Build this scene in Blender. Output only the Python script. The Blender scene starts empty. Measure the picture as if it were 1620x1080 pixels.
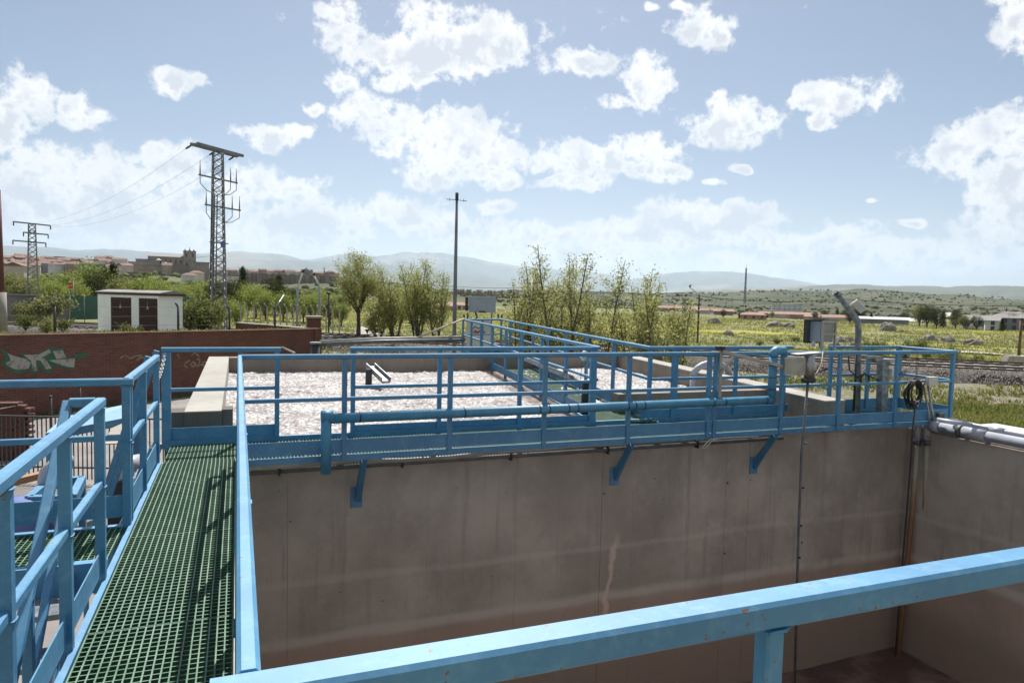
import bpy, math, random
import numpy as np
from mathutils import Vector, Matrix

R = math.radians
rnd = random.Random(7)
sc = bpy.context.scene
COL = sc.collection

# ------------------------------------------------------------------ camera
EYE = np.array([0.0, 0.0, 1.67])
F_PX, YAW, PITCH, ROLL = 1102.0, R(21.515), R(-3.485), R(1.408)
_f = np.array([math.sin(YAW) * math.cos(PITCH), math.cos(YAW) * math.cos(PITCH), math.sin(PITCH)])
_r0 = np.array([math.cos(YAW), -math.sin(YAW), 0.0])
_u0 = np.cross(_r0, _f)
_r = math.cos(ROLL) * _r0 + math.sin(ROLL) * _u0
_u = -math.sin(ROLL) * _r0 + math.cos(ROLL) * _u0
cam_d = bpy.data.cameras.new('camera')
cam_d.sensor_width = 36.0
cam_d.lens = 36.0 * F_PX / 1620.0
cam_d.clip_start = 0.05
cam_d.clip_end = 200000.0
cam = bpy.data.objects.new('camera', cam_d)
COL.objects.link(cam)
cam.matrix_world = Matrix(((_r[0], _u[0], -_f[0], EYE[0]), (_r[1], _u[1], -_f[1], EYE[1]), (_r[2], _u[2], -_f[2], EYE[2]), (0, 0, 0, 1)))
sc.camera = cam

# ------------------------------------------------------------------ light, exposure
SUN_AZ, SUN_EL = R(20.0), R(54.5)          # azimuth from +Y towards +X
SKY_STRENGTH, SUN_STRENGTH, EXPOSURE = 0.0505, 4.9, 0.70
sc.view_settings.view_transform = 'Standard'
sc.view_settings.look = 'None'
sc.view_settings.exposure = EXPOSURE
sc.view_settings.gamma = 1.0
sc.view_settings.use_curve_mapping = False
sc.cycles.volume_bounces = 2
sd = bpy.data.lights.new('sun', 'SUN')
sd.energy = SUN_STRENGTH
sd.angle = R(0.53)
sd.color = (1.0, 0.955, 0.89)
so = bpy.data.objects.new('sun', sd)
COL.objects.link(so)
_sv = Vector((math.sin(SUN_AZ) * math.cos(SUN_EL), math.cos(SUN_AZ) * math.cos(SUN_EL), math.sin(SUN_EL)))
so.rotation_euler = _sv.to_track_quat('Z', 'Y').to_euler()
so.location = (0, 0, 60)


def ray(x, y):
    d = (x - 810) / F_PX * _r - (y - 540) / F_PX * _u + _f
    return d / np.linalg.norm(d)


def at(x, y, D):
    d = ray(x, y)
    return EYE + d * (D / math.hypot(d[0], d[1]))


def onY(x, y, Y):
    d = ray(x, y)
    return EYE + d * (Y / d[1])


def onZ(x, y, z):
    d = ray(x, y)
    return EYE + d * ((z - EYE[2]) / d[2])


def onX(x, y, X):
    d = ray(x, y)
    return EYE + d * (X / d[0])


# ------------------------------------------------------------------ world: sky with cumulus
def build_world():
    w = bpy.data.worlds.new('World')
    sc.world = w
    w.use_nodes = True
    w.cycles.sampling_method = 'MANUAL'
    w.cycles.sample_map_resolution = 256
    nt = w.node_tree
    N, L = nt.nodes, nt.links
    N.clear()

    def node(t, **k):
        n = N.new(t)
        for a, b in k.items():
            setattr(n, a, b)
        return n

    def val(sock, v):
        if hasattr(v, 'links') or hasattr(v, 'is_linked'):
            L.new(v, sock)
        else:
            sock.default_value = v

    def mth(op, a, b=0.0, c=0.0, clamp=False):
        n = node('ShaderNodeMath', operation=op, use_clamp=clamp)
        val(n.inputs[0], a); val(n.inputs[1], b); val(n.inputs[2], c)
        return n.outputs[0]

    def vm(op, a, b=(0, 0, 0), c=(0, 0, 0)):
        n = node('ShaderNodeVectorMath', operation=op)
        val(n.inputs[0], a); val(n.inputs[1], b)
        if op == 'MULTIPLY_ADD':
            val(n.inputs[2], c)
        return n.outputs['Value'] if op in ('DOT_PRODUCT', 'LENGTH') else n.outputs['Vector']

    def noise(vec, scale, detail, rough, lac=2.0):
        n = node('ShaderNodeTexNoise')
        L.new(vec, n.inputs['Vector'])
        n.inputs['Scale'].default_value = scale
        n.inputs['Detail'].default_value = detail
        n.inputs['Roughness'].default_value = rough
        n.inputs['Lacunarity'].default_value = lac
        return n

    def smooth(v, a, b):
        n = node('ShaderNodeMapRange', interpolation_type='SMOOTHSTEP')
        val(n.inputs['Value'], v)
        n.inputs['From Min'].default_value = a
        n.inputs['From Max'].default_value = b
        return n.outputs['Result']

    tc = node('ShaderNodeTexCoord')
    dirv = tc.outputs['Generated']
    sky = node('ShaderNodeTexSky', sky_type='NISHITA', sun_disc=False)
    sky.sun_elevation = SUN_EL
    sky.sun_rotation = SUN_AZ
    sky.altitude = 1100.0
    sky.air_density = 1.0
    sky.dust_density = 2.6
    sky.ozone_density = 0.7
    sep = node('ShaderNodeSeparateXYZ')
    L.new(dirv, sep.inputs[0])
    az = mth('ARCTAN2', sep.outputs[0], sep.outputs[1])
    el = mth('ARCSINE', sep.outputs[2])
    comb = node('ShaderNodeCombineXYZ')
    L.new(az, comb.inputs[0]); L.new(el, comb.inputs[1])
    uv = comb.outputs[0]
    # gentle domain warp so that the ellipses lose their outline
    wn = noise(dirv, 7.0, 2.0, 0.6)
    wv = vm('MULTIPLY', vm('SUBTRACT', wn.outputs['Color'], (0.5, 0.5, 0.5)), (0.13, 0.085, 0.0))
    uvw = vm('ADD', uv, wv)
    # cumulus heaps: photo position (px), half-width, half-height
    CL = [(735, 62, 105, 62), (650, 95, 95, 50), (545, 62, 48, 48), (535, 22, 30, 26), (640, 128, 70, 22), (790, 60, 40, 45),
          (600, 196, 85, 38), (675, 235, 95, 62), (748, 236, 58, 48), (690, 285, 60, 24), (772, 277, 48, 18), (552, 150, 34, 30),
          (278, 142, 36, 20), (28, 150, 62, 40), (118, 172, 46, 24), (488, 179, 28, 16), (440, 220, 52, 20), (8, 205, 60, 50),
          (108, 245, 48, 36), (160, 285, 130, 52), (262, 262, 70, 34), (350, 300, 110, 45), (70, 330, 130, 60), (230, 345, 190, 48),
          (432, 285, 58, 24), (490, 345, 110, 38), (580, 350, 90, 34), (690, 355, 95, 26), (800, 372, 110, 24), (400, 372, 160, 30),
          (785, 327, 40, 14), (912, 113, 60, 24), (1028, 132, 38, 44), (984, 165, 40, 14), (1118, 42, 46, 30), (1085, 10, 16, 12),
          (1040, 10, 15, 8), (1165, 192, 88, 42), (955, 248, 105, 32), (1030, 278, 62, 18), (915, 290, 60, 16), (1345, 148, 78, 34),
          (1314, 195, 16, 20), (1545, 240, 92, 46), (1590, 300, 80, 60), (1605, 62, 34, 60), (1588, 12, 44, 22), (1130, 350, 130, 28),
          (1000, 385, 160, 28), (1230, 375, 150, 24), (1380, 405, 170, 22), (1560, 398, 120, 26), (1155, 276, 14, 7), (1118, 292, 10, 6),
          (1395, 318, 18, 6), (1430, 358, 22, 8), (1600, 350, 90, 34), (1290, 425, 220, 22), (900, 410, 180, 22),
          (-140, 200, 120, 60), (-160, 330, 160, 60), (1760, 150, 90, 60), (1790, 330, 140, 60)]
    field = low = None
    for (px, py, rx, ry) in CL:
        d = ray(px, py)
        a0, e0 = math.atan2(d[0], d[1]), math.asin(d[2])
        d1 = ray(px + rx, py); d2 = ray(px, py - ry)
        ra = abs(math.atan2(d1[0], d1[1]) - a0) * 1.04
        re = abs(math.asin(d2[2]) - e0) * 1.04
        q = vm('MULTIPLY_ADD', uvw, (1 / ra, 1 / re, 0), (-a0 / ra, -e0 / re, 0))
        s = vm('DOT_PRODUCT', q, q)
        field = s if field is None else mth('MINIMUM', field, s)
        q2 = vm('ADD', q, (0.0, 0.62, 0.0))
        s2 = vm('DOT_PRODUCT', q2, q2)
        low = s2 if low is None else mth('MINIMUM', low, s2)
    field = mth('SUBTRACT', 1.0, field)
    field = mth('MAXIMUM', field, -1.2)
    # unseen sky outside the view: extra cloud cover added for fill light
    rest = noise(dirv, 4.5, 1.0, 0.5)
    gen = mth('MULTIPLY', mth('SUBTRACT', rest.outputs['Fac'], 0.52), 7.0)
    behind = smooth(vm('DOT_PRODUCT', dirv, tuple(float(v) for v in _f)), 0.70, 0.45)
    gen = mth('ADD', gen, mth('MULTIPLY', mth('SUBTRACT', behind, 1.0), 6.0))
    field = mth('MAXIMUM', field, gen)
    n1 = noise(dirv, 15.0, 7.0, 0.58)
    n2 = noise(dirv, 60.0, 3.0, 0.6)
    nn = mth('ADD', mth('MULTIPLY', mth('SUBTRACT', n1.outputs['Fac'], 0.5), 4.4), mth('MULTIPLY', mth('SUBTRACT', n2.outputs['Fac'], 0.5), 2.0))
    dens = mth('ADD', field, nn)
    cover = smooth(dens, -0.34, 0.70)
    cover = mth('MULTIPLY', cover, 0.97)
    # body shading: thick parts are greyer, rims bright
    n3 = noise(vm('ADD', dirv, (0.012, 0.02, -0.035)), 15.0, 4.0, 0.58)
    lit = mth('SUBTRACT', n1.outputs['Fac'], n3.outputs['Fac'])
    thick = smooth(dens, 0.35, 1.7)
    base = mth('MULTIPLY', smooth(mth('ADD', low, mth('MULTIPLY', mth('SUBTRACT', n1.outputs['Fac'], 0.5), -2.0)), 1.0, 0.1), thick)
    shade = mth('ADD', mth('ADD', mth('MULTIPLY', thick, 0.22), mth('MULTIPLY', base, 0.62)), mth('MULTIPLY', lit, 2.6))
    shade = mth('MINIMUM', mth('MAXIMUM', shade, 0.0), 0.85)
    ccol = node('ShaderNodeMix', data_type='RGBA')
    L.new(shade, ccol.inputs['Factor'])
    ccol.inputs[6].default_value = (12.2, 12.1, 11.9, 1)
    ccol.inputs[7].default_value = (7.5, 7.9, 8.6, 1)
    # low clouds are dimmed in colour, painting the haze towards the horizon
    dull = node('ShaderNodeMix', data_type='RGBA', blend_type='MULTIPLY')
    dull.inputs['Factor'].default_value = 1.0
    L.new(ccol.outputs[2], dull.inputs[6])
    dm = node('ShaderNodeMix', data_type='RGBA')
    L.new(smooth(el, 0.02, 0.22), dm.inputs['Factor'])
    dm.inputs[6].default_value = (0.80, 0.80, 0.80, 1)
    dm.inputs[7].default_value = (1, 1, 1, 1)
    L.new(dm.outputs[2], dull.inputs[7])
    mix = node('ShaderNodeMix', data_type='RGBA')
    L.new(cover, mix.inputs['Factor'])
    L.new(sky.outputs[0], mix.inputs[6])
    L.new(dull.outputs[2], mix.inputs[7])
    bg = node('ShaderNodeBackground')
    bg.inputs['Strength'].default_value = SKY_STRENGTH
    L.new(mix.outputs[2], bg.inputs['Color'])
    out = node('ShaderNodeOutputWorld')
    L.new(bg.outputs[0], out.inputs['Surface'])


build_world()

# ------------------------------------------------------------------ material helpers
MATS = {}


class NT:
    def __init__(self, name):
        self.m = bpy.data.materials.new(name)
        self.m.use_nodes = True
        self.t = self.m.node_tree
        self.t.nodes.clear()
        self.out = self.n('ShaderNodeOutputMaterial')
        MATS[name] = self.m

    def n(self, t, **k):
        x = self.t.nodes.new(t)
        for a, b in k.items():
            setattr(x, a, b)
        return x

    def set(self, sock, v):
        if isinstance(v, bpy.types.NodeSocket):
            self.t.links.new(v, sock)
        else:
            sock.default_value = v

    def mth(self, op, a, b=0.0, clamp=False):
        x = self.n('ShaderNodeMath', operation=op, use_clamp=clamp)
        self.set(x.inputs[0], a); self.set(x.inputs[1], b)
        return x.outputs[0]

    def noise(self, vec, scale, detail=4.0, rough=0.55, stretch=None):
        if stretch:
            mp = self.n('ShaderNodeMapping')
            self.set(mp.inputs['Vector'], vec)
            mp.inputs['Scale'].default_value = stretch
            vec = mp.outputs[0]
        x = self.n('ShaderNodeTexNoise')
        self.set(x.inputs['Vector'], vec)
        x.inputs['Scale'].default_value = scale
        x.inputs['Detail'].default_value = detail
        x.inputs['Roughness'].default_value = rough
        return x.outputs['Fac']

    def step(self, v, a, b):
        x = self.n('ShaderNodeMapRange', interpolation_type='SMOOTHSTEP')
        self.set(x.inputs['Value'], v)
        x.inputs['From Min'].default_value = a
        x.inputs['From Max'].default_value = b
        return x.outputs['Result']

    def mix(self, f, a, b):
        x = self.n('ShaderNodeMix', data_type='RGBA')
        self.set(x.inputs['Factor'], f)
        self.set(x.inputs[6], a if isinstance(a, bpy.types.NodeSocket) else tuple(a) + (1,))
        self.set(x.inputs[7], b if isinstance(b, bpy.types.NodeSocket) else tuple(b) + (1,))
        return x.outputs[2]

    def coord(self, kind='Object'):
        return self.n('ShaderNodeTexCoord').outputs[kind]

    def bump(self, h, strength, dist):
        x = self.n('ShaderNodeBump')
        x.inputs['Strength'].default_value = strength
        x.inputs['Distance'].default_value = dist
        self.set(x.inputs['Height'], h)
        return x.outputs[0]

    def pbr(self, col, rough=0.6, metal=0.0, normal=None, spec=0.5, extra=None):
        x = self.n('ShaderNodeBsdfPrincipled')
        self.set(x.inputs['Base Color'], col if isinstance(col, bpy.types.NodeSocket) else tuple(col) + (1,))
        self.set(x.inputs['Roughness'], rough)
        self.set(x.inputs['Metallic'], metal)
        self.set(x.inputs['Specular IOR Level'], spec)
        if normal is not None:
            self.set(x.inputs['Normal'], normal)
        self.t.links.new(x.outputs[0], self.out.inputs['Surface'])
        return x


def pm(name, c1, c2=None, scale=3.0, rough=0.7, metal=0.0, bump=0.3, bscale=40.0, bdist=0.004, lo=0.35, hi=0.65, spec=0.5, stretch=None, c3=None, s3=14.0, t3=0.66):
    """two-tone noise material with fine relief; c3 adds small specks"""
    T = NT(name)
    co = T.coord()
    c2 = c2 or tuple(v * 0.75 for v in c1)
    col = T.mix(T.step(T.noise(co, scale, 5.0, 0.6, stretch), lo, hi), c1, c2)
    if c3:
        col = T.mix(T.step(T.noise(co, s3, 3.0, 0.5), t3, t3 + 0.06), col, c3)
    nb = T.noise(co, bscale, 4.0, 0.6)
    T.pbr(col, T.mth('ADD', rough - 0.1, T.mth('MULTIPLY', nb, 0.2)), metal, T.bump(nb, bump, bdist), spec)
    return T.m


def blue_paint(name, c1, c2, rust):
    T = NT(name)
    co = T.coord()
    big = T.noise(co, 1.7, 5.0, 0.6)
    mid = T.noise(co, 9.0, 5.0, 0.65)
    col = T.mix(T.step(big, 0.35, 0.68), c1, c2)
    speck = T.noise(co, 30.0, 5.0, 0.7)
    chalk = T.step(T.mth('ADD', T.mth('MULTIPLY', mid, 0.6), T.mth('MULTIPLY', speck, 0.4)), 0.46, 0.68)
    col = T.mix(T.mth('MULTIPLY', chalk, 0.34), col, (0.19, 0.39, 0.55))
    grime = T.step(T.noise(co, 4.0, 6.0, 0.7, (1.0, 1.0, 0.35)), 0.56, 0.78)
    col = T.mix(T.mth('MULTIPLY', grime, 0.28), col, (0.04, 0.13, 0.21))
    fine = T.noise(co, 46.0, 3.0, 0.6)
    chips = T.step(T.mth('ADD', fine, T.mth('MULTIPLY', mid, 0.5)), 1.02 - rust, 1.06 - rust)
    col = T.mix(chips, col, (0.15, 0.085, 0.05))
    runs = T.step(T.noise(co, 9.0, 4.0, 0.65, (2.2, 2.2, 0.16)), 0.66 - rust * 0.2, 0.78 - rust * 0.2)
    col = T.mix(T.mth('MULTIPLY', runs, 0.42 if rust > 0 else 0.0), col, (0.10, 0.115, 0.115))
    nb = T.noise(co, 120.0, 4.0, 0.6)
    h = T.mth('SUBTRACT', T.mth('MULTIPLY', nb, 0.5), T.mth('MULTIPLY', chips, 0.5))
    T.pbr(col, T.mth('ADD', 0.45, T.mth('MULTIPLY', mid, 0.22)), 0.0, T.bump(h, 0.25, 0.002), 0.95)


blue_paint('blue_paint', (0.029, 0.170, 0.330), (0.046, 0.215, 0.380), 0.10)
blue_paint('blue_pipe', (0.024, 0.190, 0.33), (0.034, 0.215, 0.36), -0.2)
pm('grating_green', (0.022, 0.09, 0.045), (0.016, 0.06, 0.032), 6.0, 0.6, bscale=90, bump=0.4)
pm('grating_worn', (0.13, 0.225, 0.155), (0.06, 0.15, 0.085), 5.0, 0.65, bscale=90, bump=0.4, c3=(0.05, 0.12, 0.07), s3=11.0, t3=0.66)
pm('galvanised', (0.30, 0.325, 0.345), (0.15, 0.17, 0.185), 11.0, 0.42, 0.5, bump=0.15, bscale=60)
pm('stainless', (0.42, 0.41, 0.40), (0.33, 0.32, 0.31), 5.0, 0.36, 0.7, bump=0.1, bscale=80)
pm('pvc_grey', (0.36, 0.38, 0.43), (0.30, 0.32, 0.36), 4.0, 0.42, bump=0.1, bscale=60, c3=(0.22, 0.20, 0.17), s3=8, t3=0.66)
pm('pvc_dark', (0.10, 0.11, 0.12), (0.06, 0.065, 0.07), 5.0, 0.5, bump=0.1)
pm('conduit_grey', (0.15, 0.16, 0.17), (0.10, 0.11, 0.12), 5.0, 0.5, bump=0.1)
pm('conduit_pale', (0.42, 0.42, 0.38), (0.30, 0.29, 0.26), 4.0, 0.5, bump=0.1)
pm('rubber_black', (0.018, 0.018, 0.02), (0.03, 0.03, 0.03), 6.0, 0.55, bump=0.1)
pm('box_grey', (0.33, 0.37, 0.41), (0.29, 0.33, 0.37), 3.0, 0.45, bump=0.08, bscale=30)
pm('white_plastic', (0.60, 0.60, 0.58), (0.50, 0.50, 0.475), 4.0, 0.5, bump=0.1)
pm('rope_pale', (0.55, 0.50, 0.40), (0.42, 0.38, 0.30), 30.0, 0.8, bump=0.4)
pm('steel_dark', (0.045, 0.048, 0.055), (0.07, 0.06, 0.055), 6.0, 0.6, 0.3, bump=0.2)
pm('pylon_steel', (0.15, 0.155, 0.175), (0.22, 0.225, 0.245), 2.0, 0.6, 0.3, bump=0.1, bscale=20)
pm('rust_brown', (0.20, 0.11, 0.07), (0.12, 0.07, 0.05), 8.0, 0.8, bump=0.4)
pm('maroon_paint', (0.13, 0.03, 0.035), (0.09, 0.025, 0.03), 2.0, 0.5, bump=0.1)
pm('motor_blue', (0.12, 0.16, 0.36), (0.09, 0.12, 0.28), 3.0, 0.35, bump=0.05)
pm('wood_orange', (0.36, 0.20, 0.11), (0.26, 0.14, 0.08), 6.0, 0.8, bump=0.4, stretch=(1, 6, 6))
pm('kerb_stone', (0.40, 0.375, 0.335), (0.30, 0.285, 0.255), 1.6, 0.85, bump=0.4, bscale=30, bdist=0.01)
pm('asphalt_pale', (0.18, 0.168, 0.16), (0.235, 0.215, 0.20), 0.9, 0.9, bump=0.5, bscale=60, bdist=0.006, c3=(0.13, 0.125, 0.12), s3=2.5, t3=0.62)
pm('asphalt_dark', (0.06, 0.06, 0.062), (0.09, 0.09, 0.09), 1.0, 0.9, bump=0.5, bscale=60)
pm('gravel_path', (0.215, 0.185, 0.15), (0.15, 0.135, 0.10), 1.3, 0.95, bump=0.7, bscale=30, bdist=0.03, c3=(0.13, 0.135, 0.06), s3=3.0, t3=0.47)
pm('ballast', (0.14, 0.122, 0.108), (0.075, 0.068, 0.064), 9.0, 0.95, bump=1.0, bscale=7.0, bdist=0.08, c3=(0.23, 0.205, 0.18), s3=11.0, t3=0.58)
pm('rail_steel', (0.05, 0.038, 0.032), (0.08, 0.055, 0.04), 3.0, 0.55, 0.4, bump=0.2)
pm('sleeper', (0.42, 0.40, 0.36), (0.34, 0.32, 0.29), 2.0, 0.9, bump=0.3)
pm('brick_loose', (0.13, 0.048, 0.036), (0.09, 0.035, 0.028), 3.0, 0.85, bump=0.4, bscale=25)
pm('hut_white', (0.86, 0.87, 0.88), (0.80, 0.81, 0.82), 0.9, 0.8, bump=0.2, bscale=20)
pm('door_dark', (0.04, 0.017, 0.015), (0.055, 0.024, 0.02), 2.0, 0.85, bump=0.2, stretch=(1, 1, 12))
pm('roof_tile', (0.21, 0.125, 0.095), (0.15, 0.085, 0.07), 0.6, 0.9, bump=0.3, bscale=6, bdist=0.05)
pm('roof_grey', (0.24, 0.225, 0.22), (0.19, 0.175, 0.17), 1.5, 0.85, bump=0.5, bscale=14, bdist=0.02)
pm('roof_salmon', (0.32, 0.20, 0.155), (0.25, 0.15, 0.12), 0.6, 0.9, bump=0.3, bscale=6, bdist=0.05)
pm('roof_pale', (0.50, 0.52, 0.54), (0.42, 0.44, 0.46), 0.1, 0.7, bump=0.1)
pm('wall_cream', (0.58, 0.50, 0.41), (0.48, 0.41, 0.34), 0.25, 0.9, bump=0.2, bscale=3)
pm('wall_brickred', (0.36, 0.225, 0.185), (0.29, 0.18, 0.15), 0.25, 0.9, bump=0.2, bscale=3)
pm('wall_white', (0.66, 0.64, 0.60), (0.56, 0.54, 0.50), 0.25, 0.9, bump=0.2, bscale=3)
pm('wall_greyblue', (0.24, 0.25, 0.27), (0.19, 0.20, 0.22), 0.2, 0.9, bump=0.2, bscale=3)
pm('wall_stone', (0.31, 0.255, 0.205), (0.23, 0.19, 0.155), 0.18, 0.95, bump=0.4, bscale=1.5, bdist=0.2)
pm('wall_stone_warm', (0.42, 0.33, 0.25), (0.33, 0.255, 0.195), 0.15, 0.95, bump=0.4, bscale=1.5, bdist=0.2)
pm('window_dark', (0.03, 0.033, 0.04), (0.05, 0.055, 0.06), 1.0, 0.3, bump=0.0)
pm('bark_dark', (0.055, 0.042, 0.033), (0.085, 0.07, 0.055), 5.0, 0.95, bump=0.8, bscale=25, bdist=0.02)
pm('bark_grey', (0.14, 0.12, 0.095), (0.09, 0.075, 0.06), 5.0, 0.95, bump=0.8, bscale=25, bdist=0.02)
pm('boulder', (0.25, 0.22, 0.19), (0.17, 0.15, 0.13), 0.8, 0.95, bump=0.8, bscale=5, bdist=0.1)
pm('green_screen', (0.035, 0.10, 0.075), (0.045, 0.12, 0.09), 0.8, 0.7, bump=0.2, bscale=8)
pm('paving_grey', (0.20, 0.19, 0.175), (0.26, 0.24, 0.22), 0.3, 0.9, bump=0.3)
pm('flag_red', (0.55, 0.03, 0.02), (0.45, 0.03, 0.02), 2, 0.7)
pm('flag_yellow', (0.75, 0.42, 0.02), (0.65, 0.36, 0.02), 2, 0.7)
pm('graffiti_white', (0.34, 0.32, 0.29), (0.15, 0.12, 0.105), 5.0, 0.8, bump=0.1, lo=0.45, hi=0.7)
pm('graffiti_green', (0.02, 0.10, 0.055), (0.04, 0.12, 0.07), 3.0, 0.7, bump=0.1)
pm('graffiti_line', (0.30, 0.22, 0.19), (0.20, 0.135, 0.115), 3.0, 0.8, bump=0.1)
pm('red_mark', (0.5, 0.03, 0.04), (0.35, 0.03, 0.04), 3.0, 0.6)
pm('mountain_scrub', (0.085, 0.095, 0.055), (0.05, 0.06, 0.04), 0.0012, 1.0, bump=0.0, c3=(0.14, 0.13, 0.09), s3=0.0006, t3=0.55)


def concrete(name, base, dark, light, tank=False):
    T = NT(name)
    co = T.coord()
    big = T.noise(co, 0.9, 6.0, 0.62)
    col = T.mix(T.step(big, 0.32, 0.7), base, dark)
    blot = T.step(T.noise(co, 3.2, 6.0, 0.7), 0.55, 0.8)
    col = T.mix(T.mth('MULTIPLY', blot, 0.55), col, light)
    streak = T.step(T.noise(co, 2.6, 5.0, 0.65, (3.0, 3.0, 0.16)), 0.52, 0.75)
    col = T.mix(T.mth('MULTIPLY', streak, 0.65), col, tuple(v * 0.85 for v in dark))
    if tank:
        sx = T.n('ShaderNodeSeparateXYZ')
        T.set(sx.inputs[0], co)
        wob = T.mth('ADD', sx.outputs[2], T.mth('MULTIPLY', T.noise(co, 1.1, 6.0, 0.6, (0.5, 0.5, 2.0)), 0.22))
        # sludge tide marks left by the water
        low = T.step(wob, -2.32, -2.62)
        col = T.mix(T.mth('MULTIPLY', low, 0.8), col, (0.38, 0.275, 0.215))
        tide = T.mth('MULTIPLY', T.step(wob, -2.52, -2.43), T.step(wob, -2.30, -2.40))
        col = T.mix(T.mth('MULTIPLY', tide, 0.55), col, (0.58, 0.52, 0.45))
        t2 = T.mth('MULTIPLY', T.step(wob, -1.74, -1.69), T.step(wob, -1.60, -1.66))
        col = T.mix(T.mth('MULTIPLY', t2, 0.25), col, (0.58, 0.53, 0.47))
        mudb = T.step(wob, -2.95, -3.5)
        col = T.mix(T.mth('MULTIPLY', mudb, 0.6), col, (0.22, 0.165, 0.13))
        # one long lime streak down the wall
        sw = T.mth('ADD', sx.outputs[0], T.mth('MULTIPLY', T.noise(co, 2.2, 4.0, 0.6), 0.30))
        lime = T.mth('MULTIPLY', T.step(T.mth('ABSOLUTE', T.mth('SUBTRACT', T.mth('ADD', sw, T.mth('MULTIPLY', sx.outputs[2], -0.10)), 5.32)), 0.055, 0.015), T.mth('MULTIPLY', T.step(wob, -1.45, -1.75), T.step(wob, -2.95, -2.5)))
        col = T.mix(T.mth('MULTIPLY', lime, 0.8), col, (0.62, 0.50, 0.40))
        cloudy = T.step(T.noise(co, 0.55, 7.0, 0.7, (1.0, 1.0, 0.7)), 0.50, 0.66)
        col = T.mix(T.mth('MULTIPLY', cloudy, 0.5), col, (0.235, 0.215, 0.18))
        eff = T.step(T.noise(co, 2.0, 4.0, 0.7, (4.0, 4.0, 0.22)), 0.70, 0.80)
        col = T.mix(T.mth('MULTIPLY', eff, 0.45), col, (0.60, 0.54, 0.47))
    pits = T.noise(co, 38.0, 5.0, 0.7)
    col = T.mix(T.step(T.noise(co, 17.0, 3.0, 0.6), 0.70, 0.76), col, tuple(v * 0.45 for v in dark))
    h = T.mth('ADD', T.mth('MULTIPLY', pits, 0.6), T.noise(co, 6.0, 4.0, 0.6))
    T.pbr(col, 0.88, 0.0, T.bump(h, 0.45, 0.012), 0.3)


concrete('concrete', (0.36, 0.335, 0.30), (0.25, 0.23, 0.205), (0.44, 0.41, 0.37))
concrete('concrete_shade', (0.13, 0.115, 0.095), (0.08, 0.07, 0.06), (0.17, 0.15, 0.125))  # dark tone puts the shade of the basin wall ends into the colour
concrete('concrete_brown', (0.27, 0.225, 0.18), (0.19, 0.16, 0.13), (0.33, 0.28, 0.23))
concrete('concrete_tank', (0.45, 0.405, 0.345), (0.31, 0.275, 0.23), (0.54, 0.49, 0.42), True)
concrete('concrete_pale', (0.36, 0.345, 0.315), (0.28, 0.265, 0.24), (0.42, 0.40, 0.37))


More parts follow.
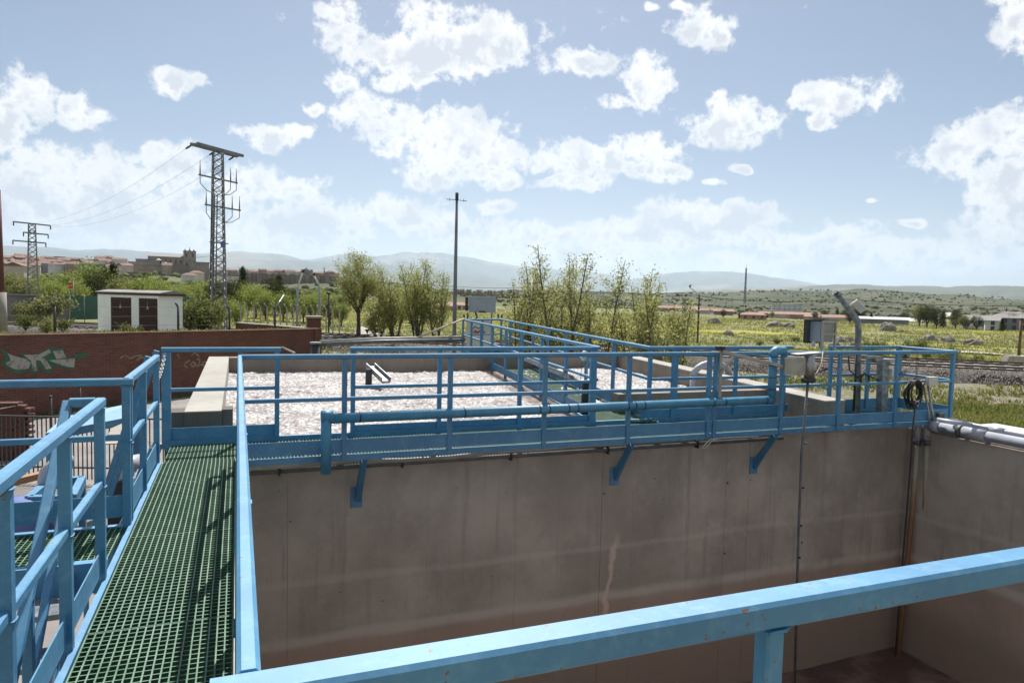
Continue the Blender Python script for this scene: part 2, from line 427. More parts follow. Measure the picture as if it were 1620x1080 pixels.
def special_mats():
    # foam
    T = NT('foam')
    co = T.coord()
    pat = T.noise(co, 0.8, 6.0, 0.66, (1.0, 1.9, 1.0))
    fine = T.noise(co, 17.0, 4.0, 0.7)
    col = T.mix(T.step(pat, 0.36, 0.60), (0.51, 0.495, 0.48), (0.29, 0.268, 0.272))
    col = T.mix(T.mth('MULTIPLY', T.step(fine, 0.44, 0.58), 0.75), col, (0.17, 0.15, 0.145))
    col = T.mix(T.step(T.noise(co, 15.0, 3.0, 0.65), 0.56, 0.64), col, (0.72, 0.71, 0.68))
    col = T.mix(T.step(T.noise(co, 4.0, 4.0, 0.6), 0.70, 0.78), col, (0.20, 0.15, 0.11))
    T.pbr(col, 0.75, 0.0, T.bump(fine, 0.9, 0.02), 0.3)
    # scummy water
    T = NT('scum_water')
    co = T.coord()
    col = T.mix(T.step(T.noise(co, 5.0, 6.0, 0.7), 0.48, 0.62), (0.10, 0.06, 0.04), (0.40, 0.31, 0.24))
    T.pbr(col, 0.35, 0.0, T.bump(T.noise(co, 22.0, 3.0, 0.6), 0.4, 0.01), 0.5)
    # tank floor sludge
    T = NT('sludge')
    co = T.coord()
    col = T.mix(T.step(T.noise(co, 1.3, 6.0, 0.65), 0.4, 0.66), (0.10, 0.055, 0.046), (0.22, 0.145, 0.12))
    T.pbr(col, T.mth('ADD', 0.35, T.mth('MULTIPLY', T.noise(co, 2.0, 3.0), 0.5)), 0.0, T.bump(T.noise(co, 9.0, 5.0, 0.6), 0.5, 0.02), 0.5)
    # stained drop pipe
    T = NT('pipe_stained')
    co = T.coord()
    sx = T.n('ShaderNodeSeparateXYZ')
    T.set(sx.inputs[0], co)
    z = T.mth('ADD', sx.outputs[2], T.mth('MULTIPLY', T.noise(co, 7.0, 5.0, 0.7, (1, 1, 0.3)), 0.9))
    col = T.mix(T.step(z, -0.45, -1.5), (0.34, 0.33, 0.25), (0.22, 0.125, 0.055))
    col = T.mix(T.step(T.noise(co, 18.0, 4.0, 0.7), 0.6, 0.75), col, (0.12, 0.07, 0.04))
    T.pbr(col, 0.65, 0.0, T.bump(T.noise(co, 40.0, 3.0), 0.3, 0.003), 0.4)
    # brick wall (courses too small to pick apart at this distance)
    T = NT('brick_wall')
    co = T.coord()
    br = T.n('ShaderNodeTexBrick')
    mp = T.n('ShaderNodeMapping')
    T.set(mp.inputs['Vector'], co)
    mp.inputs['Rotation'].default_value = (R(90), 0, 0)
    T.set(br.inputs['Vector'], mp.outputs[0])
    br.inputs['Scale'].default_value = 1.0
    br.inputs['Brick Width'].default_value = 0.26
    br.inputs['Row Height'].default_value = 0.075
    br.inputs['Mortar Size'].default_value = 0.008
    br.inputs['Color1'].default_value = (0.17, 0.068, 0.05, 1)
    br.inputs['Color2'].default_value = (0.115, 0.045, 0.036, 1)
    br.inputs['Mortar'].default_value = (0.16, 0.11, 0.09, 1)
    col = T.mix(T.mth('MULTIPLY', T.step(T.noise(co, 0.7, 6.0, 0.65), 0.45, 0.72), 0.6), br.outputs['Color'], (0.075, 0.045, 0.04))
    T.pbr(col, 0.92, 0.0, T.bump(br.outputs['Fac'], -0.4, 0.01), 0.3)
    # land sheet
    T = NT('land')
    co = T.coord()
    n_big = T.noise(co, 0.012, 6.0, 0.6, (1.0, 1.0, 1.0))
    rot = T.n('ShaderNodeMapping')
    T.set(rot.inputs['Vector'], co)
    rot.inputs['Rotation'].default_value = (0, 0, YAW)
    strips = T.noise(rot.outputs[0], 0.03, 6.0, 0.62, (0.35, 2.2, 1.0))
    n_mid = T.noise(co, 0.35, 6.0, 0.68)
    n_fin = T.noise(co, 3.5, 5.0, 0.7)
    grass = T.mix(T.step(n_mid, 0.35, 0.65), (0.15, 0.165, 0.075), (0.235, 0.22, 0.12))
    grass = T.mix(T.step(n_big, 0.48, 0.66), grass, (0.13, 0.14, 0.08))
    flow = T.mth('MULTIPLY', T.step(strips, 0.52, 0.60), T.step(T.noise(co, 0.9, 4.0, 0.7), 0.42, 0.56))
    # flowers grow only on the near plain
    ln = T.n('ShaderNodeVectorMath', operation='LENGTH')
    T.set(ln.inputs[0], co)
    dist = ln.outputs['Value']
    flow = T.mth('MULTIPLY', flow, T.step(dist, 520.0, 330.0))
    col = T.mix(flow, grass, (0.36, 0.33, 0.04))
    soil = T.mth('MULTIPLY', T.step(T.noise(co, 0.11, 6.0, 0.7), 0.58, 0.72), 0.75)
    col = T.mix(soil, col, (0.26, 0.225, 0.165))
    far = T.step(dist, 450.0, 900.0)
    hill = T.mix(T.step(T.noise(co, 0.006, 8.0, 0.68), 0.40, 0.62), (0.105, 0.108, 0.068), (0.055, 0.066, 0.04))
    hill = T.mix(T.step(T.noise(co, 0.02, 6.0, 0.7), 0.62, 0.74), hill, (0.18, 0.16, 0.12))
    hill = T.mix(T.step(T.noise(co, 0.05, 4.0, 0.7), 0.60, 0.72), hill, (0.035, 0.05, 0.028))
    col = T.mix(far, col, hill)
    T.pbr(col, 1.0, 0.0, T.bump(T.mth('ADD', n_fin, T.mth('MULTIPLY', n_mid, 2.0)), 0.7, 0.12), 0.1)

    def leafmat(name, dark, light, trans):
        T = NT(name)
        a = T.n('ShaderNodeAttribute', attribute_name='v')
        oi = T.n('ShaderNodeObjectInfo')
        f = T.mth('ADD', T.mth('MULTIPLY', a.outputs['Fac'], 0.85), T.mth('MULTIPLY', oi.outputs['Random'], 0.15))
        col = T.mix(f, dark, light)
        d = T.n('ShaderNodeBsdfDiffuse'); t = T.n('ShaderNodeBsdfTranslucent')
        T.set(d.inputs[0], col)
        T.set(t.inputs[0], T.mix(0.40, col, (0.42, 0.46, 0.11)))
        m1 = T.n('ShaderNodeMixShader'); m1.inputs[0].default_value = trans
        T.t.links.new(d.outputs[0], m1.inputs[1]); T.t.links.new(t.outputs[0], m1.inputs[2])
        T.t.links.new(m1.outputs[0], T.out.inputs['Surface'])

    leafmat('leaf_spring', (0.17, 0.185, 0.065), (0.36, 0.35, 0.14), 0.55)
    leafmat('leaf_poplar', (0.19, 0.195, 0.09), (0.43, 0.41, 0.21), 0.55)
    leafmat('leaf_bright', (0.12, 0.16, 0.045), (0.26, 0.31, 0.09), 0.48)
    leafmat('leaf_olive', (0.11, 0.115, 0.06), (0.22, 0.21, 0.115), 0.42)
    leafmat('leaf_dark', (0.014, 0.022, 0.013), (0.04, 0.055, 0.028), 0.12)
    leafmat('leaf_woods', (0.07, 0.09, 0.035), (0.19, 0.21, 0.085), 0.25)
    leafmat('leaf_shrub', (0.055, 0.07, 0.03), (0.14, 0.155, 0.065), 0.3)
    leafmat('grass_blade', (0.095, 0.125, 0.035), (0.30, 0.27, 0.12), 0.3)
    leafmat('field_tuft', (0.15, 0.165, 0.065), (0.52, 0.47, 0.09), 0.28)


special_mats()

# ------------------------------------------------------------------ mesh helpers


class MB:
    """collects primitive pieces into ONE mesh"""

    def __init__(self):
        self.v, self.f, self.sm = [], [], []

    def add(self, vs, fs, smooth=False):
        o = len(self.v)
        self.v += [tuple(float(c) for c in p) for p in vs]
        self.f += [tuple(i + o for i in q) for q in fs]
        self.sm += [smooth] * len(fs)
        return self

    def box(self, x0, x1, y0, y1, z0, z1):
        return self.add([(x0, y0, z0), (x1, y0, z0), (x1, y1, z0), (x0, y1, z0), (x0, y0, z1), (x1, y0, z1), (x1, y1, z1), (x0, y1, z1)],
                        [(3, 2, 1, 0), (4, 5, 6, 7), (0, 1, 5, 4), (1, 2, 6, 5), (2, 3, 7, 6), (3, 0, 4, 7)])

    def bar(self, p, q, w, h, up=(0, 0, 1), ch=0.0):
        """rectangular bar p->q, width w (sideways), height h (along up), chamfered edges"""
        p, q = np.array(p, float), np.array(q, float)
        d = q - p; d /= np.linalg.norm(d)
        s = np.cross(d, np.array(up, float))
        if np.linalg.norm(s) < 1e-6:
            s = np.cross(d, np.array((0, 1, 0), float))
        s /= np.linalg.norm(s)
        u = np.cross(s, d)
        a, b = w / 2, h / 2
        if ch > 0:
            prof = [(a - ch, -b), (a, -b + ch), (a, b - ch), (a - ch, b), (-a + ch, b), (-a, b - ch), (-a, -b + ch), (-a + ch, -b)]
        else:
            prof = [(a, -b), (a, b), (-a, b), (-a, -b)]
        n = len(prof)
        vs = [p + s * x + u * y for x, y in prof] + [q + s * x + u * y for x, y in prof]
        fs = [tuple((i, (i + 1) % n, n + (i + 1) % n, n + i)) for i in range(n)]
        fs += [tuple(range(n - 1, -1, -1)), tuple(range(n, 2 * n))]
        return self.add(vs, fs)

    def tube(self, pts, r, n=10, caps=True, smooth=True):
        pts = [np.array(p, float) for p in pts]
        rs = r if isinstance(r, (list, tuple)) else [r] * len(pts)
        vs, fs = [], []
        prev = None
        for i, p in enumerate(pts):
            t = pts[min(i + 1, len(pts) - 1)] - pts[max(i - 1, 0)]
            t /= max(np.linalg.norm(t), 1e-9)
            if prev is None:
                a = np.cross(t, (0, 0, 1.0))
                if np.linalg.norm(a) < 1e-3:
                    a = np.cross(t, (1.0, 0, 0))
            else:
                a = prev - t * (prev @ t)
            a /= np.linalg.norm(a)
            prev = a
            b = np.cross(t, a)
            for k in range(n):
                g = 2 * math.pi * k / n
                vs.append(p + rs[i] * (math.cos(g) * a + math.sin(g) * b))
        for i in range(len(pts) - 1):
            for k in range(n):
                k2 = (k + 1) % n
                fs.append((i * n + k, i * n + k2, (i + 1) * n + k2, (i + 1) * n + k))
        self.add(vs, fs, smooth)
        if caps:
            o = len(self.v) - len(vs)
            self.f += [tuple(o + k for k in range(n - 1, -1, -1)), tuple(o + (len(pts) - 1) * n + k for k in range(n))]
            self.sm += [False, False]
        return self

    def prism(self, poly, axis, a, b):
        """polygon extruded from a to b along axis ('x','y','z'); poly gives the two other coordinates"""
        def mk(u, w, t):
            return {'x': (t, u, w), 'y': (u, t, w), 'z': (u, w, t)}[axis]
        n = len(poly)
        vs = [mk(u, w, a) for u, w in poly] + [mk(u, w, b) for u, w in poly]
        fs = [tuple((i, (i + 1) % n, n + (i + 1) % n, n + i)) for i in range(n)] + [tuple(range(n - 1, -1, -1)), tuple(range(n, 2 * n))]
        return self.add(vs, fs)

    def lathe(self, prof, c, n=16):
        vs, fs = [], []
        for r, z in prof:
            for k in range(n):
                g = 2 * math.pi * k / n
                vs.append((c[0] + r * math.cos(g), c[1] + r * math.sin(g), c[2] + z))
        for i in range(len(prof) - 1):
            for k in range(n):
                k2 = (k + 1) % n
                fs.append((i * n + k, i * n + k2, (i + 1) * n + k2, (i + 1) * n + k))
        fs += [tuple(range(n - 1, -1, -1)), tuple((len(prof) - 1) * n + k for k in range(n))]
        return self.add(vs, fs, True)

    def mesh(self, name, mat):
        me = bpy.data.meshes.new(name)
        me.from_pydata(self.v, [], self.f)
        me.polygons.foreach_set('use_smooth', self.sm)
        me.materials.append(MATS[mat])
        me.update()
        return me

    def build(self, name, mat, parent=None):
        return link(name, self.mesh(name, mat), parent)


def link(name, me, parent=None):
    o = bpy.data.objects.new(name, me)
    COL.objects.link(o)
    if parent is not None:
        o.parent = parent
        if parent.parent is None:
            o.matrix_parent_inverse = Matrix.Translation(-Vector(parent.location)) if tuple(parent.rotation_euler) == (0, 0, 0) else Matrix()
    return o


def tag(o, label, cat, group=None):
    o['label'] = label
    o['category'] = cat
    if group:
        o['group'] = group
    return o


def thing(name, label, cat, loc=(0, 0, 0), group=None):
    """an Empty at the thing's base; its parts are built in world coordinates"""
    o = bpy.data.objects.new(name, None)
    o.empty_display_size = 0.1
    COL.objects.link(o)
    o.location = tuple(float(c) for c in loc)
    return tag(o, label, cat, group)


def struct(o):
    o['kind'] = 'structure'
    return o


def stuff(o):
    o['kind'] = 'stuff'
    return o


def np_mesh(name, V, Fq, mat, v_attr=None, smooth=False):
    """fast mesh from arrays: V (n,3), Fq (m,k)"""
    V = np.asarray(V, np.float32); Fq = np.asarray(Fq, np.int32)
    me = bpy.data.meshes.new(name)
    m, k = Fq.shape
    me.vertices.add(len(V)); me.vertices.foreach_set('co', V.ravel())
    me.loops.add(m * k); me.loops.foreach_set('vertex_index', Fq.ravel())
    me.polygons.add(m)
    me.polygons.foreach_set('loop_start', np.arange(m, dtype=np.int32) * k)
    me.polygons.foreach_set('loop_total', np.full(m, k, np.int32))
    if smooth:
        me.polygons.foreach_set('use_smooth', np.ones(m, bool))
    if v_attr is not None:
        a = me.attributes.new('v', 'FLOAT', 'FACE')
        a.data.foreach_set('value', np.asarray(v_attr, np.float32))
    me.materials.append(MATS[mat])
    me.update(calc_edges=True)
    return me


def vnoise(x, y, seed=0):
    """smooth value noise in 2D (numpy)"""
    x = np.asarray(x, float); y = np.asarray(y, float)
    xi, yi = np.floor(x).astype(np.int64), np.floor(y).astype(np.int64)
    xf, yf = x - xi, y - yi

    def h(a, b):
        n = (a * 374761393 + b * 668265263 + seed * 982451653) & 0x7fffffff
        n = ((n ^ (n >> 13)) * 1274126177) & 0x7fffffff
        return ((n ^ (n >> 16)) & 0xffff) / 65535.0
    u, v = xf * xf * (3 - 2 * xf), yf * yf * (3 - 2 * yf)
    return (h(xi, yi) * (1 - u) + h(xi + 1, yi) * u) * (1 - v) + (h(xi, yi + 1) * (1 - u) + h(xi + 1, yi + 1) * u) * v


def fbm(x, y, o=4, seed=0):
    s, a, t = 0.0, 1.0, 0.0
    for i in range(o):
        s = s + a * vnoise(x * 2 ** i, y * 2 ** i, seed + i * 17)
        t += a; a *= 0.5
    return s / t


# ------------------------------------------------------------------ the land
ZG = -2.4
_cols = [  # photo column, (distance, photo row) control points beyond the near plain
    (-500, [(600, 455), (1200, 430), (2000, 440)]), (0, [(250, 462), (600, 447), (1150, 414), (1800, 416)]), (120, [(250, 468), (600, 450), (1150, 419), (1800, 424)]),
    (250, [(250, 472), (600, 452), (950, 424), (1800, 432)]), (400, [(250, 476), (600, 460), (930, 449), (1150, 441), (1800, 440)]), (520, [(250, 480), (600, 466), (930, 453), (1150, 446), (1800, 444)]),
    (620, [(300, 483), (700, 470), (1100, 452), (2000, 455)]),     (720, [(300, 493), (620, 484), (900, 467), (2500, 462)]), (820, [(300, 496), (700, 483), (1000, 470), (2500, 461)]),
    (950, [(300, 500), (800, 487), (1500, 472), (3000, 462)]), (1100, [(300, 504), (500, 498), (800, 490), (1500, 476), (2600, 465)]), (1220, [(300, 508), (470, 505), (800, 497), (1500, 478), (2600, 461)]),
    (1300, [(300, 511), (470, 506), (800, 498), (1500, 479), (2600, 459)]), (1400, [(300, 512), (800, 502), (1500, 483), (2600, 462)]), (1500, [(240, 520), (300, 516), (800, 502), (1500, 487), (2600, 468)]),
    (1620, [(240, 525), (300, 520), (800, 505), (1500, 491), (2600, 475)]), (2100, [(300, 528), (800, 515), (1500, 500), (2600, 485)])]
_taz, _tab = [], []
RK = np.array([0, 60, 150, 300, 600, 900, 1150, 1500, 2000, 2600, 3600, 6000, 12000, 40000], float)
for px, pts in _cols:
    q = [at(px, y, D) for D, y in pts]
    _taz.append(math.atan2(q[0][0], q[0][1]))
    rr = [0, 75] + [D for D, _ in pts] + [pts[-1][0] * 1.6, 9000, 40000]
    zz = [ZG, ZG - 0.1] + [p[2] for p in q] + [q[-1][2] * 0.4 - 12, -60, -60]
    _tab.append(np.interp(RK, rr, zz))
_taz, _tab = np.array(_taz), np.array(_tab)
_o = np.argsort(_taz)
_taz, _tab = _taz[_o], _tab[_o]


def ground_z(x, y, rough=True):
    x = np.atleast_1d(np.asarray(x, float)); y = np.atleast_1d(np.asarray(y, float))
    r = np.hypot(x, y)
    a = np.arctan2(x, y)
    a = np.clip(a, _taz[0], _taz[-1])
    i = np.clip(np.searchsorted(_taz, a) - 1, 0, len(_taz) - 2)
    t = (a - _taz[i]) / (_taz[i + 1] - _taz[i])
    t = t * t * (3 - 2 * t)
    j = np.clip(np.searchsorted(RK, r) - 1, 0, len(RK) - 2)
    s = np.clip((r - RK[j]) / (RK[j + 1] - RK[j]), 0, 1)
    z = (_tab[i, j] * (1 - s) + _tab[i, j + 1] * s) * (1 - t) + (_tab[i + 1, j] * (1 - s) + _tab[i + 1, j + 1] * s) * t
    if rough:
        z = z + (fbm(x * 0.22, y * 0.22, 3, 5) - 0.5) * np.clip((r - 18) / 30, 0, 1) * 0.5
        z = z + (fbm(x * 0.01, y * 0.01, 4, 9) - 0.5) * np.clip((r - 200) / 1500, 0, 1) * 26
    return z


def gz(x, y):
    return float(ground_z(x, y)[0])


def build_land():
    az = np.concatenate([np.arange(-180, -30, 5.0), np.arange(-30, 75, 0.4), np.arange(75, 180, 5.0)])
    rr = [0.8]
    while rr[-1] < 31000:
        rr.append(rr[-1] * 1.035 + 0.02)
    rr = np.array(rr)
    A, RR = np.meshgrid(np.radians(az), rr, indexing='ij')
    X, Y = RR * np.sin(A), RR * np.cos(A)
    Z = ground_z(X.ravel(), Y.ravel()).reshape(X.shape)
    V = np.stack([X, Y, Z], -1).reshape(-1, 3)
    na, nr = X.shape
    i = np.arange(na); j = np.arange(nr - 1)
    I, J = np.meshgrid(i, j, indexing='ij')
    I2 = (I + 1) % na
    Fq = np.stack([I * nr + J, I * nr + J + 1, I2 * nr + J + 1, I2 * nr + J], -1).reshape(-1, 4)
    c = V[Fq].mean(1)
    # the tanks are sunk into the ground
    hole = (c[:, 0] > -0.5) & (c[:, 0] < 10.8) & (c[:, 1] > -1.5) & (c[:, 1] < 17.0) & (c[:, 0] < 9.0 + 0.11 * c[:, 1] + 3)
    Fq = Fq[~hole]
    struct(link('ground', np_mesh('ground', V, Fq, 'land', smooth=True)))


build_land()


def ridge(name, sky, D, depth, foot_y, seed, rough=1.0):
    """a mountain range: skyline given in the photo, standing at its real distance with a real slope"""
    sky = sorted(sky)
    xs = np.arange(sky[0][0], sky[-1][0] + 1, 6.0)
    ys = np.interp(xs, [s[0] for s in sky], [s[1] for s in sky])
    ys = ys + (fbm(xs * 0.06, xs * 0 + seed, 4, seed) - 0.5) * 4.0 * rough
    rows = 16
    V = []
    for x, y in zip(xs, ys):
        top = at(x, y, D)
        az = math.atan2(top[0], top[1])
        zf = foot_y
        for k in range(rows + 6):
            t = k / rows
            r = D - depth * (1 - t)
            if t <= 1:
                z = zf + (top[2] - zf) * (t ** 1.35)
                z += (fbm(np.array(az * 55.0), np.array(r / depth * 5), 4, seed + 3)[()] - 0.5) * (top[2] - zf) * 0.55 * math.sin(math.pi * min(t, 1)) * rough
            else:
                z = top[2] + (zf - top[2]) * (t - 1) * 2.2
            V.append((r * math.sin(az), r * math.cos(az), z))
    n = rows + 6
    m = len(xs)
    I, J = np.meshgrid(np.arange(m - 1), np.arange(n - 1), indexing='ij')
    Fq = np.stack([I * n + J, (I + 1) * n + J, (I + 1) * n + J + 1, I * n + J + 1], -1).reshape(-1, 4)
    struct(link(name, np_mesh(name, V, Fq, 'mountain_scrub', smooth=True)))


ridge('mountain_range', [(-420, 420), (300, 420), (420, 418), (500, 409), (555, 400), (590, 406), (615, 403), (640, 398), (660, 401), (676, 399), (700, 400), (722, 405), (740, 407),
                         (780, 415), (830, 421), (900, 428), (957, 433), (985, 440), (996, 442), (1016, 439), (1069, 431), (1132, 428), (1191, 433), (1265, 444), (1310, 454), (1500, 470), (2100, 480)], 24000, 7000, 20, 3)
ridge('mountain_spur', [(-420, 430), (280, 425), (340, 410), (359, 407), (405, 410), (461, 411), (528, 413), (600, 418), (658, 422), (680, 425), (724, 430), (769, 437), (807, 447), (870, 462), (1000, 472)], 17000, 5000, 10, 7, 0.7)
ridge('mountain_shoulder', [(-500, 380), (-120, 384), (0, 388), (40, 390), (78, 391), (124, 396), (161, 394), (197, 395), (244, 399), (285, 401), (340, 400), (378, 397), (403, 400), (428, 400), (450, 403), (472, 409), (510, 420), (600, 440)], 20000, 6000, 10, 11, 0.6)
ridge('near_hills', [(-500, 396), (-60, 399), (20, 402), (61, 404), (122, 408), (178, 414), (240, 420), (330, 426), (420, 438), (520, 455)], 11000, 4000, 0, 15, 0.6)
ridge('right_hills', [(1000, 478), (1080, 460), (1140, 457), (1200, 456), (1260, 454), (1300, 451), (1340, 449), (1370, 450), (1400, 452), (1450, 452), (1500, 454), (1560, 452), (1620, 453), (1750, 452), (2100, 455)], 9000, 4200, -40, 21, 0.7)

# ------------------------------------------------------------------ tanks
FL = -0.13                     # walkway floor
XR = 10.66                     # inner face of the tank's right wall
YW = 8.5                       # inner face of the wall across the tank


def RWX(Y):                    # the right basin's side wall runs askew
    return 8.50 + 0.147 * (Y - 8.1)


def build_tanks():
    t = thing('tank_wall', 'tall brown grey concrete wall across the empty tank under the blue walkway', 'wall', (5, YW + 0.2, -4.3))
    MB().box(-0.3, XR + 0.35, YW + 0.03, YW + 0.36, -4.4, -0.30).build('wall_core', 'concrete_tank', t)
    xs = [-0.3, 0.55, 1.15, 1.66, 2.25, 2.86, 3.47, 4.10, 4.77, 5.28, 5.66, 6.28, 6.90, 7.33, 7.76, 8.42, 9.10, 9.85, XR]
    for i in range(len(xs) - 1):
        d = rnd.uniform(0, 0.005)
        g0, g1 = [rnd.choice((0.0002, 0.0004, 0.001, 0.0022)) for _ in range(2)]
        MB().box(xs[i] + g0, xs[i + 1] - g1, YW - d, YW + 0.03, -4.4, -0.303 - d).build('panel', 'concrete_tank', t)
        for zt in (-1.02, -2.14, -3.26):
            if rnd.random() < 0.22:
                MB().tube([(xs[i] + 0.03, YW - 0.0005, zt + rnd.uniform(-0.05, 0.05)), (xs[i] + 0.03, YW - d - 0.0015, zt)], 0.012, 8).build('tie_hole', 'concrete_shade', t)
    t = thing('tank_wall', 'shaded right hand concrete wall of the empty tank below the grey pipes', 'wall', (XR + 0.15, 4, -4.3))
    MB().box(XR + 0.02, XR + 0.42, -1.5, YW + 0.03, -4.4, -0.36).build('wall_core', 'concrete_tank', t)
    ys = [-1.5, 0.2, 1.9, 3.2, 4.5, 5.8, 6.9, YW]
    for i in range(len(ys) - 1):
        d = rnd.uniform(0, 0.006)
        MB().box(XR - d, XR + 0.02, ys[i] + 0.001, ys[i + 1] - 0.001, -4.4, -0.364).build('panel', 'concrete_tank', t)
    MB().box(XR + 0.03, XR + 0.41, -1.5, YW - 0.05, -0.36, -0.335).build('coping', 'concrete', t)
    tag(MB().box(-0.35, 0.02, -1.5, YW + 0.02, -4.4, -0.75).build('tank_side_wall', 'concrete_tank'), 'concrete tank wall under the green grating of the long walkway', 'wall')
    tag(MB().box(0.02, XR, -1.9, -1.5, -4.4, -0.4).build('tank_end_wall', 'concrete_tank'), 'concrete tank wall behind the nearest handrail', 'wall')
    # floor with settled sludge
    n = 60
    X, Y = np.meshgrid(np.linspace(0.0, XR, n), np.linspace(-1.5, YW + 0.02, n), indexing='ij')
    Z = -4.22 + 0.10 * fbm(X * 0.8, Y * 0.8, 4, 3) - 0.05
    I, J = np.meshgrid(np.arange(n - 1), np.arange(n - 1), indexing='ij')
    Fq = np.stack([I * n + J, (I + 1) * n + J, (I + 1) * n + J + 1, I * n + J + 1], -1).reshape(-1, 4)
    struct(link('tank_floor', np_mesh('tank_floor', np.stack([X, Y, Z], -1).reshape(-1, 3), Fq, 'sludge', smooth=True)))
    # aeration basins
    b = thing('basin_wall', 'pale sunlit concrete wall along the left of the foaming basin', 'wall', (-0.4, 13, -2.4))
    MB().box(-0.61, -0.192, 9.285, 9.298, -2.5, 0.19).build('end_face', 'concrete_shade', b)  # thin sheet coloured dark for the shade on the wall end
    for y0, y1 in ((9.30, 11.8), (11.805, 14.4), (14.405, 17.15)):
        MB().box(-0.61, -0.19, y0, y1, -2.5, 0.2).build('panel', 'concrete_pale', b)
    tag(MB().box(-0.83, -0.612, 9.30, 9.62, -2.5, 0.195).build('basin_wall', 'concrete_shade'), 'low dark concrete wall left of the blue gate frame', 'wall')  # shade of the near face is put into the colour
    tag(MB().box(-0.185, -0.06, 9.34, 9.62, -2.5, 0.205).build('wall_pilaster', 'concrete_shade'), 'dark concrete pilaster at the end of the pale basin wall', 'pilaster')  # shaded look is put into the colour here too
    b = thing('basin_wall', 'concrete wall at the back of the foaming basins', 'wall', (5, 16.95, -2.4))
    xs = [-0.18, 2.2, 4.6, 7.0, RWX(16.8) + 0.45]
    for i in range(4):
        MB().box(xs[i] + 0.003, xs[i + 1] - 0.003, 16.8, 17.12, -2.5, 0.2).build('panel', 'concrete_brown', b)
    b = thing('basin_wall', 'pale topped concrete wall along the right of the second foaming basin', 'wall', (9, 13, -2.4))
    ys = [8.872, 10.6, 12.6, 14.7, 16.79]
    for i in range(4):
        y0, y1 = ys[i] + 0.003, ys[i + 1] - 0.003
        MB().prism([(RWX(y0), y0), (RWX(y0) + 0.42, y0), (RWX(y1) + 0.42, y1), (RWX(y1), y1)], 'z', -2.5, 0.18).build('panel', 'concrete_brown', b)  # brown tone paints shade into the wall faces
        MB().prism([(RWX(y0) - 0.006, y0), (RWX(y0) + 0.426, y0), (RWX(y1) + 0.426, y1), (RWX(y1) - 0.006, y1)], 'z', 0.181, 0.205).build('coping', 'concrete_pale', b)  # pale slab added to paint the sunlit top of the same wall
    MB().prism([(RWX(8.25), 8.25), (RWX(8.25) + 0.42, 8.25), (RWX(8.868) + 0.42, 8.868), (RWX(8.868), 8.868)], 'z', -0.296, 0.18).build('end_block', 'concrete_brown', b)  # shade painted in by the brown tone, as on the panels
    MB().prism([(RWX(8.25), 8.245), (RWX(8.25) + 0.426, 8.245), (RWX(8.868) + 0.426, 8.868), (RWX(8.868) - 0.006, 8.868)], 'z', 0.181, 0.205).build('coping', 'concrete_pale', b)  # painted sunlit top of the end block
    b = thing('basin_wall', 'brown concrete wall across the near end of the second foaming basin', 'wall', (7, 9.9, -2.4))
    for x0, x1 in ((5.75, 6.9), (6.905, 7.95), (7.955, RWX(9.9) - 0.01)):
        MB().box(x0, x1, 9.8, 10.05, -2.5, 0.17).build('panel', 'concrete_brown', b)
    # partition under the middle walkway
    p = MB().prism([(5.25, 10.06), (5.6, 10.06), (6.55, 16.79), (6.2, 16.79)], 'z', -2.5, -0.32).build('basin_partition', 'concrete')
    tag(p, 'concrete partition below the middle walkway between the basins', 'wall')
    # basin bottoms so nothing is open to the ground
    struct(MB().box(-0.2, RWX(16.8), 8.87, 16.82, -2.6, -2.5).build('basin_floor', 'concrete'))


build_tanks()


def foam_sheet(name, poly_x0, poly_x1, y0, y1, label, seed, nx, ny):
    s = np.linspace(0, 1, nx); t = np.linspace(y0, y1, ny)
    S, Yg = np.meshgrid(s, t, indexing='ij')
    X0 = np.interp(Yg, [y0, y1], poly_x0); X1 = np.interp(Yg, [y0, y1], poly_x1)
    X = X0 + S * (X1 - X0)
    big = fbm(X * 0.7, Yg * 0.9, 4, seed)
    fine = fbm(X * 7.0, Yg * 7.0, 3, seed + 5)
    grit = vnoise(X * 26, Yg * 26, seed + 9)
    lump = np.clip(vnoise(X * 13, Yg * 13, seed + 21) - 0.45, 0, 1) * np.clip(fbm(X * 0.9, Yg * 1.3, 3, seed + 31) * 2 - 0.6, 0, 1)
    Z = -0.25 + 0.10 * big + 0.06 * fine + 0.03 * grit + 0.05 * lump
    I, J = np.meshgrid(np.arange(nx - 1), np.arange(ny - 1), indexing='ij')
    Fq = np.stack([I * ny + J, (I + 1) * ny + J, (I + 1) * ny + J + 1, I * ny + J + 1], -1).reshape(-1, 4)
    o = link(name, np_mesh(name, np.stack([X, Yg, Z], -1).reshape(-1, 3), Fq, 'foam', smooth=True))
    stuff(tag(o, label, 'foam'))


foam_sheet('foam', (-0.19, -0.19), (4.40, 5.75), 9.145, 16.8, 'crusty white and mauve foam filling the left basin', 3, 260, 330)
foam_sheet('foam', (5.8, 6.6), (RWX(10.05), RWX(16.8)), 10.05, 16.8, 'crusty white foam filling the basin right of the middle walkway', 13, 170, 300)
_w = MB().prism([(4.30, 8.9), (5.24, 8.9), (5.24, 10.06), (6.2, 16.79), (5.70, 16.79)], 'z', -0.40, -0.175).build('scum_water', 'scum_water')
stuff(tag(_w, 'dark brown scummy water beside the middle walkway', 'water'))
_w = MB().prism([(5.76, 8.9), (RWX(8.9), 8.9), (RWX(9.8), 9.8), (5.76, 9.8)], 'z', -0.6, -0.30).build('channel_bed', 'gravel_path')
struct(_w)
_w = MB().box(5.245, 5.755, 8.9, 10.05, -2.5, -0.33).build('channel_sill', 'concrete')
struct(_w)

# ------------------------------------------------------------------ blue walkways
TW, TH = 0.060, 0.055


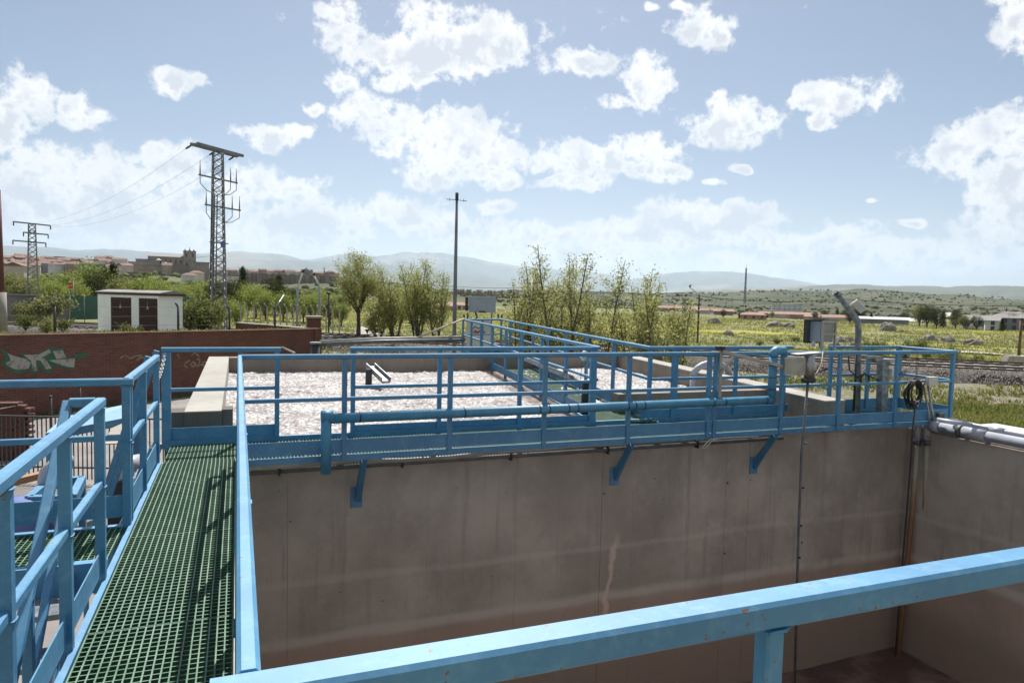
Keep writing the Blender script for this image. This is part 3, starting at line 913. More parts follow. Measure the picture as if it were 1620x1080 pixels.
def grating_mesh(name, w, l, px=0.0395, py=0.0485, th=0.0075, dp=0.032):
    """moulded grating w (local x) by l (local y), top at z=0"""
    m = MB()
    nx = max(2, int(round(w / px))); ny = max(2, int(round(l / py)))
    for i in range(nx + 1):
        x = i * (w - th) / nx
        m.box(x, x + th, 0, l, -dp, 0)
    for j in range(ny + 1):
        y = j * (l - th) / ny
        m.box(0.002, w - 0.002, y + 0.0005, y + th - 0.0005, -dp + 0.003, -0.003)
    me = m.mesh(name, 'grating_green')
    me.materials.append(MATS['grating_worn'])
    me.polygons.foreach_set('material_index', [1 if i % 6 == 1 else 0 for i in range(len(me.polygons))])   # gritted top faces
    return me


def place_gratings(parent, segs, M=None):
    """segs: (x0, y0, w, l); alike sizes share one mesh"""
    cache = {}
    for x0, y0, w, l in segs:
        k = (round(w, 3), round(l, 3))
        if k not in cache:
            cache[k] = grating_mesh('grating_panel', w, l)
        o = bpy.data.objects.new('grating_panel', cache[k])
        COL.objects.link(o)
        o.parent = parent
        m = Matrix.Translation((x0, y0, FL + rnd.uniform(-0.002, 0.002)))
        if M is not None:
            m = M @ m
        o.matrix_parent_inverse = Matrix.Translation(-Vector(parent.location))
        o.matrix_basis = m
    return


def walkways():
    w = thing('walkway', 'long walkway of green plastic grating running away from the viewer', 'walkway', (-0.4, 4.5, FL - 0.15))
    segs = [(-0.735, y0, 0.715, y1 - y0 - 0.006) for y0, y1 in ((1.22, 2.55), (2.55, 4.10), (4.10, 5.65), (5.65, 7.20), (7.20, 8.06))]
    place_gratings(w, segs)
    MB().box(-0.80, -0.742, 1.2, 8.05, FL - 0.16, FL - 0.04).box(-0.776, -0.744, 1.2, 8.05, FL - 0.039, FL + 0.004).build('edge_channel', 'blue_paint', w)
    MB().box(-0.012, 0.045, 1.2, 8.0, FL - 0.16, FL + 0.002).build('edge_channel', 'blue_paint', w)
    for y in (2.5, 4.06, 5.6, 7.15):
        MB().box(-0.74, -0.013, y, y + 0.06, FL - 0.12, FL - 0.036).build('cross_beam', 'blue_paint', w)
    w = thing('walkway', 'short green grating walkway branching off to the left below the stair head', 'walkway', (-1.8, 5.6, FL - 0.15))
    place_gratings(w, [(-0.81 - 0.9 * (i + 1), 5.235, 0.894, 0.68) for i in range(2)])
    MB().box(-2.7, -0.81, 5.16, 5.23, FL - 0.20, FL + 0.004).build('edge_channel', 'blue_paint', w)
    MB().box(-2.7, -0.81, 5.92, 5.98, FL - 0.20, FL + 0.002).build('edge_channel', 'blue_paint', w)
    w = thing('walkway', 'cross walkway of green grating along the top of the tank wall', 'walkway', (5, 8.6, FL - 0.15))
    xs = list(np.arange(-0.74, 10.9, 1.46)) + [11.04]
    xs = [v for v in xs if not 8.3 < v < 9.3]
    bays = [(xs[i], xs[i + 1]) for i in range(len(xs) - 1)]
    bays = [b for b in bays if not (b[0] < 8.6 < b[1])] + [(b[0], 8.46) for b in bays if b[0] < 8.6 < b[1]] + [(9.08, b[1]) for b in bays if b[0] < 8.6 < b[1]]
    place_gratings(w, [(a, 8.045, b - a - 0.006, 1.02) for a, b in bays], Matrix.Translation((0, 0, -0.035)))
    MB().box(0.05, 11.08, 8.035, 8.07, FL - 0.095, FL - 0.05).build('edge_channel', 'blue_paint', w)
    MB().box(-0.80, 8.45, 9.075, 9.112, FL - 0.12, FL + 0.02).box(9.1, 11.08, 9.075, 9.112, FL - 0.12, FL + 0.02).build('edge_channel', 'blue_paint', w)
    MB().box(0.05, 11.08, 8.02, 8.034, FL - 0.095, FL - 0.022).build('fascia', 'blue_paint', w)
    w = thing('walkway', 'middle walkway of green grating leading out between the two foaming basins', 'walkway', (6, 15, FL - 0.15))
    a = math.atan2(1.95, 12.2)
    M = Matrix.Translation((4.98, 9.15, 0)) @ Matrix.Rotation(-a, 4, 'Z')
    place_gratings(w, [(0.05, i * 1.5, 0.93, 1.494) for i in range(8)], M)
    place_gratings(w, [(0.985, i * 1.5 + 0.2, 0.02 + 0.045 * i, 1.494) for i in range(1, 8)], M)
    for off in (0.0, 1.0):
        p0 = M @ Vector((off + 0.01, 0.0, FL - 0.09)); p1 = M @ Vector((off * 1.45 + 0.01, 12.2, FL - 0.09))
        MB().bar(p0, p1, 0.03, 0.15).build('edge_beam', 'blue_paint', w)


walkways()


def railing(label, path, posts, mid=0.5, toe=(-0.115, 0.03), top=1.0, double=(), foot=FL - 0.08, tw=TW, th=TH, group='blue handrails', endcap=True, toe_off=0.012, name='handrail'):
    """square-tube handrail along a path of (x, y) points; posts = list of (x, y)"""
    t = thing(name, label, 'handrail', (path[0][0], path[0][1], foot), group)
    for i in range(len(path) - 1):
        p, q = np.array(path[i], float), np.array(path[i + 1], float)
        d = (q - p) / np.linalg.norm(q - p)
        e0 = p - d * (tw / 2 if i == 0 else -tw / 2 - 0.001)
        e1 = q + d * tw / 2
        MB().bar((*e0, top - th / 2), (*e1, top - th / 2), tw, th, ch=0.009).build('top_rail', 'blue_paint', t)
        if mid:
            MB().bar((*(p + d * 0.003), mid - 0.022), (*(q - d * 0.003), mid - 0.022), 0.040, 0.044, ch=0.005).build('mid_rail', 'blue_paint', t)
        if toe:
            s = np.array((-d[1], d[0])) * toe_off
            MB().bar((*(p + s), sum(toe) / 2), (*(q + s), sum(toe) / 2), 0.008, toe[1] - toe[0], ch=0.002).build('toe_board', 'blue_paint', t)
    made = []
    for k, (x, y) in enumerate(posts):
        wd = 0.055 if k not in double else 0.10
        pst = MB().box(x - wd / 2, x + wd / 2, y - 0.024, y + 0.024, foot, top - th - 0.0005).build('post', 'blue_paint', t)
        made.append(pst)
    if tw > 0.05 and (path[0][1] < 6.5 or path[-1][1] < 6.5):
        for k, (x, y) in enumerate(posts):
            for zz in ((top - th - 0.004, mid - 0.047) if mid else (top - th - 0.004,)):
                c = [(x + a * 0.031, y + b * 0.028, zz + rnd.uniform(-0.002, 0.002)) for a, b in ((-1, -1), (0, -1.05), (1, -1), (1.05, 0), (1, 1), (0, 1.05), (-1, 1), (-1.05, 0), (-1, -1))]
                MB().tube(c, 0.0045, 6).build('weld_bead', 'blue_paint', made[k])
    return t


def railings():
    railing('long blue handrail directly below the viewer running to the tank wall', [(0.018, 1.309), (0.018, 7.98)], [(0.018, y) for y in (1.32, 2.55, 3.8, 5.05, 6.3, 7.55)], tw=0.042, toe_off=0.02)
    # the nearest rail: heavier section
    t = thing('handrail', 'nearest heavy blue handrail sweeping across the bottom right', 'handrail', (1.2, 1.245, FL), 'blue handrails')
    MB().bar((-0.045, 1.245, 0.967), (4.3, 1.245, 0.967), 0.082, 0.066, ch=0.009).build('top_rail', 'blue_paint', t)
    MB().bar((-0.06, 1.245, 0.47), (4.3, 1.245, 0.47), 0.04, 0.05, ch=0.006).build('mid_rail', 'blue_paint', t)
    MB().box(-0.04, 4.3, 1.275, 1.284, FL - 0.02, FL + 0.16).build('toe_board', 'blue_paint', t)
    for x in (-0.015, 1.142, 2.35, 3.55):
        pst = MB().bar((x, 1.232, FL - 0.1), (x, 1.232, 0.9335), 0.05, 0.05, up=(0, 1, 0), ch=0.006).build('post', 'blue_paint', t)
        c = [(x + a * 0.0265, 1.232 + b * 0.0265, 0.930 + rnd.uniform(-0.0015, 0.0015)) for a, b in ((-1, -1), (-0.5, -1.03), (0, -1), (0.5, -1.03), (1, -1), (1.03, -0.4), (1, 0.4), (1, 1), (0, 1.04), (-1, 1), (-1.04, 0), (-1, -1))]
        MB().tube(c, 0.004, 6).build('weld_bead', 'blue_paint', pst)
    MB().prism([(1.168, 0.9333), (1.186, 0.9333), (1.174, 0.928), (1.168, 0.918)], 'y', 1.21, 1.255).build('weld_fillet', 'blue_paint', t)
    railing('blue handrail at the left of the long walkway next to the stair', [(-0.79, 1.7), (-0.79, 4.88)], [(-0.79, y) for y in (2.0, 2.97, 3.93, 4.855)], toe=(-0.09, 0.06), tw=0.058, toe_off=0.0)
    railing('short blue handrail on the left between the side walkway and the gate', [(-0.79, 5.97), (-0.79, 8.07)], [(-0.79, y) for y in (6.06, 6.95, 8.04)], toe=(-0.11, 0.09), mid=0.53, tw=0.058, toe_off=0.0)
    railing('blue handrail along the far side of the left side walkway', [(-2.75, 5.955), (-0.77, 5.955)], [(-0.79, 5.955), (-1.9, 5.955), (-2.7, 5.955)], mid=0.57, toe=(-0.07, 0.10))
    railing('blue gate section at the left end of the cross walkway', [(-0.81, 9.12), (0.47, 9.12)], [(-0.79, 9.12), (0.03, 9.12), (0.455, 9.12)], mid=0.515, toe=(-0.12, 0.035), double=(0,))
    railing('blue handrail between the walkway and the left foaming basin', [(1.38, 9.12), (4.96, 9.12)], [(1.39, 9.12), (2.55, 9.12), (3.73, 9.12), (4.90, 9.12)], mid=0.50, toe=(-0.135, -0.02), double=(3,))
    railing('long near handrail of the cross walkway above the tank wall', [(0.06, 8.03), (11.06, 8.03)], [(x, 8.03) for x in (1.13, 2.38, 3.63, 4.86, 6.15, 6.26, 7.45, 8.56, 9.76, 11.03)], mid=0.51, toe=(-0.134, 0.025), toe_off=0.0)
    L0, L1 = (5.0, 9.17), (6.66, 21.17)
    R0, R1 = (5.88, 9.17), (8.15, 21.68)
    lp = [tuple(np.array(L0) + (np.array(L1) - L0) * k / 8) for k in range(9)]
    rp = [tuple(np.array(R0) + (np.array(R1) - R0) * k / 8) for k in range(1, 9)]
    railing('left handrail of the middle walkway running out between the basins', [L0, L1], lp[1:], mid=0.52, toe=(-0.12, 0.05))
    railing('right handrail of the middle walkway running out between the basins', [R0, R1], rp, mid=0.52, toe=(-0.12, 0.05))
    railing('short handrail closing the far end of the middle walkway', [(6.72, 21.19), (8.09, 21.66)], [(7.4, 21.42)], mid=0.52, toe=(-0.12, 0.05))
    railing('blue handrail between the walkway and the right foaming basin', [(5.86, 9.12), (8.62, 9.12)], [(5.88, 9.12), (6.33, 9.12), (7.5, 9.12), (8.5, 9.12)], mid=0.515, toe=(-0.10, 0.02), double=(1,))
    railing('blue handrail at the far right corner of the cross walkway by the grey crane post', [(9.5, 9.12), (11.13, 9.12), (11.13, 8.08)], [(9.51, 9.12), (10.38, 9.12), (11.12, 9.12)], mid=0.515, toe=(-0.12, 0.06), double=(2,))


railings()


def stairs():
    # steep stair at the left, down towards the viewer
    t = thing('stair', 'steep grey tread stair with blue stringers going down at the left edge', 'stair', (-1.3, 4.0, ZG))
    n, rise, run = 10, 0.205, 0.225
    for k in range(n):
        z = FL - 0.19 - k * rise
        y1 = 5.10 - k * run
        MB().box(-1.66, -1.02, y1 - 0.24, y1, z - 0.035, z).build('tread', 'galvanised', t)
    for x in (-1.70, -1.0):
        MB().bar((x, 5.2, FL - 0.12), (x, 5.2 - run * n - 0.1, FL - 0.12 - rise * n - 0.09), 0.012, 0.24).build('stringer', 'blue_paint', t)
        MB().bar((x + 0.03, 4.92, 0.97), (x + 0.03, 4.92 - run * n, 0.97 - rise * n), 0.05, 0.055, ch=0.006).build('stair_rail', 'blue_paint', t)
        MB().bar((x + 0.03, 4.92, 0.50), (x + 0.03, 4.92 - run * n, 0.50 - rise * n), 0.04, 0.045, ch=0.005).build('stair_mid_rail', 'blue_paint', t)
        for k in (0.3, 4.0, 8.2):
            MB().bar((x + 0.03, 4.90 - run * k, 0.94 - rise * k), (x + 0.03, 4.90 - run * k, FL - 0.2 - rise * k), 0.05, 0.05, up=(0, 1, 0), ch=0.005).build('post', 'blue_paint', t)
    MB().bar((-0.955, 4.905, 0.972), (-0.82, 4.905, 0.972), 0.05, 0.055, ch=0.006).build('return_rail', 'blue_paint', t)
    # second stair behind the gate, dropping to the left
    t = thing('stair', 'narrow blue stair dropping away to the left behind the chained gap', 'stair', (-2.0, 8.6, ZG))
    for y in (8.22, 9.02):
        MB().bar((-0.90, y, FL - 0.05), (-1.56, y, ZG + 0.03), 0.012, 0.13).build('stringer', 'blue_paint', t)
        MB().bar((-0.88, y, 0.97), (-1.60, y, ZG + 0.9), 0.06, 0.04, up=(0, 1, 0), ch=0.005).build('stair_rail', 'blue_paint', t)
        MB().bar((-1.62, y, ZG + 0.95), (-1.62, y, ZG), 0.05, 0.05, up=(0, 1, 0), ch=0.005).build('post', 'blue_paint', t)
    for k in range(9):
        MB().box(-1.08 - k * 0.06, -0.92 - k * 0.06, 8.24, 9.0, FL - 0.30 - k * 0.235, FL - 0.27 - k * 0.235).build('tread', 'galvanised', t)


stairs()


def chain(label, p, q, sag, n=16, r=0.012):
    """hanging chain of separate links"""
    t = thing('chain', label, 'chain', p)
    p, q = np.array(p, float), np.array(q, float)
    for k in range(n):
        a = (k + 0.5) / n
        c = p + (q - p) * a; c[2] -= sag * 4 * a * (1 - a)
        d = (q - p) / n; d[2] -= sag * 4 * (1 - 2 * a) / n
        L = np.linalg.norm(d) * 0.72; d /= np.linalg.norm(d)
        s = np.cross(d, (0, 0, 1.0)); s = s / max(np.linalg.norm(s), 1e-6) if np.linalg.norm(s) > 1e-3 else np.array((1.0, 0, 0))
        if k % 2:
            s = np.cross(d, s)
        pts = [c + d * L * math.cos(g) + s * r * 1.2 * math.sin(g) for g in np.linspace(0, 2 * math.pi, 9)]
        MB().tube(pts, r * 0.32, 5, False).build('chain_link', 'white_plastic', t)
    return t


def tank_details():
    for X, lab in ((1.34, 'leftmost blue steel bracket under the cross walkway'), (4.94, 'middle blue steel bracket under the cross walkway'), (7.39, 'rightmost blue steel bracket under the cross walkway')):
        t = thing('bracket', lab, 'bracket', (X, YW, -0.85), 'blue brackets under the walkway')
        MB().bar((X, 8.06, FL - 0.13), (X, YW - 0.02, -0.80), 0.012, 0.11, up=(0, 0, 1)).build('web', 'blue_paint', t)
        MB().bar((X + 0.035, 8.10, FL - 0.17), (X + 0.035, YW - 0.01, -0.86), 0.06, 0.008, up=(0, 0, 1)).build('flange', 'blue_paint', t)
        MB().bar((X + 0.035, 8.04, FL - 0.09), (X + 0.035, YW - 0.03, -0.74), 0.06, 0.008, up=(0, 0, 1)).build('flange', 'blue_paint', t)
        MB().box(X - 0.06, X + 0.08, YW - 0.018, YW - 0.008, -0.92, -0.66).build('wall_plate', 'blue_paint', t)
    # conduits along the wall head
    t = thing('conduit', 'dark grey conduit clipped along the top of the tank wall', 'pipe', (4, YW - 0.06, -0.4))
    MB().tube([(0.02, YW - 0.055, -0.40), (3.0, YW - 0.055, -0.395), (7.9, YW - 0.055, -0.385)], 0.03, 12).build('tube', 'conduit_grey', t)
    for x in (0.45, 1.9, 3.35, 4.8, 6.3):
        MB().box(x - 0.012, x + 0.012, YW - 0.095, YW - 0.012, -0.45, -0.34).build('clip', 'rubber_black', t)
    t = thing('conduit', 'pale flexible conduit snaking under the walkway edge', 'pipe', (3, YW - 0.1, -0.33))
    MB().tube([(0.02, 8.36, -0.325), (1.2, 8.36, -0.315), (1.9, 8.38, -0.345), (2.5, 8.38, -0.345), (3.2, 8.36, -0.31), (4.6, 8.34, -0.29), (4.9, 8.36, -0.30), (5.2, 8.4, -0.32)], 0.028, 10).build('tube', 'conduit_pale', t)
    # big blue pipe tied to the rail
    Y = 7.915
    t = thing('blue_pipe', 'thick blue pipe with black ties strapped along the near handrail', 'pipe', (4, Y, -0.3))
    z0, z1 = 0.287, 0.312
    run = MB().tube([(0.915, Y, z0), (7.13, Y, z1)], 0.058, 18).build('tube', 'blue_pipe', t)
    MB().tube([(0.917, Y, z0 + 0.05), (0.917, Y, -0.33)], 0.058, 18).build('tube', 'blue_pipe', t)
    MB().tube([(0.86, Y, z0 + 0.03), (0.99, Y, z0 + 0.03)], 0.066, 18).build('elbow', 'blue_pipe', t)
    riser = MB().tube([(7.165, Y, z1 - 0.06), (7.165, Y, 0.955)], 0.060, 18).build('tube', 'blue_pipe', t)
    MB().tube([(7.165, Y, 0.935), (7.165, Y, 0.97), (7.178, Y, 1.0), (7.21, Y, 1.018), (7.27, Y, 1.02)], 0.067, 18).build('elbow', 'blue_pipe', t)
    MB().tube([(7.27, Y, 1.02), (7.36, Y, 1.02)], 0.062, 18, False).build('socket', 'blue_pipe', t)
    MB().tube([(7.29, Y, 1.02), (7.335, Y, 1.02)], 0.05, 18).build('bore', 'rubber_black', t)
    for x in (1.28, 2.52, 3.50, 3.63, 3.90, 4.03, 4.77, 4.88, 5.02, 6.13, 6.33, 7.05):
        MB().tube([(x, Y, z0 + (z1 - z0) * x / 8), (x + 0.012, Y, z0 + (z1 - z0) * x / 8)], 0.0615, 18).build('tie', 'rubber_black', run)
    for z in (0.46, 0.63, 0.80):
        MB().tube([(7.165, Y, z), (7.165, Y, z + 0.012)], 0.063, 18).build('tie', 'rubber_black', riser)
    # rope loop and clamp at the channel
    a = onY(1120, 700, 8.0)
    tag(MB().tube([onY(1200, 690, 8.0), onY(1150, 692, 7.99), onY(1124, 694, 7.99), onY(1114, 704, 7.99), onY(1111, 709, 7.99), onY(1116, 708, 7.99), onY(1126, 697, 7.99), onY(1136, 693, 7.99)], 0.008, 6).build('rope_loop', 'rope_pale'), 'loop of pale rope hanging under the walkway edge', 'rope')


tank_details()
# ------------------------------------------------------------------ equipment on the right end of the cross walkway


def loops(c, ax, bx, ra, rb, n, r, jit, seed):
    """a coil of cable as one continuous tube"""
    g = random.Random(seed)
    pts = []
    c, ax, bx = np.array(c), np.array(ax), np.array(bx)
    k = 0
    for i in range(n):
        j1, j2, j3 = g.uniform(-jit, jit), g.uniform(-jit, jit), g.uniform(-jit, jit)
        for s in range(14):
            a = 2 * math.pi * s / 14
            pts.append(c + ax * (ra + j1) * math.cos(a) + bx * ((rb + j2) * math.sin(a) + j3) + np.cross(ax, bx) * (0.012 * i - 0.006 * n + j3 * 0.3))
    return pts


def equipment():
    # swing arm carrying the probe rod
    t = thing('probe_holder', 'stainless swing arm with clamp plate reaching out from the handrail', 'holder', onY(1137, 640, 7.97))
    MB().bar(onY(1138, 638, 7.965), onY(1141, 553, 7.965), 0.045, 0.03, up=(0, 1, 0), ch=0.004).build('upright', 'stainless', t)
    MB().bar(onY(1143, 556, 7.93), onY(1252, 583, 7.78), 0.04, 0.05, ch=0.005).build('arm_tube', 'stainless', t)
    MB().bar(onY(1139, 592, 7.94), onY(1163, 561, 7.91), 0.03, 0.03, ch=0.004).build('brace', 'stainless', t)
    a, b = onY(1241, 566, 7.77), onY(1272, 592, 7.77)
    MB().box(a[0], b[0], 7.75, 7.775, b[2], a[2]).build('clamp_plate', 'stainless', t)
    a = onY(1280, 598, 7.77); b = onY(1281, 562, 7.77)
    MB().tube([a, b], 0.075, 16).build('clamp_barrel', 'stainless', t)
    MB().tube([onY(1279, 604, 7.77), onY(1279, 598, 7.77)], 0.10, 16).build('clamp_flange', 'steel_dark', t)
    MB().bar(onY(1256, 560, 7.8), onY(1294, 557, 7.8), 0.16, 0.008).build('cover_strip', 'white_plastic', t)
    MB().box(*(lambda p: (p[0] - 0.05, p[0] + 0.07, 7.93, 8.0, p[2] - 0.025, p[2] + 0.03))(onY(1139, 551, 7.96))).build('rail_clamp', 'rubber_black', t)
    t = thing('probe_rod', 'long thin grey probe rod hanging from the arm down into the tank', 'rod', onY(1258, 1078, 7.78))
    MB().tube([onY(1278, 604, 7.77), onY(1268, 720, 7.79), onY(1263, 850, 7.8), onY(1257, 1085, 7.82)], 0.019, 10).build('rod', 'conduit_grey', t)
    for y in (640, 700, 770, 830, 880):
        p = onY(1279 - (y - 600) * 0.052, y, 7.785)
        MB().tube([p, p - np.array((0, 0, 0.02))], 0.023, 10).build('tie', 'rubber_black', t)
    tag(MB().tube([onY(1302, 556, 7.9), onY(1300, 575, 7.85), onY(1292, 590, 7.8), onY(1284, 596, 7.75)], 0.008, 6).build('cable', 'rope_pale'), 'thin brown cable looping from the grey box to the probe clamp', 'cable')
    # instrument box with hood
    c = onY(1297, 541, 8.45)
    t = thing('instrument_box', 'grey hooded instrument box on a steel stand above the handrail', 'instrument box', c)

    def rb(x0, x1, y0, y1, z0, z1):
        return MB().box(c[0] + x0, c[0] + x1, c[1] + y0, c[1] + y1, c[2] + z0, c[2] + z1)
    case = rb(0.0, 0.27, 0.0, 0.21, 0.0, 0.325).build('case', 'box_grey', t)
    rb(-0.10, 0.30, 0.235, 0.247, -0.03, 0.345).build('hood_side', 'steel_dark', t)
    rb(-0.09, -0.004, 0.212, 0.233, 0.0, 0.335).build('hood_lip', 'pvc_dark', t)
    MB().prism([(c[0] - 0.13, c[2] + 0.375), (c[0] + 0.33, c[2] + 0.345), (c[0] + 0.33, c[2] + 0.353), (c[0] - 0.13, c[2] + 0.383)], 'y', c[1] - 0.06, c[1] + 0.27).build('hood_roof', 'galvanised', t)
    for x in (0.0, 0.265):
        rb(x, x + 0.032, -0.045, -0.012, -0.16, 0.34).build('stand_leg', 'stainless', t)
    for z in (0.115, 0.305):
        rb(0.033, 0.264, -0.043, -0.014, z, z + 0.034).build('stand_bar', 'stainless', t)
    rb(0.05, 0.25, -0.0105, -0.002, 0.02, 0.30).build('back_plate', 'conduit_pale', t)
    for x, y in ((0.06, 0.06), (0.14, 0.08), (0.20, 0.15)):
        MB().tube([(c[0] + x, c[1] + y, c[2]), (c[0] + x, c[1] + y, c[2] - 0.05)], 0.014, 8).build('gland', 'pvc_dark', case)
    MB().tube([(c[0] + 0.06, c[1] + 0.06, c[2] - 0.05), (c[0] + 0.03, c[1] + 0.02, c[2] - 0.10), (c[0] + 0.08, c[1] - 0.02, c[2] - 0.16)], 0.007, 6).build('lead', 'rubber_black', t)
    MB().tube([(c[0] - 0.03, c[1] + 0.1, c[2]), (c[0] - 0.05, c[1] + 0.08, c[2] - 0.07)], 0.03, 10).build('float_cap', 'white_plastic', t)
    rb(0.10, 0.14, -0.044, -0.012, -0.16, -0.13).build('stand_foot', 'stainless', t)
    MB().box(c[0] + 0.0, c[0] + 0.30, 8.062, c[1] - 0.012, c[2] - 0.185, c[2] - 0.161).build('stand_base', 'stainless', t)
    # galvanised davit
    Y = 8.93
    t = thing('davit', 'galvanised crane post bent to the left at the top with a winch plate', 'davit', onY(1357, 655, Y))
    MB().tube([onY(1356, 655, Y), onY(1358, 520, Y), onY(1357, 508, Y), onY(1352, 500, Y), onY(1345, 492, Y), onY(1325, 466, Y)], [0.052, 0.052, 0.052, 0.051, 0.048, 0.044], 16).build('post', 'galvanised', t)
    MB().tube([onY(1327, 468, Y - 0.02), onY(1322, 462, Y - 0.02)], 0.056, 16).build('end_collar', 'galvanised', t)
    MB().tube([onY(1323.5, 464, Y - 0.07), onY(1321.5, 461.5, Y - 0.07)], 0.04, 14).build('pulley', 'steel_dark', t)
    a, b = onY(1351, 477, Y - 0.09), onY(1366, 492, Y - 0.09)
    MB().bar(a, b, 0.03, 0.12, up=(0.5, -0.6, 0.5)).build('winch_plate', 'white_plastic', t)
    MB().bar(onY(1352, 480, Y - 0.04), onY(1364, 494, Y - 0.04), 0.06, 0.09, up=(0.5, -0.6, 0.5)).build('winch_block', 'steel_dark', t)
    MB().tube([onY(1342, 560, Y - 0.1), onY(1344, 585, Y - 0.1), onY(1356, 597, Y - 0.1), onY(1368, 590, Y - 0.1), onY(1378, 596, Y - 0.12), onY(1390, 602, Y - 0.15)], 0.012, 8).build('cable', 'rubber_black', t)
    MB().tube([onY(1355, 560, Y - 0.09), onY(1353, 600, Y - 0.09), onY(1350, 650, Y - 0.09)], 0.018, 8).build('cable', 'rubber_black', t)
    ax, bx = np.array((1.0, 0, 0)), np.array((0, 0, 1.0))
    tag(MB().tube(loops(onY(1369, 600, Y - 0.16), ax, bx, 0.10, 0.10, 2, 0.012, 0.01, 4), 0.012, 7).build('cable_coil', 'rubber_black'), 'small loop of black cable hanging on the crane post', 'cable')
    # square galvanised column
    Y = 8.80
    a = onY(1395, 652, Y)
    t = thing('column', 'square galvanised column with a top plate beside the crane post', 'column', a)
    tp = onY(1397, 570, Y)
    MB().bar((a[0], Y, FL), (tp[0], Y, tp[2]), 0.165, 0.12, up=(0, 1, 0), ch=0.01).build('shaft', 'galvanised', t)
    MB().box(tp[0] - 0.28, tp[0] + 0.20, Y - 0.10, Y + 0.10, tp[2], tp[2] + 0.03).build('top_plate', 'galvanised', t)
    MB().bar((tp[0] - 0.40, Y, tp[2] + 0.06), (tp[0] - 0.05, Y, tp[2] + 0.045), 0.10, 0.05).build('arm_stub', 'galvanised', t)
    p = onY(1410, 585, Y - 0.05)
    MB().box(p[0] - 0.02, p[0] + 0.05, Y - 0.08, Y - 0.0, p[2] - 0.12, p[2] + 0.02).build('switch', 'white_plastic', t)
    MB().box(p[0] - 0.06, p[0] + 0.08, Y - 0.11, Y + 0.02, p[2] + 0.10, p[2] + 0.12).build('lid', 'white_plastic', t)
    # cable coil with chain and hanging hose
    Y = 7.93
    tag(MB().tube(loops(onY(1447, 622, Y), ax, bx, 0.15, 0.20, 9, 0.011, 0.035, 8), 0.0105, 7).build('cable_coil', 'rubber_black'), 'coil of black cable hanging on the handrail at the tank corner', 'cable')
    tag(MB().tube([onY(1437, 606, Y), onY(1429, 622, Y), onY(1431, 634, Y), onY(1440, 642, Y), onY(1450, 642, Y)], 0.009, 7).build('cable', 'rubber_black'), 'loose turn of cable drooping left of the black coil', 'cable')
    chain('rusty chain hanging from the top rail down to the black cable coil', onY(1452, 556, Y + 0.04), onY(1449, 606, Y), 0.0, 20, 0.014)
    for o in [o for o in COL.objects if o.name.startswith('chain_link')]:
        o.data.materials[0] = MATS['rust_brown']
    tag(MB().tube([onY(1447, 648, 7.9), onY(1444, 680, 7.95), onY(1440, 740, 8.0), onY(1432, 840, 8.1), onY(1422, 960, 8.2), onY(1414, 1070, 8.25)], 0.013, 8).build('hose', 'steel_dark'), 'dark chain-like hose hanging in the corner of the tank', 'hose')
    # support tripod with a white junction box
    t = thing('bracket_stand', 'slender steel stand with a small white junction box beside the cable coil', 'stand', onY(1473, 668, 8.0))
    MB().bar(onY(1461, 606, 7.95), onY(1472, 670, 8.0), 0.022, 0.022).build('leg', 'stainless', t)
    MB().bar(onY(1468, 606, 7.95), onY(1477, 670, 8.0), 0.03, 0.03).build('leg', 'stainless', t)
    MB().bar(onY(1440, 603, 7.95), onY(1472, 602, 7.95), 0.04, 0.03).build('head_bar', 'stainless', t)
    a, b = onY(1467, 596, 7.9), onY(1480, 609, 7.9)
    MB().box(a[0], b[0], 7.86, 7.93, b[2], a[2]).build('junction_box', 'white_plastic', t)
    # drop pipes and the manifold along the right wall
    for k, (px, Yp, bot, lab) in enumerate(((1452, 8.28, (1424, 1060), 'left of the two stained drop pipes in the tank corner'), (1467, 8.12, (1475, 1068), 'right of the two stained drop pipes in the tank corner'))):
        t = thing('drop_pipe', lab, 'pipe', onY(bot[0], bot[1], Yp), 'stained drop pipes')
        top = onY(px, 678, Yp)
        if k == 0:
            pts = [onY(1452, 690, Yp), onY(1444, 800, Yp), onY(1432, 920, Yp), onY(1418, 1062, Yp)]
        else:
            pts = [onY(1467, 690, Yp), onY(1463, 800, Yp), onY(1460, 920, Yp), onY(1466, 1000, Yp), onY(1477, 1072, Yp)]
        run = MB().tube(pts, 0.040, 12).build('tube', 'pipe_stained', t)
        MB().tube([onY(px, 700, Yp), onY(px, 676, Yp), onY(px + 2, 668, Yp), onY(px + 8, 664, Yp)], 0.058, 14).build('elbow', 'pvc_grey', t)
        MB().tube([onY(px, 703, Yp), onY(px, 695, Yp)], 0.068, 14).build('collar', 'pvc_dark', run)
    Xp, zp = 10.60, -0.235
    t = thing('manifold_pipe', 'thick grey plastic pipe along the right tank wall', 'pipe', (Xp, 4, zp))
    run = MB().tube([(Xp, 7.98, zp), (Xp, 4.0, zp), (Xp, -1.2, zp)], 0.080, 20).build('tube', 'pvc_grey', t)
    MB().tube([(Xp, 8.02, zp), (Xp, 7.86, zp)], 0.092, 20).build('coupling', 'pvc_grey', run)
    MB().tube([(Xp, 7.55, zp), (Xp, 7.48, zp)], 0.100, 20).build('coupling', 'pvc_dark', run)
    MB().tube([(Xp, 7.47, zp), (Xp, 7.10, zp)], 0.091, 20).build('coupling', 'pvc_grey', run)
    for y in (6.0, 3.5, 1.0):
        MB().box(Xp - 0.12, Xp + 0.12, y - 0.03, y + 0.03, -0.35, -0.30).build('saddle', 'galvanised', t)
    t = thing('manifold_pipe', 'thinner grey plastic pipe behind the thick one on the right tank wall', 'pipe', (10.93, 4, -0.2))
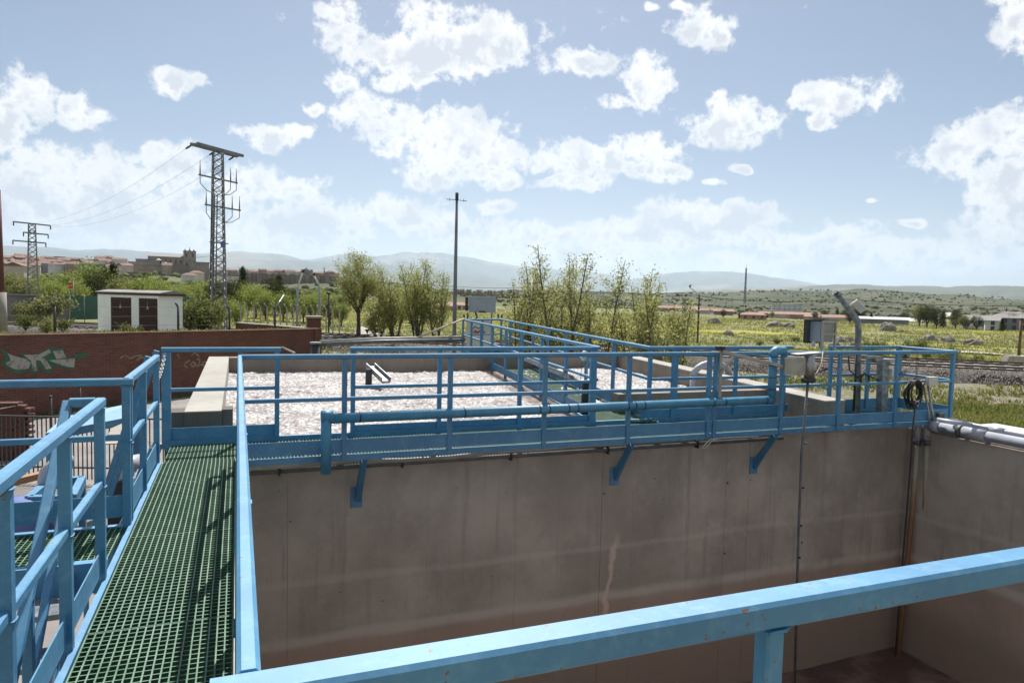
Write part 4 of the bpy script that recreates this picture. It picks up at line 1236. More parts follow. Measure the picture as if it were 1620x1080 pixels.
    MB().tube([(10.62, 8.24, -0.10), (10.78, 8.16, -0.12), (10.90, 7.9, -0.16), (10.93, 7.6, -0.18), (10.93, 4, -0.20), (10.93, -1.2, -0.2)], 0.058, 16).build('tube', 'pvc_grey', t)
    MB().tube([(10.62, 8.0, -0.14), (10.90, 7.55, -0.18)], 0.055, 14).build('branch', 'pvc_grey', t)
    MB().tube([(10.93, 7.3, -0.185), (10.93, 7.05, -0.186)], 0.068, 16).build('coupling', 'pvc_grey', t)
    for p in ((10.50, 8.24, -0.12), (10.64, 8.10, -0.10), (10.76, 8.02, -0.10)):
        MB().box(p[0] - 0.06, p[0] + 0.06, p[1] - 0.06, p[1] + 0.06, p[2] - 0.05, p[2] + 0.07).build('valve', 'pvc_dark', t)
    p = onX(1585, 683, 11.35)
    t = thing('cover_box', 'white lidded box on the ground side of the grey pipes', 'box', p)
    MB().box(11.22, 11.62, p[1] - 0.32, p[1] + 0.28, ZG, p[2] + 0.02).build('case', 'kerb_stone', t)
    MB().box(11.18, 11.66, p[1] - 0.36, p[1] + 0.32, p[2] + 0.022, p[2] + 0.07).build('lid', 'white_plastic', t)
    # things standing in or over the basins
    a = onZ(583, 616, -0.2)
    t = thing('scum_gate', 'short galvanised trough tilted on a post in the left foam', 'trough', a)
    MB().bar(a + np.array((0, 0, -0.3)), (a[0], a[1], onY(583, 584, a[1])[2]), 0.12, 0.06, up=(0, 1, 0)).build('post', 'steel_dark', t)
    p0, p1 = onY(586, 581, a[1] + 0.3), onY(611, 604, a[1] - 0.5)
    MB().bar(p0, p1, 0.16, 0.05).build('trough_body', 'galvanised', t)
    for s in (-0.085, 0.085):
        d = np.array((s, 0, 0.045))
        MB().bar(p0 + d, p1 + d, 0.016, 0.09).build('trough_side', 'galvanised', t)
    for px, py0, py1, lab in ((1054, 596, 566, 'grey bent pipe climbing out of the right foam over the wall'),):
        Yp = 12.1
        xw = RWX(Yp)
        t = thing('gooseneck_pipe', lab, 'pipe', (xw - 0.25, Yp, -0.3))
        MB().tube([(xw - 0.22, Yp, -0.4), (xw - 0.22, Yp, 0.16)], 0.066, 14).build('tube', 'pvc_grey', t)
        arc = [(xw + 0.24 - 0.46 * math.cos(g), Yp, 0.16 + 0.26 * math.sin(g)) for g in np.linspace(0, math.pi, 11)]
        MB().tube(arc, 0.070, 14).build('bend', 'pvc_grey', t)
        MB().tube([(xw + 0.70, Yp, 0.16), (xw + 0.70, Yp, ZG)], 0.066, 14).build('tube', 'pvc_grey', t)
    # white capsule float and its bracket on the middle walkway
    p = onY(924, 567, 9.6)
    t = thing('level_float', 'white cylindrical sensor hanging by thin wires at the middle walkway corner', 'sensor', p)
    MB().lathe([(0.0, -0.04), (0.035, -0.035), (0.04, 0.0), (0.04, 0.09), (0.02, 0.12), (0.0, 0.12)], p, 12).build('body', 'white_plastic', t)
    for dx in (-0.03, 0.02):
        MB().tube([p + np.array((dx, 0, -0.03)), p + np.array((dx * 2, 0, -0.5))], 0.004, 5).build('wire', 'steel_dark', t)
    tag(MB().bar(onY(926, 655, 9.5), onY(929, 605, 9.5), 0.16, 0.05, up=(0, 1, 0), ch=0.01).build('fender', 'rubber_black'), 'black rubber block behind the double post at the middle walkway', 'block')
    tag(MB().tube([onY(832, 568, 13.2), onY(905, 598, 10.2)], 0.045, 10).build('drive_shaft', 'galvanised'), 'weathered shaft lying along the middle walkway over the foam', 'pipe')
    # far end of the middle walkway: cabinet on posts, white panel, mast
    D = 25.2
    a, b = at(742, 469, D), at(784, 495, D)
    r = np.array((math.cos(R(17)), -math.sin(R(17)), 0)); f = np.array((math.sin(R(17)), math.cos(R(17)), 0))

    def slab(m, o, w, d, z0, z1, s0=0.0):
        P = [o + r * s0, o + r * (s0 + w), o + r * (s0 + w) + f * d, o + r * s0 + f * d]
        m.add([(p[0], p[1], z0) for p in P] + [(p[0], p[1], z1) for p in P], [(3, 2, 1, 0), (4, 5, 6, 7), (0, 1, 5, 4), (1, 2, 6, 5), (2, 3, 7, 6), (3, 0, 4, 7)])
        return m
    wid = float(np.dot(b - a, r))
    t = thing('control_cabinet', 'flat grey blue control cabinet on posts at the far end of the middle walkway', 'cabinet', (a[0], a[1], ZG))
    slab(MB(), a, wid, 0.32, b[2], a[2]).build('case', 'box_grey', t)
    slab(MB(), a, wid + 0.02, 0.36, a[2] + 0.002, a[2] + 0.02, -0.01).build('roof', 'white_plastic', t)
    slab(MB(), a - r * 0.13, 0.11, 0.3, b[2] + 0.05, a[2] - 0.02).build('side_hood', 'steel_dark', t)
    slab(MB(), a - f * 0.012, 0.24, 0.01, b[2] + 0.0, b[2] + 0.06, wid * 0.38).build('latch', 'steel_dark', t)
    for s in (-0.06, wid - 0.16):
        slab(MB(), a + f * 0.1, 0.05, 0.05, ZG, b[2] - 0.001, s).build('post', 'galvanised', t)
    c0 = at(750, 512, D - 0.5)
    tag(MB().tube([at(752, 494, D - 0.2), at(755, 502, D - 0.4), at(748, 508, D - 0.5), at(746, 516, D - 0.5), at(752, 521, D - 0.5), at(759, 519, D - 0.5)], 0.03, 8).build('cable', 'rubber_black'), 'thick black cable looping below the grey control cabinet', 'cable')
    D = 24.6
    a, b = at(738, 506, D), at(776, 546, D)
    wid = float(np.dot(b - a, r))
    t = thing('white_cabinet', 'white panel with red and dark scribbles below the control cabinet', 'cabinet', (a[0], a[1], ZG))
    slab(MB(), a, wid, 0.25, ZG, a[2]).build('case', 'white_plastic', t)
    slab(MB(), a, wid + 0.06, 0.3, a[2] + 0.002, a[2] + 0.03, -0.03).build('roof', 'kerb_stone', t)
    o = a - f * 0.004

    def scrib(pts, w, mat):
        P = [o + r * (wid * u) + np.array((0, 0, -v)) for u, v in pts]
        m = MB()
        for i in range(len(P) - 1):
            m.bar(P[i], P[i + 1], 0.004, w, up=(0, 0, 1))
        m.build('scribble', mat, t)
    scrib([(0.30, 0.45), (0.38, 0.36), (0.44, 0.46), (0.54, 0.37), (0.62, 0.46), (0.70, 0.38), (0.78, 0.46)], 0.05, 'red_mark')
    scrib([(0.26, 0.30), (0.36, 0.22), (0.5, 0.30), (0.62, 0.20), (0.72, 0.26)], 0.03, 'graffiti_green')
    scrib([(0.26, 0.48), (0.80, 0.49)], 0.04, 'red_mark')
    for px, lab in ((737, 'left black clamp on the far end post of the middle walkway'), (791, 'right black clamp on the far end post of the middle walkway')):
        p = at(px, 503, 22.6)
        t = thing('clamp', lab, 'clamp', p, 'black clamps')
        for s in (-0.05, 0.05):
            MB().bar(p + r * s, p + r * s * 1.3 + np.array((0, 0, 0.12)), 0.04, 0.05, up=(0, 1, 0)).build('jaw', 'rubber_black', t)
    D = 23.8
    base, top = at(717, 560, D), at(723, 305, D)
    t = thing('lightning_mast', 'tall slim grey mast with a small cross aerial at the top', 'mast', (base[0], base[1], ZG))
    bx, by = top[0], top[1]
    MB().tube([(bx, by, ZG), (bx, by, 2.0), (bx, by, top[2] - 0.25)], [0.075, 0.065, 0.045], 12).build('pole', 'pylon_steel', t)
    MB().tube([(bx, by, top[2] - 0.25), (bx, by, top[2])], 0.055, 10).build('head', 'steel_dark', t)
    z = top[2] - 0.24
    for (u, v, dz) in ((-0.35, 0.1, 0.03), (0.33, -0.1, -0.04)):
        MB().tube([(bx, by, z), (bx + r[0] * u + f[0] * v, by + r[1] * u + f[1] * v, z + dz)], 0.012, 6).build('aerial', 'steel_dark', t)
        MB().tube([(bx + r[0] * u * 0.7, by + r[1] * u * 0.7, z - 0.05), (bx + r[0] * u * 0.7, by + r[1] * u * 0.7, z + 0.06)], 0.008, 5).build('aerial', 'steel_dark', t)
    # pale pole and pipe lying behind the basin
    tag(MB().tube([at(660, 534, 21.0), at(735, 504, 21.6)], 0.03, 8).build('pale_pole', 'rope_pale'), 'pale slanting pole leaning on the far walkway post', 'pole')
    tag(MB().tube([at(506, 540, 21.5), at(600, 535.5, 21.5), at(735, 533, 22.0)], 0.045, 10).build('service_pipe', 'conduit_pale'), 'pale pipe running above the back wall towards the brick wall', 'pipe')
    tag(MB().tube([at(500, 545, 21.2), at(600, 540, 21.4), at(735, 538, 21.9)], 0.06, 10).build('service_pipe', 'conduit_grey'), 'dark pipe under the pale pipe behind the back wall', 'pipe')
    p = at(499, 541, 21.0)
    t = thing('pipe_post', 'dark post carrying the end of the service pipes', 'post', (p[0], p[1], ZG))
    MB().tube([(p[0], p[1], ZG), (p[0], p[1], p[2] - 0.06)], 0.13, 12).build('shaft', 'steel_dark', t)
    MB().tube([(p[0], p[1], p[2] - 0.06), (p[0], p[1], p[2])], 0.16, 12).build('cap', 'galvanised', t)
    chain('white chain hanging across the gap beside the blue gate', (-0.80, 9.07, 0.93), (-0.84, 8.30, 0.70), 0.10, 22, 0.014)
    tag(MB().tube([onY(446, 549, 9.15), onY(466, 558, 9.3)], 0.012, 6).build('latch_bar', 'rope_pale'), 'small pale latch bar at the end of the blue gate', 'latch')


equipment()


# ------------------------------------------------------------------ lower left yard
def yard():
    g = ZG + 0.012
    # pale road and kerb
    def patch(name, px, mat, z):
        P = [onZ(x, y, z) for x, y in px]
        return struct(MB().add([(p[0], p[1], z) for p in P], [tuple(range(len(P)))]).build(name, mat))
    patch('yard_road', [(-160, 652), (0, 643), (120, 634), (240, 626), (360, 618), (400, 640), (360, 760), (260, 1060), (-420, 1060)], 'asphalt_pale', g)
    t = thing('kerb', 'pale broken concrete kerb between the yard road and the brick wall', 'kerb')
    e0 = [(-60, 647), (40, 640), (110, 634), (170, 630), (250, 625), (330, 619)]
    e1 = [(-60, 628), (40, 623), (110, 619), (170, 617), (250, 615), (330, 612)]
    for i in range(5):
        P = [onZ(e0[i][0] + 0.6, e0[i][1], g), onZ(e0[i + 1][0] - 0.6, e0[i + 1][1], g), onZ(e1[i + 1][0] - 0.6, e1[i + 1][1], g), onZ(e1[i][0] + 0.6, e1[i][1], g)]
        MB().prism([(p[0], p[1]) for p in P], 'z', ZG - 0.05, ZG + 0.12 + rnd.uniform(-0.015, 0.015)).build('kerb_slab', 'kerb_stone', t)
    # steel picket fence
    A, B = at(-70, 657, 18.3), at(258, 664, 16.05)
    zt = -1.0
    t = thing('picket_fence', 'low black steel bar fence behind the side walkway', 'fence', (A[0], A[1], ZG))
    A[2] = B[2] = 0
    MB().bar((A[0], A[1], zt), (B[0], B[1], zt), 0.04, 0.03).build('top_rail', 'steel_dark', t)
    MB().bar((A[0], A[1], zt - 1.05), (B[0], B[1], zt - 1.05), 0.04, 0.03).build('bottom_rail', 'steel_dark', t)
    n = 46
    me = MB().box(-0.011, 0.011, -0.011, 0.011, zt - 1.30, zt - 0.016).mesh('bar', 'steel_dark')
    for k in range(n + 1):
        p = A + (B - A) * k / n
        o = link('bar', me, t)
        o.location = (p[0], p[1], 0)
    # stack of red bricks behind the fence
    a = at(-4, 636, 20.0)
    t = thing('brick_pile', 'dark red pallet of stacked bricks behind the black fence', 'brick pile', (a[0], a[1], ZG))
    bm = MB().box(-0.12, 0.12, -0.055, 0.055, -0.031, 0.031).mesh('brick', 'brick_loose')
    u = np.array((math.cos(R(10)), -math.sin(R(10)))); v = np.array((math.sin(R(10)), math.cos(R(10))))
    for row in range(20):
        for c in range(5):
            for d in range(2):
                if row > 18 and c in (0, 1, 4):
                    continue
                off = (row % 2) * 0.12 + rnd.uniform(-0.015, 0.015)
                p = np.array((a[0], a[1])) + u * (c * 0.25 - 0.55 + off) + v * d * 0.13
                o = link('brick', bm, t)
                o.location = (p[0], p[1], ZG + 0.05 + row * 0.068)
                o.rotation_euler = (0, 0, -R(10) + rnd.uniform(-0.05, 0.05))
    MB().bar(at(-20, 650, 19.8), at(34, 640, 19.8), 0.02, 0.02).build('strap', 'rope_pale', t)
    # wire mesh fence post and short bollard
    for px, py, D, h, lab, nm in ((80, 628, 21.5, 1.3, 'thin dark fence post standing on the yard road', 'fence_post'), (126, 612, 24.5, 0.5, 'short dark bollard at the kerb', 'bollard')):
        p = at(px, py, D)
        t = thing(nm, lab, 'post', (p[0], p[1], ZG))
        MB().tube([(p[0], p[1], ZG), (p[0], p[1], p[2])], 0.035, 8).build('shaft', 'steel_dark', t)
        MB().lathe([(0.0, 0), (0.045, 0.0), (0.04, 0.03), (0.0, 0.05)], (p[0], p[1], p[2]), 8).build('cap', 'steel_dark', t)
    # screening machine below: sloped blue cover on legs, frame, motor and pipes
    q = [onZ(72, 685, -0.62), onZ(222, 656, -0.62), onZ(216, 636, -0.52), onZ(101, 659, -0.52)]
    t = thing('machine_cover', 'broad pale blue sloping machine cover below the side walkway', 'machine', (q[0][0], q[0][1], ZG))
    dn = np.array((0, 0, -0.13))
    MB().add(q + [p + dn for p in q], [(0, 1, 2, 3), (7, 6, 5, 4), (0, 4, 5, 1), (1, 5, 6, 2), (2, 6, 7, 3), (3, 7, 4, 0)]).build('cover_plate', 'blue_paint', t)
    for k, p in enumerate(q):
        c = p * 0.92 + (q[0] + q[2]) / 2 * 0.08
        MB().bar((c[0], c[1], ZG), (c[0], c[1], p[2] - 0.135), 0.09, 0.09, up=(0, 1, 0)).build('leg', 'blue_paint', t)
    MB().bar(onZ(176, 702, -0.9), onZ(192, 668, -0.7), 0.22, 0.02).build('chute', 'kerb_stone', t)
    c = onZ(20, 800, -1.25)
    t = thing('pump_motor', 'rounded violet blue pump motor at the lower left', 'motor', (c[0], c[1], ZG))
    MB().lathe([(0.0, 0.30), (0.22, 0.285), (0.38, 0.23), (0.47, 0.13), (0.50, 0.0), (0.50, -0.5), (0.0, -0.5)][::-1], (c[0], c[1], c[2] - 0.20), 24).build('housing', 'motor_blue', t)
    MB().lathe([(0.0, -0.55), (0.47, -0.55), (0.47, -0.51), (0.0, -0.51)], (c[0], c[1], c[2] - 0.20), 24).build('flange', 'motor_blue', t)
    MB().box(c[0] - 0.3, c[0] + 0.3, c[1] - 0.3, c[1] + 0.3, ZG, c[2] - 0.755).build('plinth', 'concrete', t)
    c = onZ(72, 775, -1.3)
    t = thing('gearbox_stand', 'dark blue steel machine frame behind the side walkway rail', 'machine', (c[0], c[1], ZG))
    P = [onZ(46, 792, -1.2), onZ(76, 766, -1.2), onZ(130, 760, -1.2), onZ(115, 790, -1.2)]
    for i in range(4):
        MB().bar(P[i], P[(i + 1) % 4], 0.10, 0.14).build('beam', 'blue_paint', t)
        MB().bar((P[i][0], P[i][1], ZG), (P[i][0], P[i][1], -1.275), 0.09, 0.09, up=(0, 1, 0)).build('leg', 'blue_paint', t)
    MB().box(P[0][0] + 0.1, P[2][0] - 0.1, P[0][1] + 0.12, P[0][1] + 0.5, -2.0, -1.35).build('gearbox', 'steel_dark', t)
    c = onZ(70, 770, -1.2)
    t = thing('elbow_pipe', 'grey plastic elbow pipe rising behind the blue handrail at the left', 'pipe', (c[0], c[1], ZG))
    u = np.array((c[0], c[1], 0))
    MB().tube([u + (0, 0, ZG), u + (0, 0, -1.10), u + (0.02, 0.02, -0.98), u + (0.10, 0.05, -0.90), u + (0.22, 0.1, -0.88), u + (0.34, 0.14, -0.88)], 0.085, 16).build('tube', 'pvc_grey', t)
    MB().tube([u + (0, 0, -1.35), u + (0, 0, -1.22)], 0.115, 16).build('collar', 'pvc_grey', t)
    tag(MB().bar(onZ(-20, 772, -1.9), onZ(90, 745, -1.9), 0.16, 0.12).build('timber', 'wood_orange'), 'orange brown timber lying behind the pump motor', 'timber')
    c = onZ(214, 735, -1.0)
    t = thing('grey_pump', 'grey pump body and pipework seen through the short left handrail', 'pump', (c[0], c[1], ZG))
    MB().tube([onZ(185, 742, -1.0), onZ(222, 735, -1.0)], 0.17, 16).build('casing', 'pvc_grey', t)
    MB().tube([onZ(222, 735, -1.0), onZ(238, 727, -1.0), onZ(246, 710, -0.9), onZ(250, 700, -0.8)], 0.085, 14).build('outlet', 'pvc_grey', t)
    MB().box(c[0] - 0.35, c[0] + 0.25, c[1] - 0.2, c[1] + 0.2, ZG, -1.2).build('bedplate', 'steel_dark', t)
    MB().tube([onZ(205, 760, -1.1), onZ(215, 770, -1.2), onZ(213, 748, -1.05)], 0.02, 8).build('cable', 'rubber_black', t)
    # pale asphalt slab over the ground below the gratings
    struct(MB().box(-7.0, -0.36, -2.0, 9.25, ZG + 0.02, ZG + 0.03).build('yard_slab', 'asphalt_pale'))


yard()


# ------------------------------------------------------------------ brick wall, bank, hut and pylons
def west_side():
    A, B = at(-110, 535.5, 25.4), at(507, 521.5, 35.2)
    d = np.array((B[0] - A[0], B[1] - A[1])); Lw = np.linalg.norm(d); d /= Lw
    nrm = np.array((d[1], -d[0]))
    if nrm @ A[:2] > 0:
        nrm = -nrm
    t = thing('brick_wall', 'long dark red brick wall with green graffiti below the grass bank', 'wall', (A[0], A[1], ZG))
    # local frame along the wall so the brick courses stay level
    M = Matrix(((d[0], -nrm[0], 0, A[0]), (d[1], -nrm[1], 0, A[1]), (0, 0, 1, 0), (0, 0, 0, 1)))

    def place(o):
        o.matrix_parent_inverse = Matrix.Translation(-Vector(t.location))
        o.matrix_basis = M
        return o
    za, zb = A[2], B[2]
    place(MB().add([(0, 0, ZG - 0.3), (Lw, 0, ZG - 0.3), (Lw, 0.3, ZG - 0.3), (0, 0.3, ZG - 0.3), (0, 0, za), (Lw, 0, zb), (Lw, 0.3, zb), (0, 0.3, za)],
                   [(3, 2, 1, 0), (4, 5, 6, 7), (0, 1, 5, 4), (1, 2, 6, 5), (2, 3, 7, 6), (3, 0, 4, 7)]).build('brickwork', 'brick_wall', t))
    place(MB().add([(0, -0.03, za + 0.002), (Lw, -0.03, zb + 0.002), (Lw, 0.33, zb + 0.002), (0, 0.33, za + 0.002), (0, -0.03, za + 0.06), (Lw, -0.03, zb + 0.06), (Lw, 0.33, zb + 0.06), (0, 0.33, za + 0.06)],
                   [(3, 2, 1, 0), (4, 5, 6, 7), (0, 1, 5, 4), (1, 2, 6, 5), (2, 3, 7, 6), (3, 0, 4, 7)]).build('coping', 'brick_wall', t))
    place(MB().box(Lw - 0.45, Lw + 0.02, -0.06, 0.35, ZG - 0.3, zb + 0.07).build('end_pier', 'brick_wall', t))

    Mi = M.inverted()

    def onwall(px, py):
        dr = ray(px, py)
        P0 = np.array((A[0], A[1], 0)); n3 = np.array((nrm[0], nrm[1], 0))
        s = ((P0 - EYE) @ n3) / (dr @ n3)
        w = Mi @ Vector(EYE + dr * s)
        return (w[0], w[2])

    def flat(pts, depth, mat, nm='graffiti'):
        P = [onwall(x / 5.4, 440 + y / 5.4) for x, y in pts]
        n = len(P)
        m = MB()
        # fan-free polygon with a little thickness
        m.add([(u, -depth, w) for u, w in P], [tuple(range(n))])
        place(m.build(nm, mat, t))
    green = [[(15, 600), (95, 655), (190, 680), (180, 630), (240, 655), (330, 640), (430, 590), (540, 600), (570, 670), (640, 680), (640, 775), (560, 780), (470, 740), (445, 795), (370, 800), (330, 735), (325, 815), (265, 815), (250, 770), (190, 815), (110, 810), (50, 770), (5, 715), (45, 710)]]
    for g in green:
        flat(g, 0.006, 'graffiti_green')
    for g in ([(60, 640), (110, 660), (180, 680), (225, 688), (262, 725), (240, 770), (190, 782), (120, 775), (60, 745), (40, 722), (88, 705), (80, 670)],
              [(200, 655), (330, 650), (420, 605), (432, 640), (350, 680), (388, 690), (440, 770), (392, 776), (345, 702), (305, 700), (312, 790), (282, 795), (262, 705)],
              [(450, 622), (530, 612), (565, 678), (480, 690)],
              [(415, 700), (560, 690), (640, 685), (632, 762), (570, 755), (500, 735)]):
        flat(g, 0.012, 'graffiti_white')
    flat([(620, 660), (680, 640), (775, 645), (720, 680), (650, 690)], 0.006, 'graffiti_green')

    def line(pts, w, mat='graffiti_line'):
        m = MB()
        P = [onwall(240 + x / 5.4 if False else x, y) for x, y in pts]
        for i in range(len(P) - 1):
            m.bar((P[i][0], -0.008, P[i][1]), (P[i + 1][0], -0.008, P[i + 1][1]), 0.01, w, up=(0, 0, 1))
        place(m.build('graffiti', mat, t))
    line([(300, 570), (293, 574), (291, 578), (296, 581)], 0.06)
    line([(302, 575), (306, 572), (310, 576), (305, 580), (301, 576)], 0.06)
    line([(311, 569), (315, 567), (316, 572), (311, 580), (318, 576), (323, 580)], 0.05)
    line([(320, 573), (325, 572), (327, 577), (322, 578), (320, 573)], 0.05)
    line([(328, 572), (331, 576), (329, 580)], 0.05)
    line([(280, 560), (284, 566)], 0.05)
    line([(302, 562), (308, 558), (315, 564)], 0.04)
    line([(190, 566), (198, 562), (206, 567), (214, 563), (224, 562)], 0.05)
    line([(216, 570), (222, 565), (228, 566)], 0.05)

    # grass bank behind the wall
    cols = np.linspace(-320, 520, 60)
    rows = [0, 0.4, 1.2, 2.5, 4, 6, 8.5, 11, 14, 18, 23, 29, 36, 44, 54]
    V = []
    for i, px in enumerate(cols):
        k = (px + 110) / 617.0
        base = np.array((A[0], A[1])) + d * Lw * k - nrm * 0.3
        zb0 = za + (zb - za) * k
        dr = np.array((math.sin(math.atan2(base[0], base[1])), math.cos(math.atan2(base[0], base[1]))))
        for s in rows:
            p = base + dr * s
            z = np.interp(s, [0, 2.5, 10, 18, 30, 54], [zb0 - 0.02, zb0 - 0.30, -0.95, -1.25, -1.7, -3.2])
            z += (fbm(np.array(p[0] * 0.7), np.array(p[1] * 0.7), 3, 31)[()] - 0.5) * 0.30 * min(1, s / 2.0)
            edge = min(1.0, max(0.0, (520 - px) / 14.0))
            z = ZG - 0.3 + (z - ZG + 0.3) * edge
            V.append((p[0], p[1], z))
    n = len(rows); m = len(cols)
    I, J = np.meshgrid(np.arange(m - 1), np.arange(n - 1), indexing='ij')
    Fq = np.stack([I * n + J, (I + 1) * n + J, (I + 1) * n + J + 1, I * n + J + 1], -1).reshape(-1, 4)
    struct(link('grass_bank', np_mesh('grass_bank', V, Fq, 'land', smooth=True)))

    # fence posts on the wall, wires between them
    labs = ['leftmost dark fence post on the brick wall', 'short stub of a fence post on the brick wall below the hut', 'cranked dark fence post in front of the white hut end',
            'dark fence post on the brick wall just right of the pylon foot', 'dark post with a slanting stay at the right end of the brick wall']
    spec = [(87, 477, 530.5), (191, 519, 528.5), (282, 479, 525.5), (363, 484, 524), (435, 484, 522.5)]
    tops = []
    for (px, yt, yb), lb in zip(spec, labs):
        D = np.interp(px, [-110, 507], [25.4, 35.2]) + 0.25
        p, q = at(px, yb, D), at(px, yt, D)
        t2 = thing('fence_post', lb, 'post', p, 'fence posts on the brick wall')
        h = q[2] - p[2]
        MB().tube([(p[0], p[1], p[2] - 0.05), (p[0], p[1], p[2] + h * 0.86)], 0.045, 8).build('shaft', 'steel_dark', t2)
        if px != 191:
            MB().tube([(p[0], p[1], p[2] + h * 0.86), (p[0] - 0.10, p[1] - 0.05, q[2])], 0.04, 8).build('crank', 'steel_dark', t2)
            tops.append((p[0], p[1], p[2], h))
        if px == 435:
            MB().tube([(p[0], p[1], p[2] + h * 0.9), at(449, 467, D + 1)], 0.035, 8).build('stay', 'galvanised', t2)
    t2 = thing('wire_fence', 'thin fence wires strung between the posts on the brick wall', 'fence', tops[0][:3])
    tops = [(A[0], A[1], A[2], 1.35)] + tops
    for i in range(len(tops) - 1):
        for fr in (0.25, 0.55, 0.85):
            MB().tube([(tops[i][0], tops[i][1], tops[i][2] + tops[i][3] * fr), (tops[i + 1][0], tops[i + 1][1], tops[i + 1][2] + tops[i + 1][3] * fr)], 0.0035, 4).build('wire', 'steel_dark', t2)

    # transformer hut
    C0, L0, R0 = at(251, 526, 43.5), at(155, 517, 49.5), at(289, 524, 45.0)
    zb2 = C0[2] - 0.35
    zt2 = at(251, 468, 43.5)[2]
    B4 = L0 + R0 - C0
    t = thing('transformer_hut', 'small white hut with two dark louvred doors on the grass bank', 'hut', (C0[0], C0[1], zb2))
    P = [L0, C0, R0, B4]
    MB().add([(p[0], p[1], zb2) for p in P] + [(p[0], p[1], zt2) for p in P], [(3, 2, 1, 0), (4, 5, 6, 7), (0, 1, 5, 4), (1, 2, 6, 5), (2, 3, 7, 6), (3, 0, 4, 7)]).build('wall', 'hut_white', t)
    cen = (L0 + R0) / 2
    E = [p + (p - cen) / np.linalg.norm(p - cen) * 0.22 for p in P]
    rf = MB().add([(p[0], p[1], zt2 + 0.003) for p in E] + [(p[0], p[1], zt2 + 0.10) for p in E], [(3, 2, 1, 0), (4, 5, 6, 7), (0, 1, 5, 4), (1, 2, 6, 5), (2, 3, 7, 6), (3, 0, 4, 7)]).build('roof_slab', 'door_dark', t)
    E2 = [p + (p - cen) / np.linalg.norm(p - cen) * 0.24 for p in P]
    ridge_a, ridge_b = (E2[0] + E2[3]) / 2, (E2[1] + E2[2]) / 2
    MB().add([(p[0], p[1], zt2 + 0.103) for p in E2] + [(p[0], p[1], zt2 + 0.16) for p in E2] + [(ridge_a[0], ridge_a[1], zt2 + 0.30), (ridge_b[0], ridge_b[1], zt2 + 0.30)],
             [(3, 2, 1, 0), (0, 1, 5, 4), (2, 3, 7, 6), (4, 5, 9, 8), (6, 7, 8, 9), (1, 2, 6, 9, 5), (3, 0, 4, 8, 7)]).build('roof_cover', 'roof_grey', t)
    e = (C0 - L0)[:2]; le = np.linalg.norm(e); e /= le
    no = np.array((e[1], -e[0]))
    if no @ C0[:2] > 0:
        no = -no
    for u0, u1 in ((0.235, 0.575), (0.70, 0.985)):
        a2, b2 = L0[:2] + e * le * u0 + no * 0.012, L0[:2] + e * le * u1 + no * 0.012
        dz1 = zt2 - 0.16
        dr = MB()
        dr.add([(a2[0], a2[1], zb2), (b2[0], b2[1], zb2), (b2[0], b2[1], dz1), (a2[0], a2[1], dz1)] + [(p[0] - no[0] * 0.03, p[1] - no[1] * 0.03, z) for p, z in ((a2, zb2), (b2, zb2), (b2, dz1), (a2, dz1))],
               [(0, 1, 2, 3), (7, 6, 5, 4), (0, 4, 5, 1), (1, 5, 6, 2), (2, 6, 7, 3), (3, 7, 4, 0)])
        door = dr.build('door', 'door_dark', t)
        for k in range(18):
            z = zb2 + 0.15 + k * (dz1 - zb2 - 0.3) / 18
            MB().bar((*(a2 + e * 0.06 + no * 0.012), z), (*(b2 - e * 0.06 + no * 0.012), z), 0.02, 0.045, up=(0, 0, 1)).build('louvre', 'door_dark', door)
        c = (a2 + b2) / 2 + no * 0.03
        z = dz1 - 0.62
        # warning sign: pale triangle
        MB().add([(*(c - e * 0.13), z), (*(c + e * 0.13), z), (*c, z + 0.30)], [(0, 1, 2)]).build('warning_sign', 'graffiti_white', door)
        MB().add([(*(c - e * 0.04 - no * -0.004), z + 0.30), (*(c + e * 0.04 + no * 0.004), z + 0.30), (*(c + no * 0.004), z + 0.46)], [(0, 1, 2)]).build('bolt_mark', 'graffiti_line', door)

    # low buildings, green court screen, flag
    t = thing('boundary_wall', 'long grey boundary wall behind the small pylon', 'wall', at(0, 497, 78))
    a2, b2, c2 = at(-60, 497, 76), at(62, 496, 80), at(108, 500, 74)
    MB().add([(p[0], p[1], p[2] - 1.5) for p in (a2, b2, c2)] + [(a2[0], a2[1], at(-60, 463, 76)[2]), (b2[0], b2[1], at(62, 467, 80)[2]), (c2[0], c2[1], at(108, 478, 74)[2])], [(0, 1, 4, 3), (1, 2, 5, 4)]).build('wall_face', 'paving_grey', t)
    MB().bar((a2[0], a2[1], at(-60, 463, 76)[2]), (b2[0], b2[1], at(62, 467, 80)[2]), 0.3, 0.12).build('coping', 'kerb_stone', t)
    t = thing('court_screen', 'dark green mesh screen of a sports court left of the hut', 'fence', at(130, 497, 90))
    pts = [(66, 467), (88, 467.5), (110, 468), (133, 468), (160, 468), (300, 469), (330, 470)]
    for i in range(len(pts) - 1):
        p, q = at(pts[i][0] + 0.5, pts[i][1], 90), at(pts[i + 1][0] - 0.5, pts[i + 1][1], 90)
        MB().bar((p[0], p[1], p[2] - 1.3), (q[0], q[1], q[2] - 1.3), 0.04, 2.6).build('screen_panel', 'green_screen', t)
        MB().tube([(p[0], p[1], p[2] - 3.2), (p[0], p[1], p[2] + 0.1)], 0.05, 6).build('post', 'galvanised', t)
    p, q = at(116, 480, 95), at(114, 444, 95)
    t = thing('flagpole', 'flagpole with a small red and yellow flag left of the hut', 'flag', (p[0], p[1], p[2] - 1))
    MB().tube([(p[0], p[1], p[2] - 2), (p[0], p[1], q[2])], 0.07, 8).build('pole', 'galvanised', t)
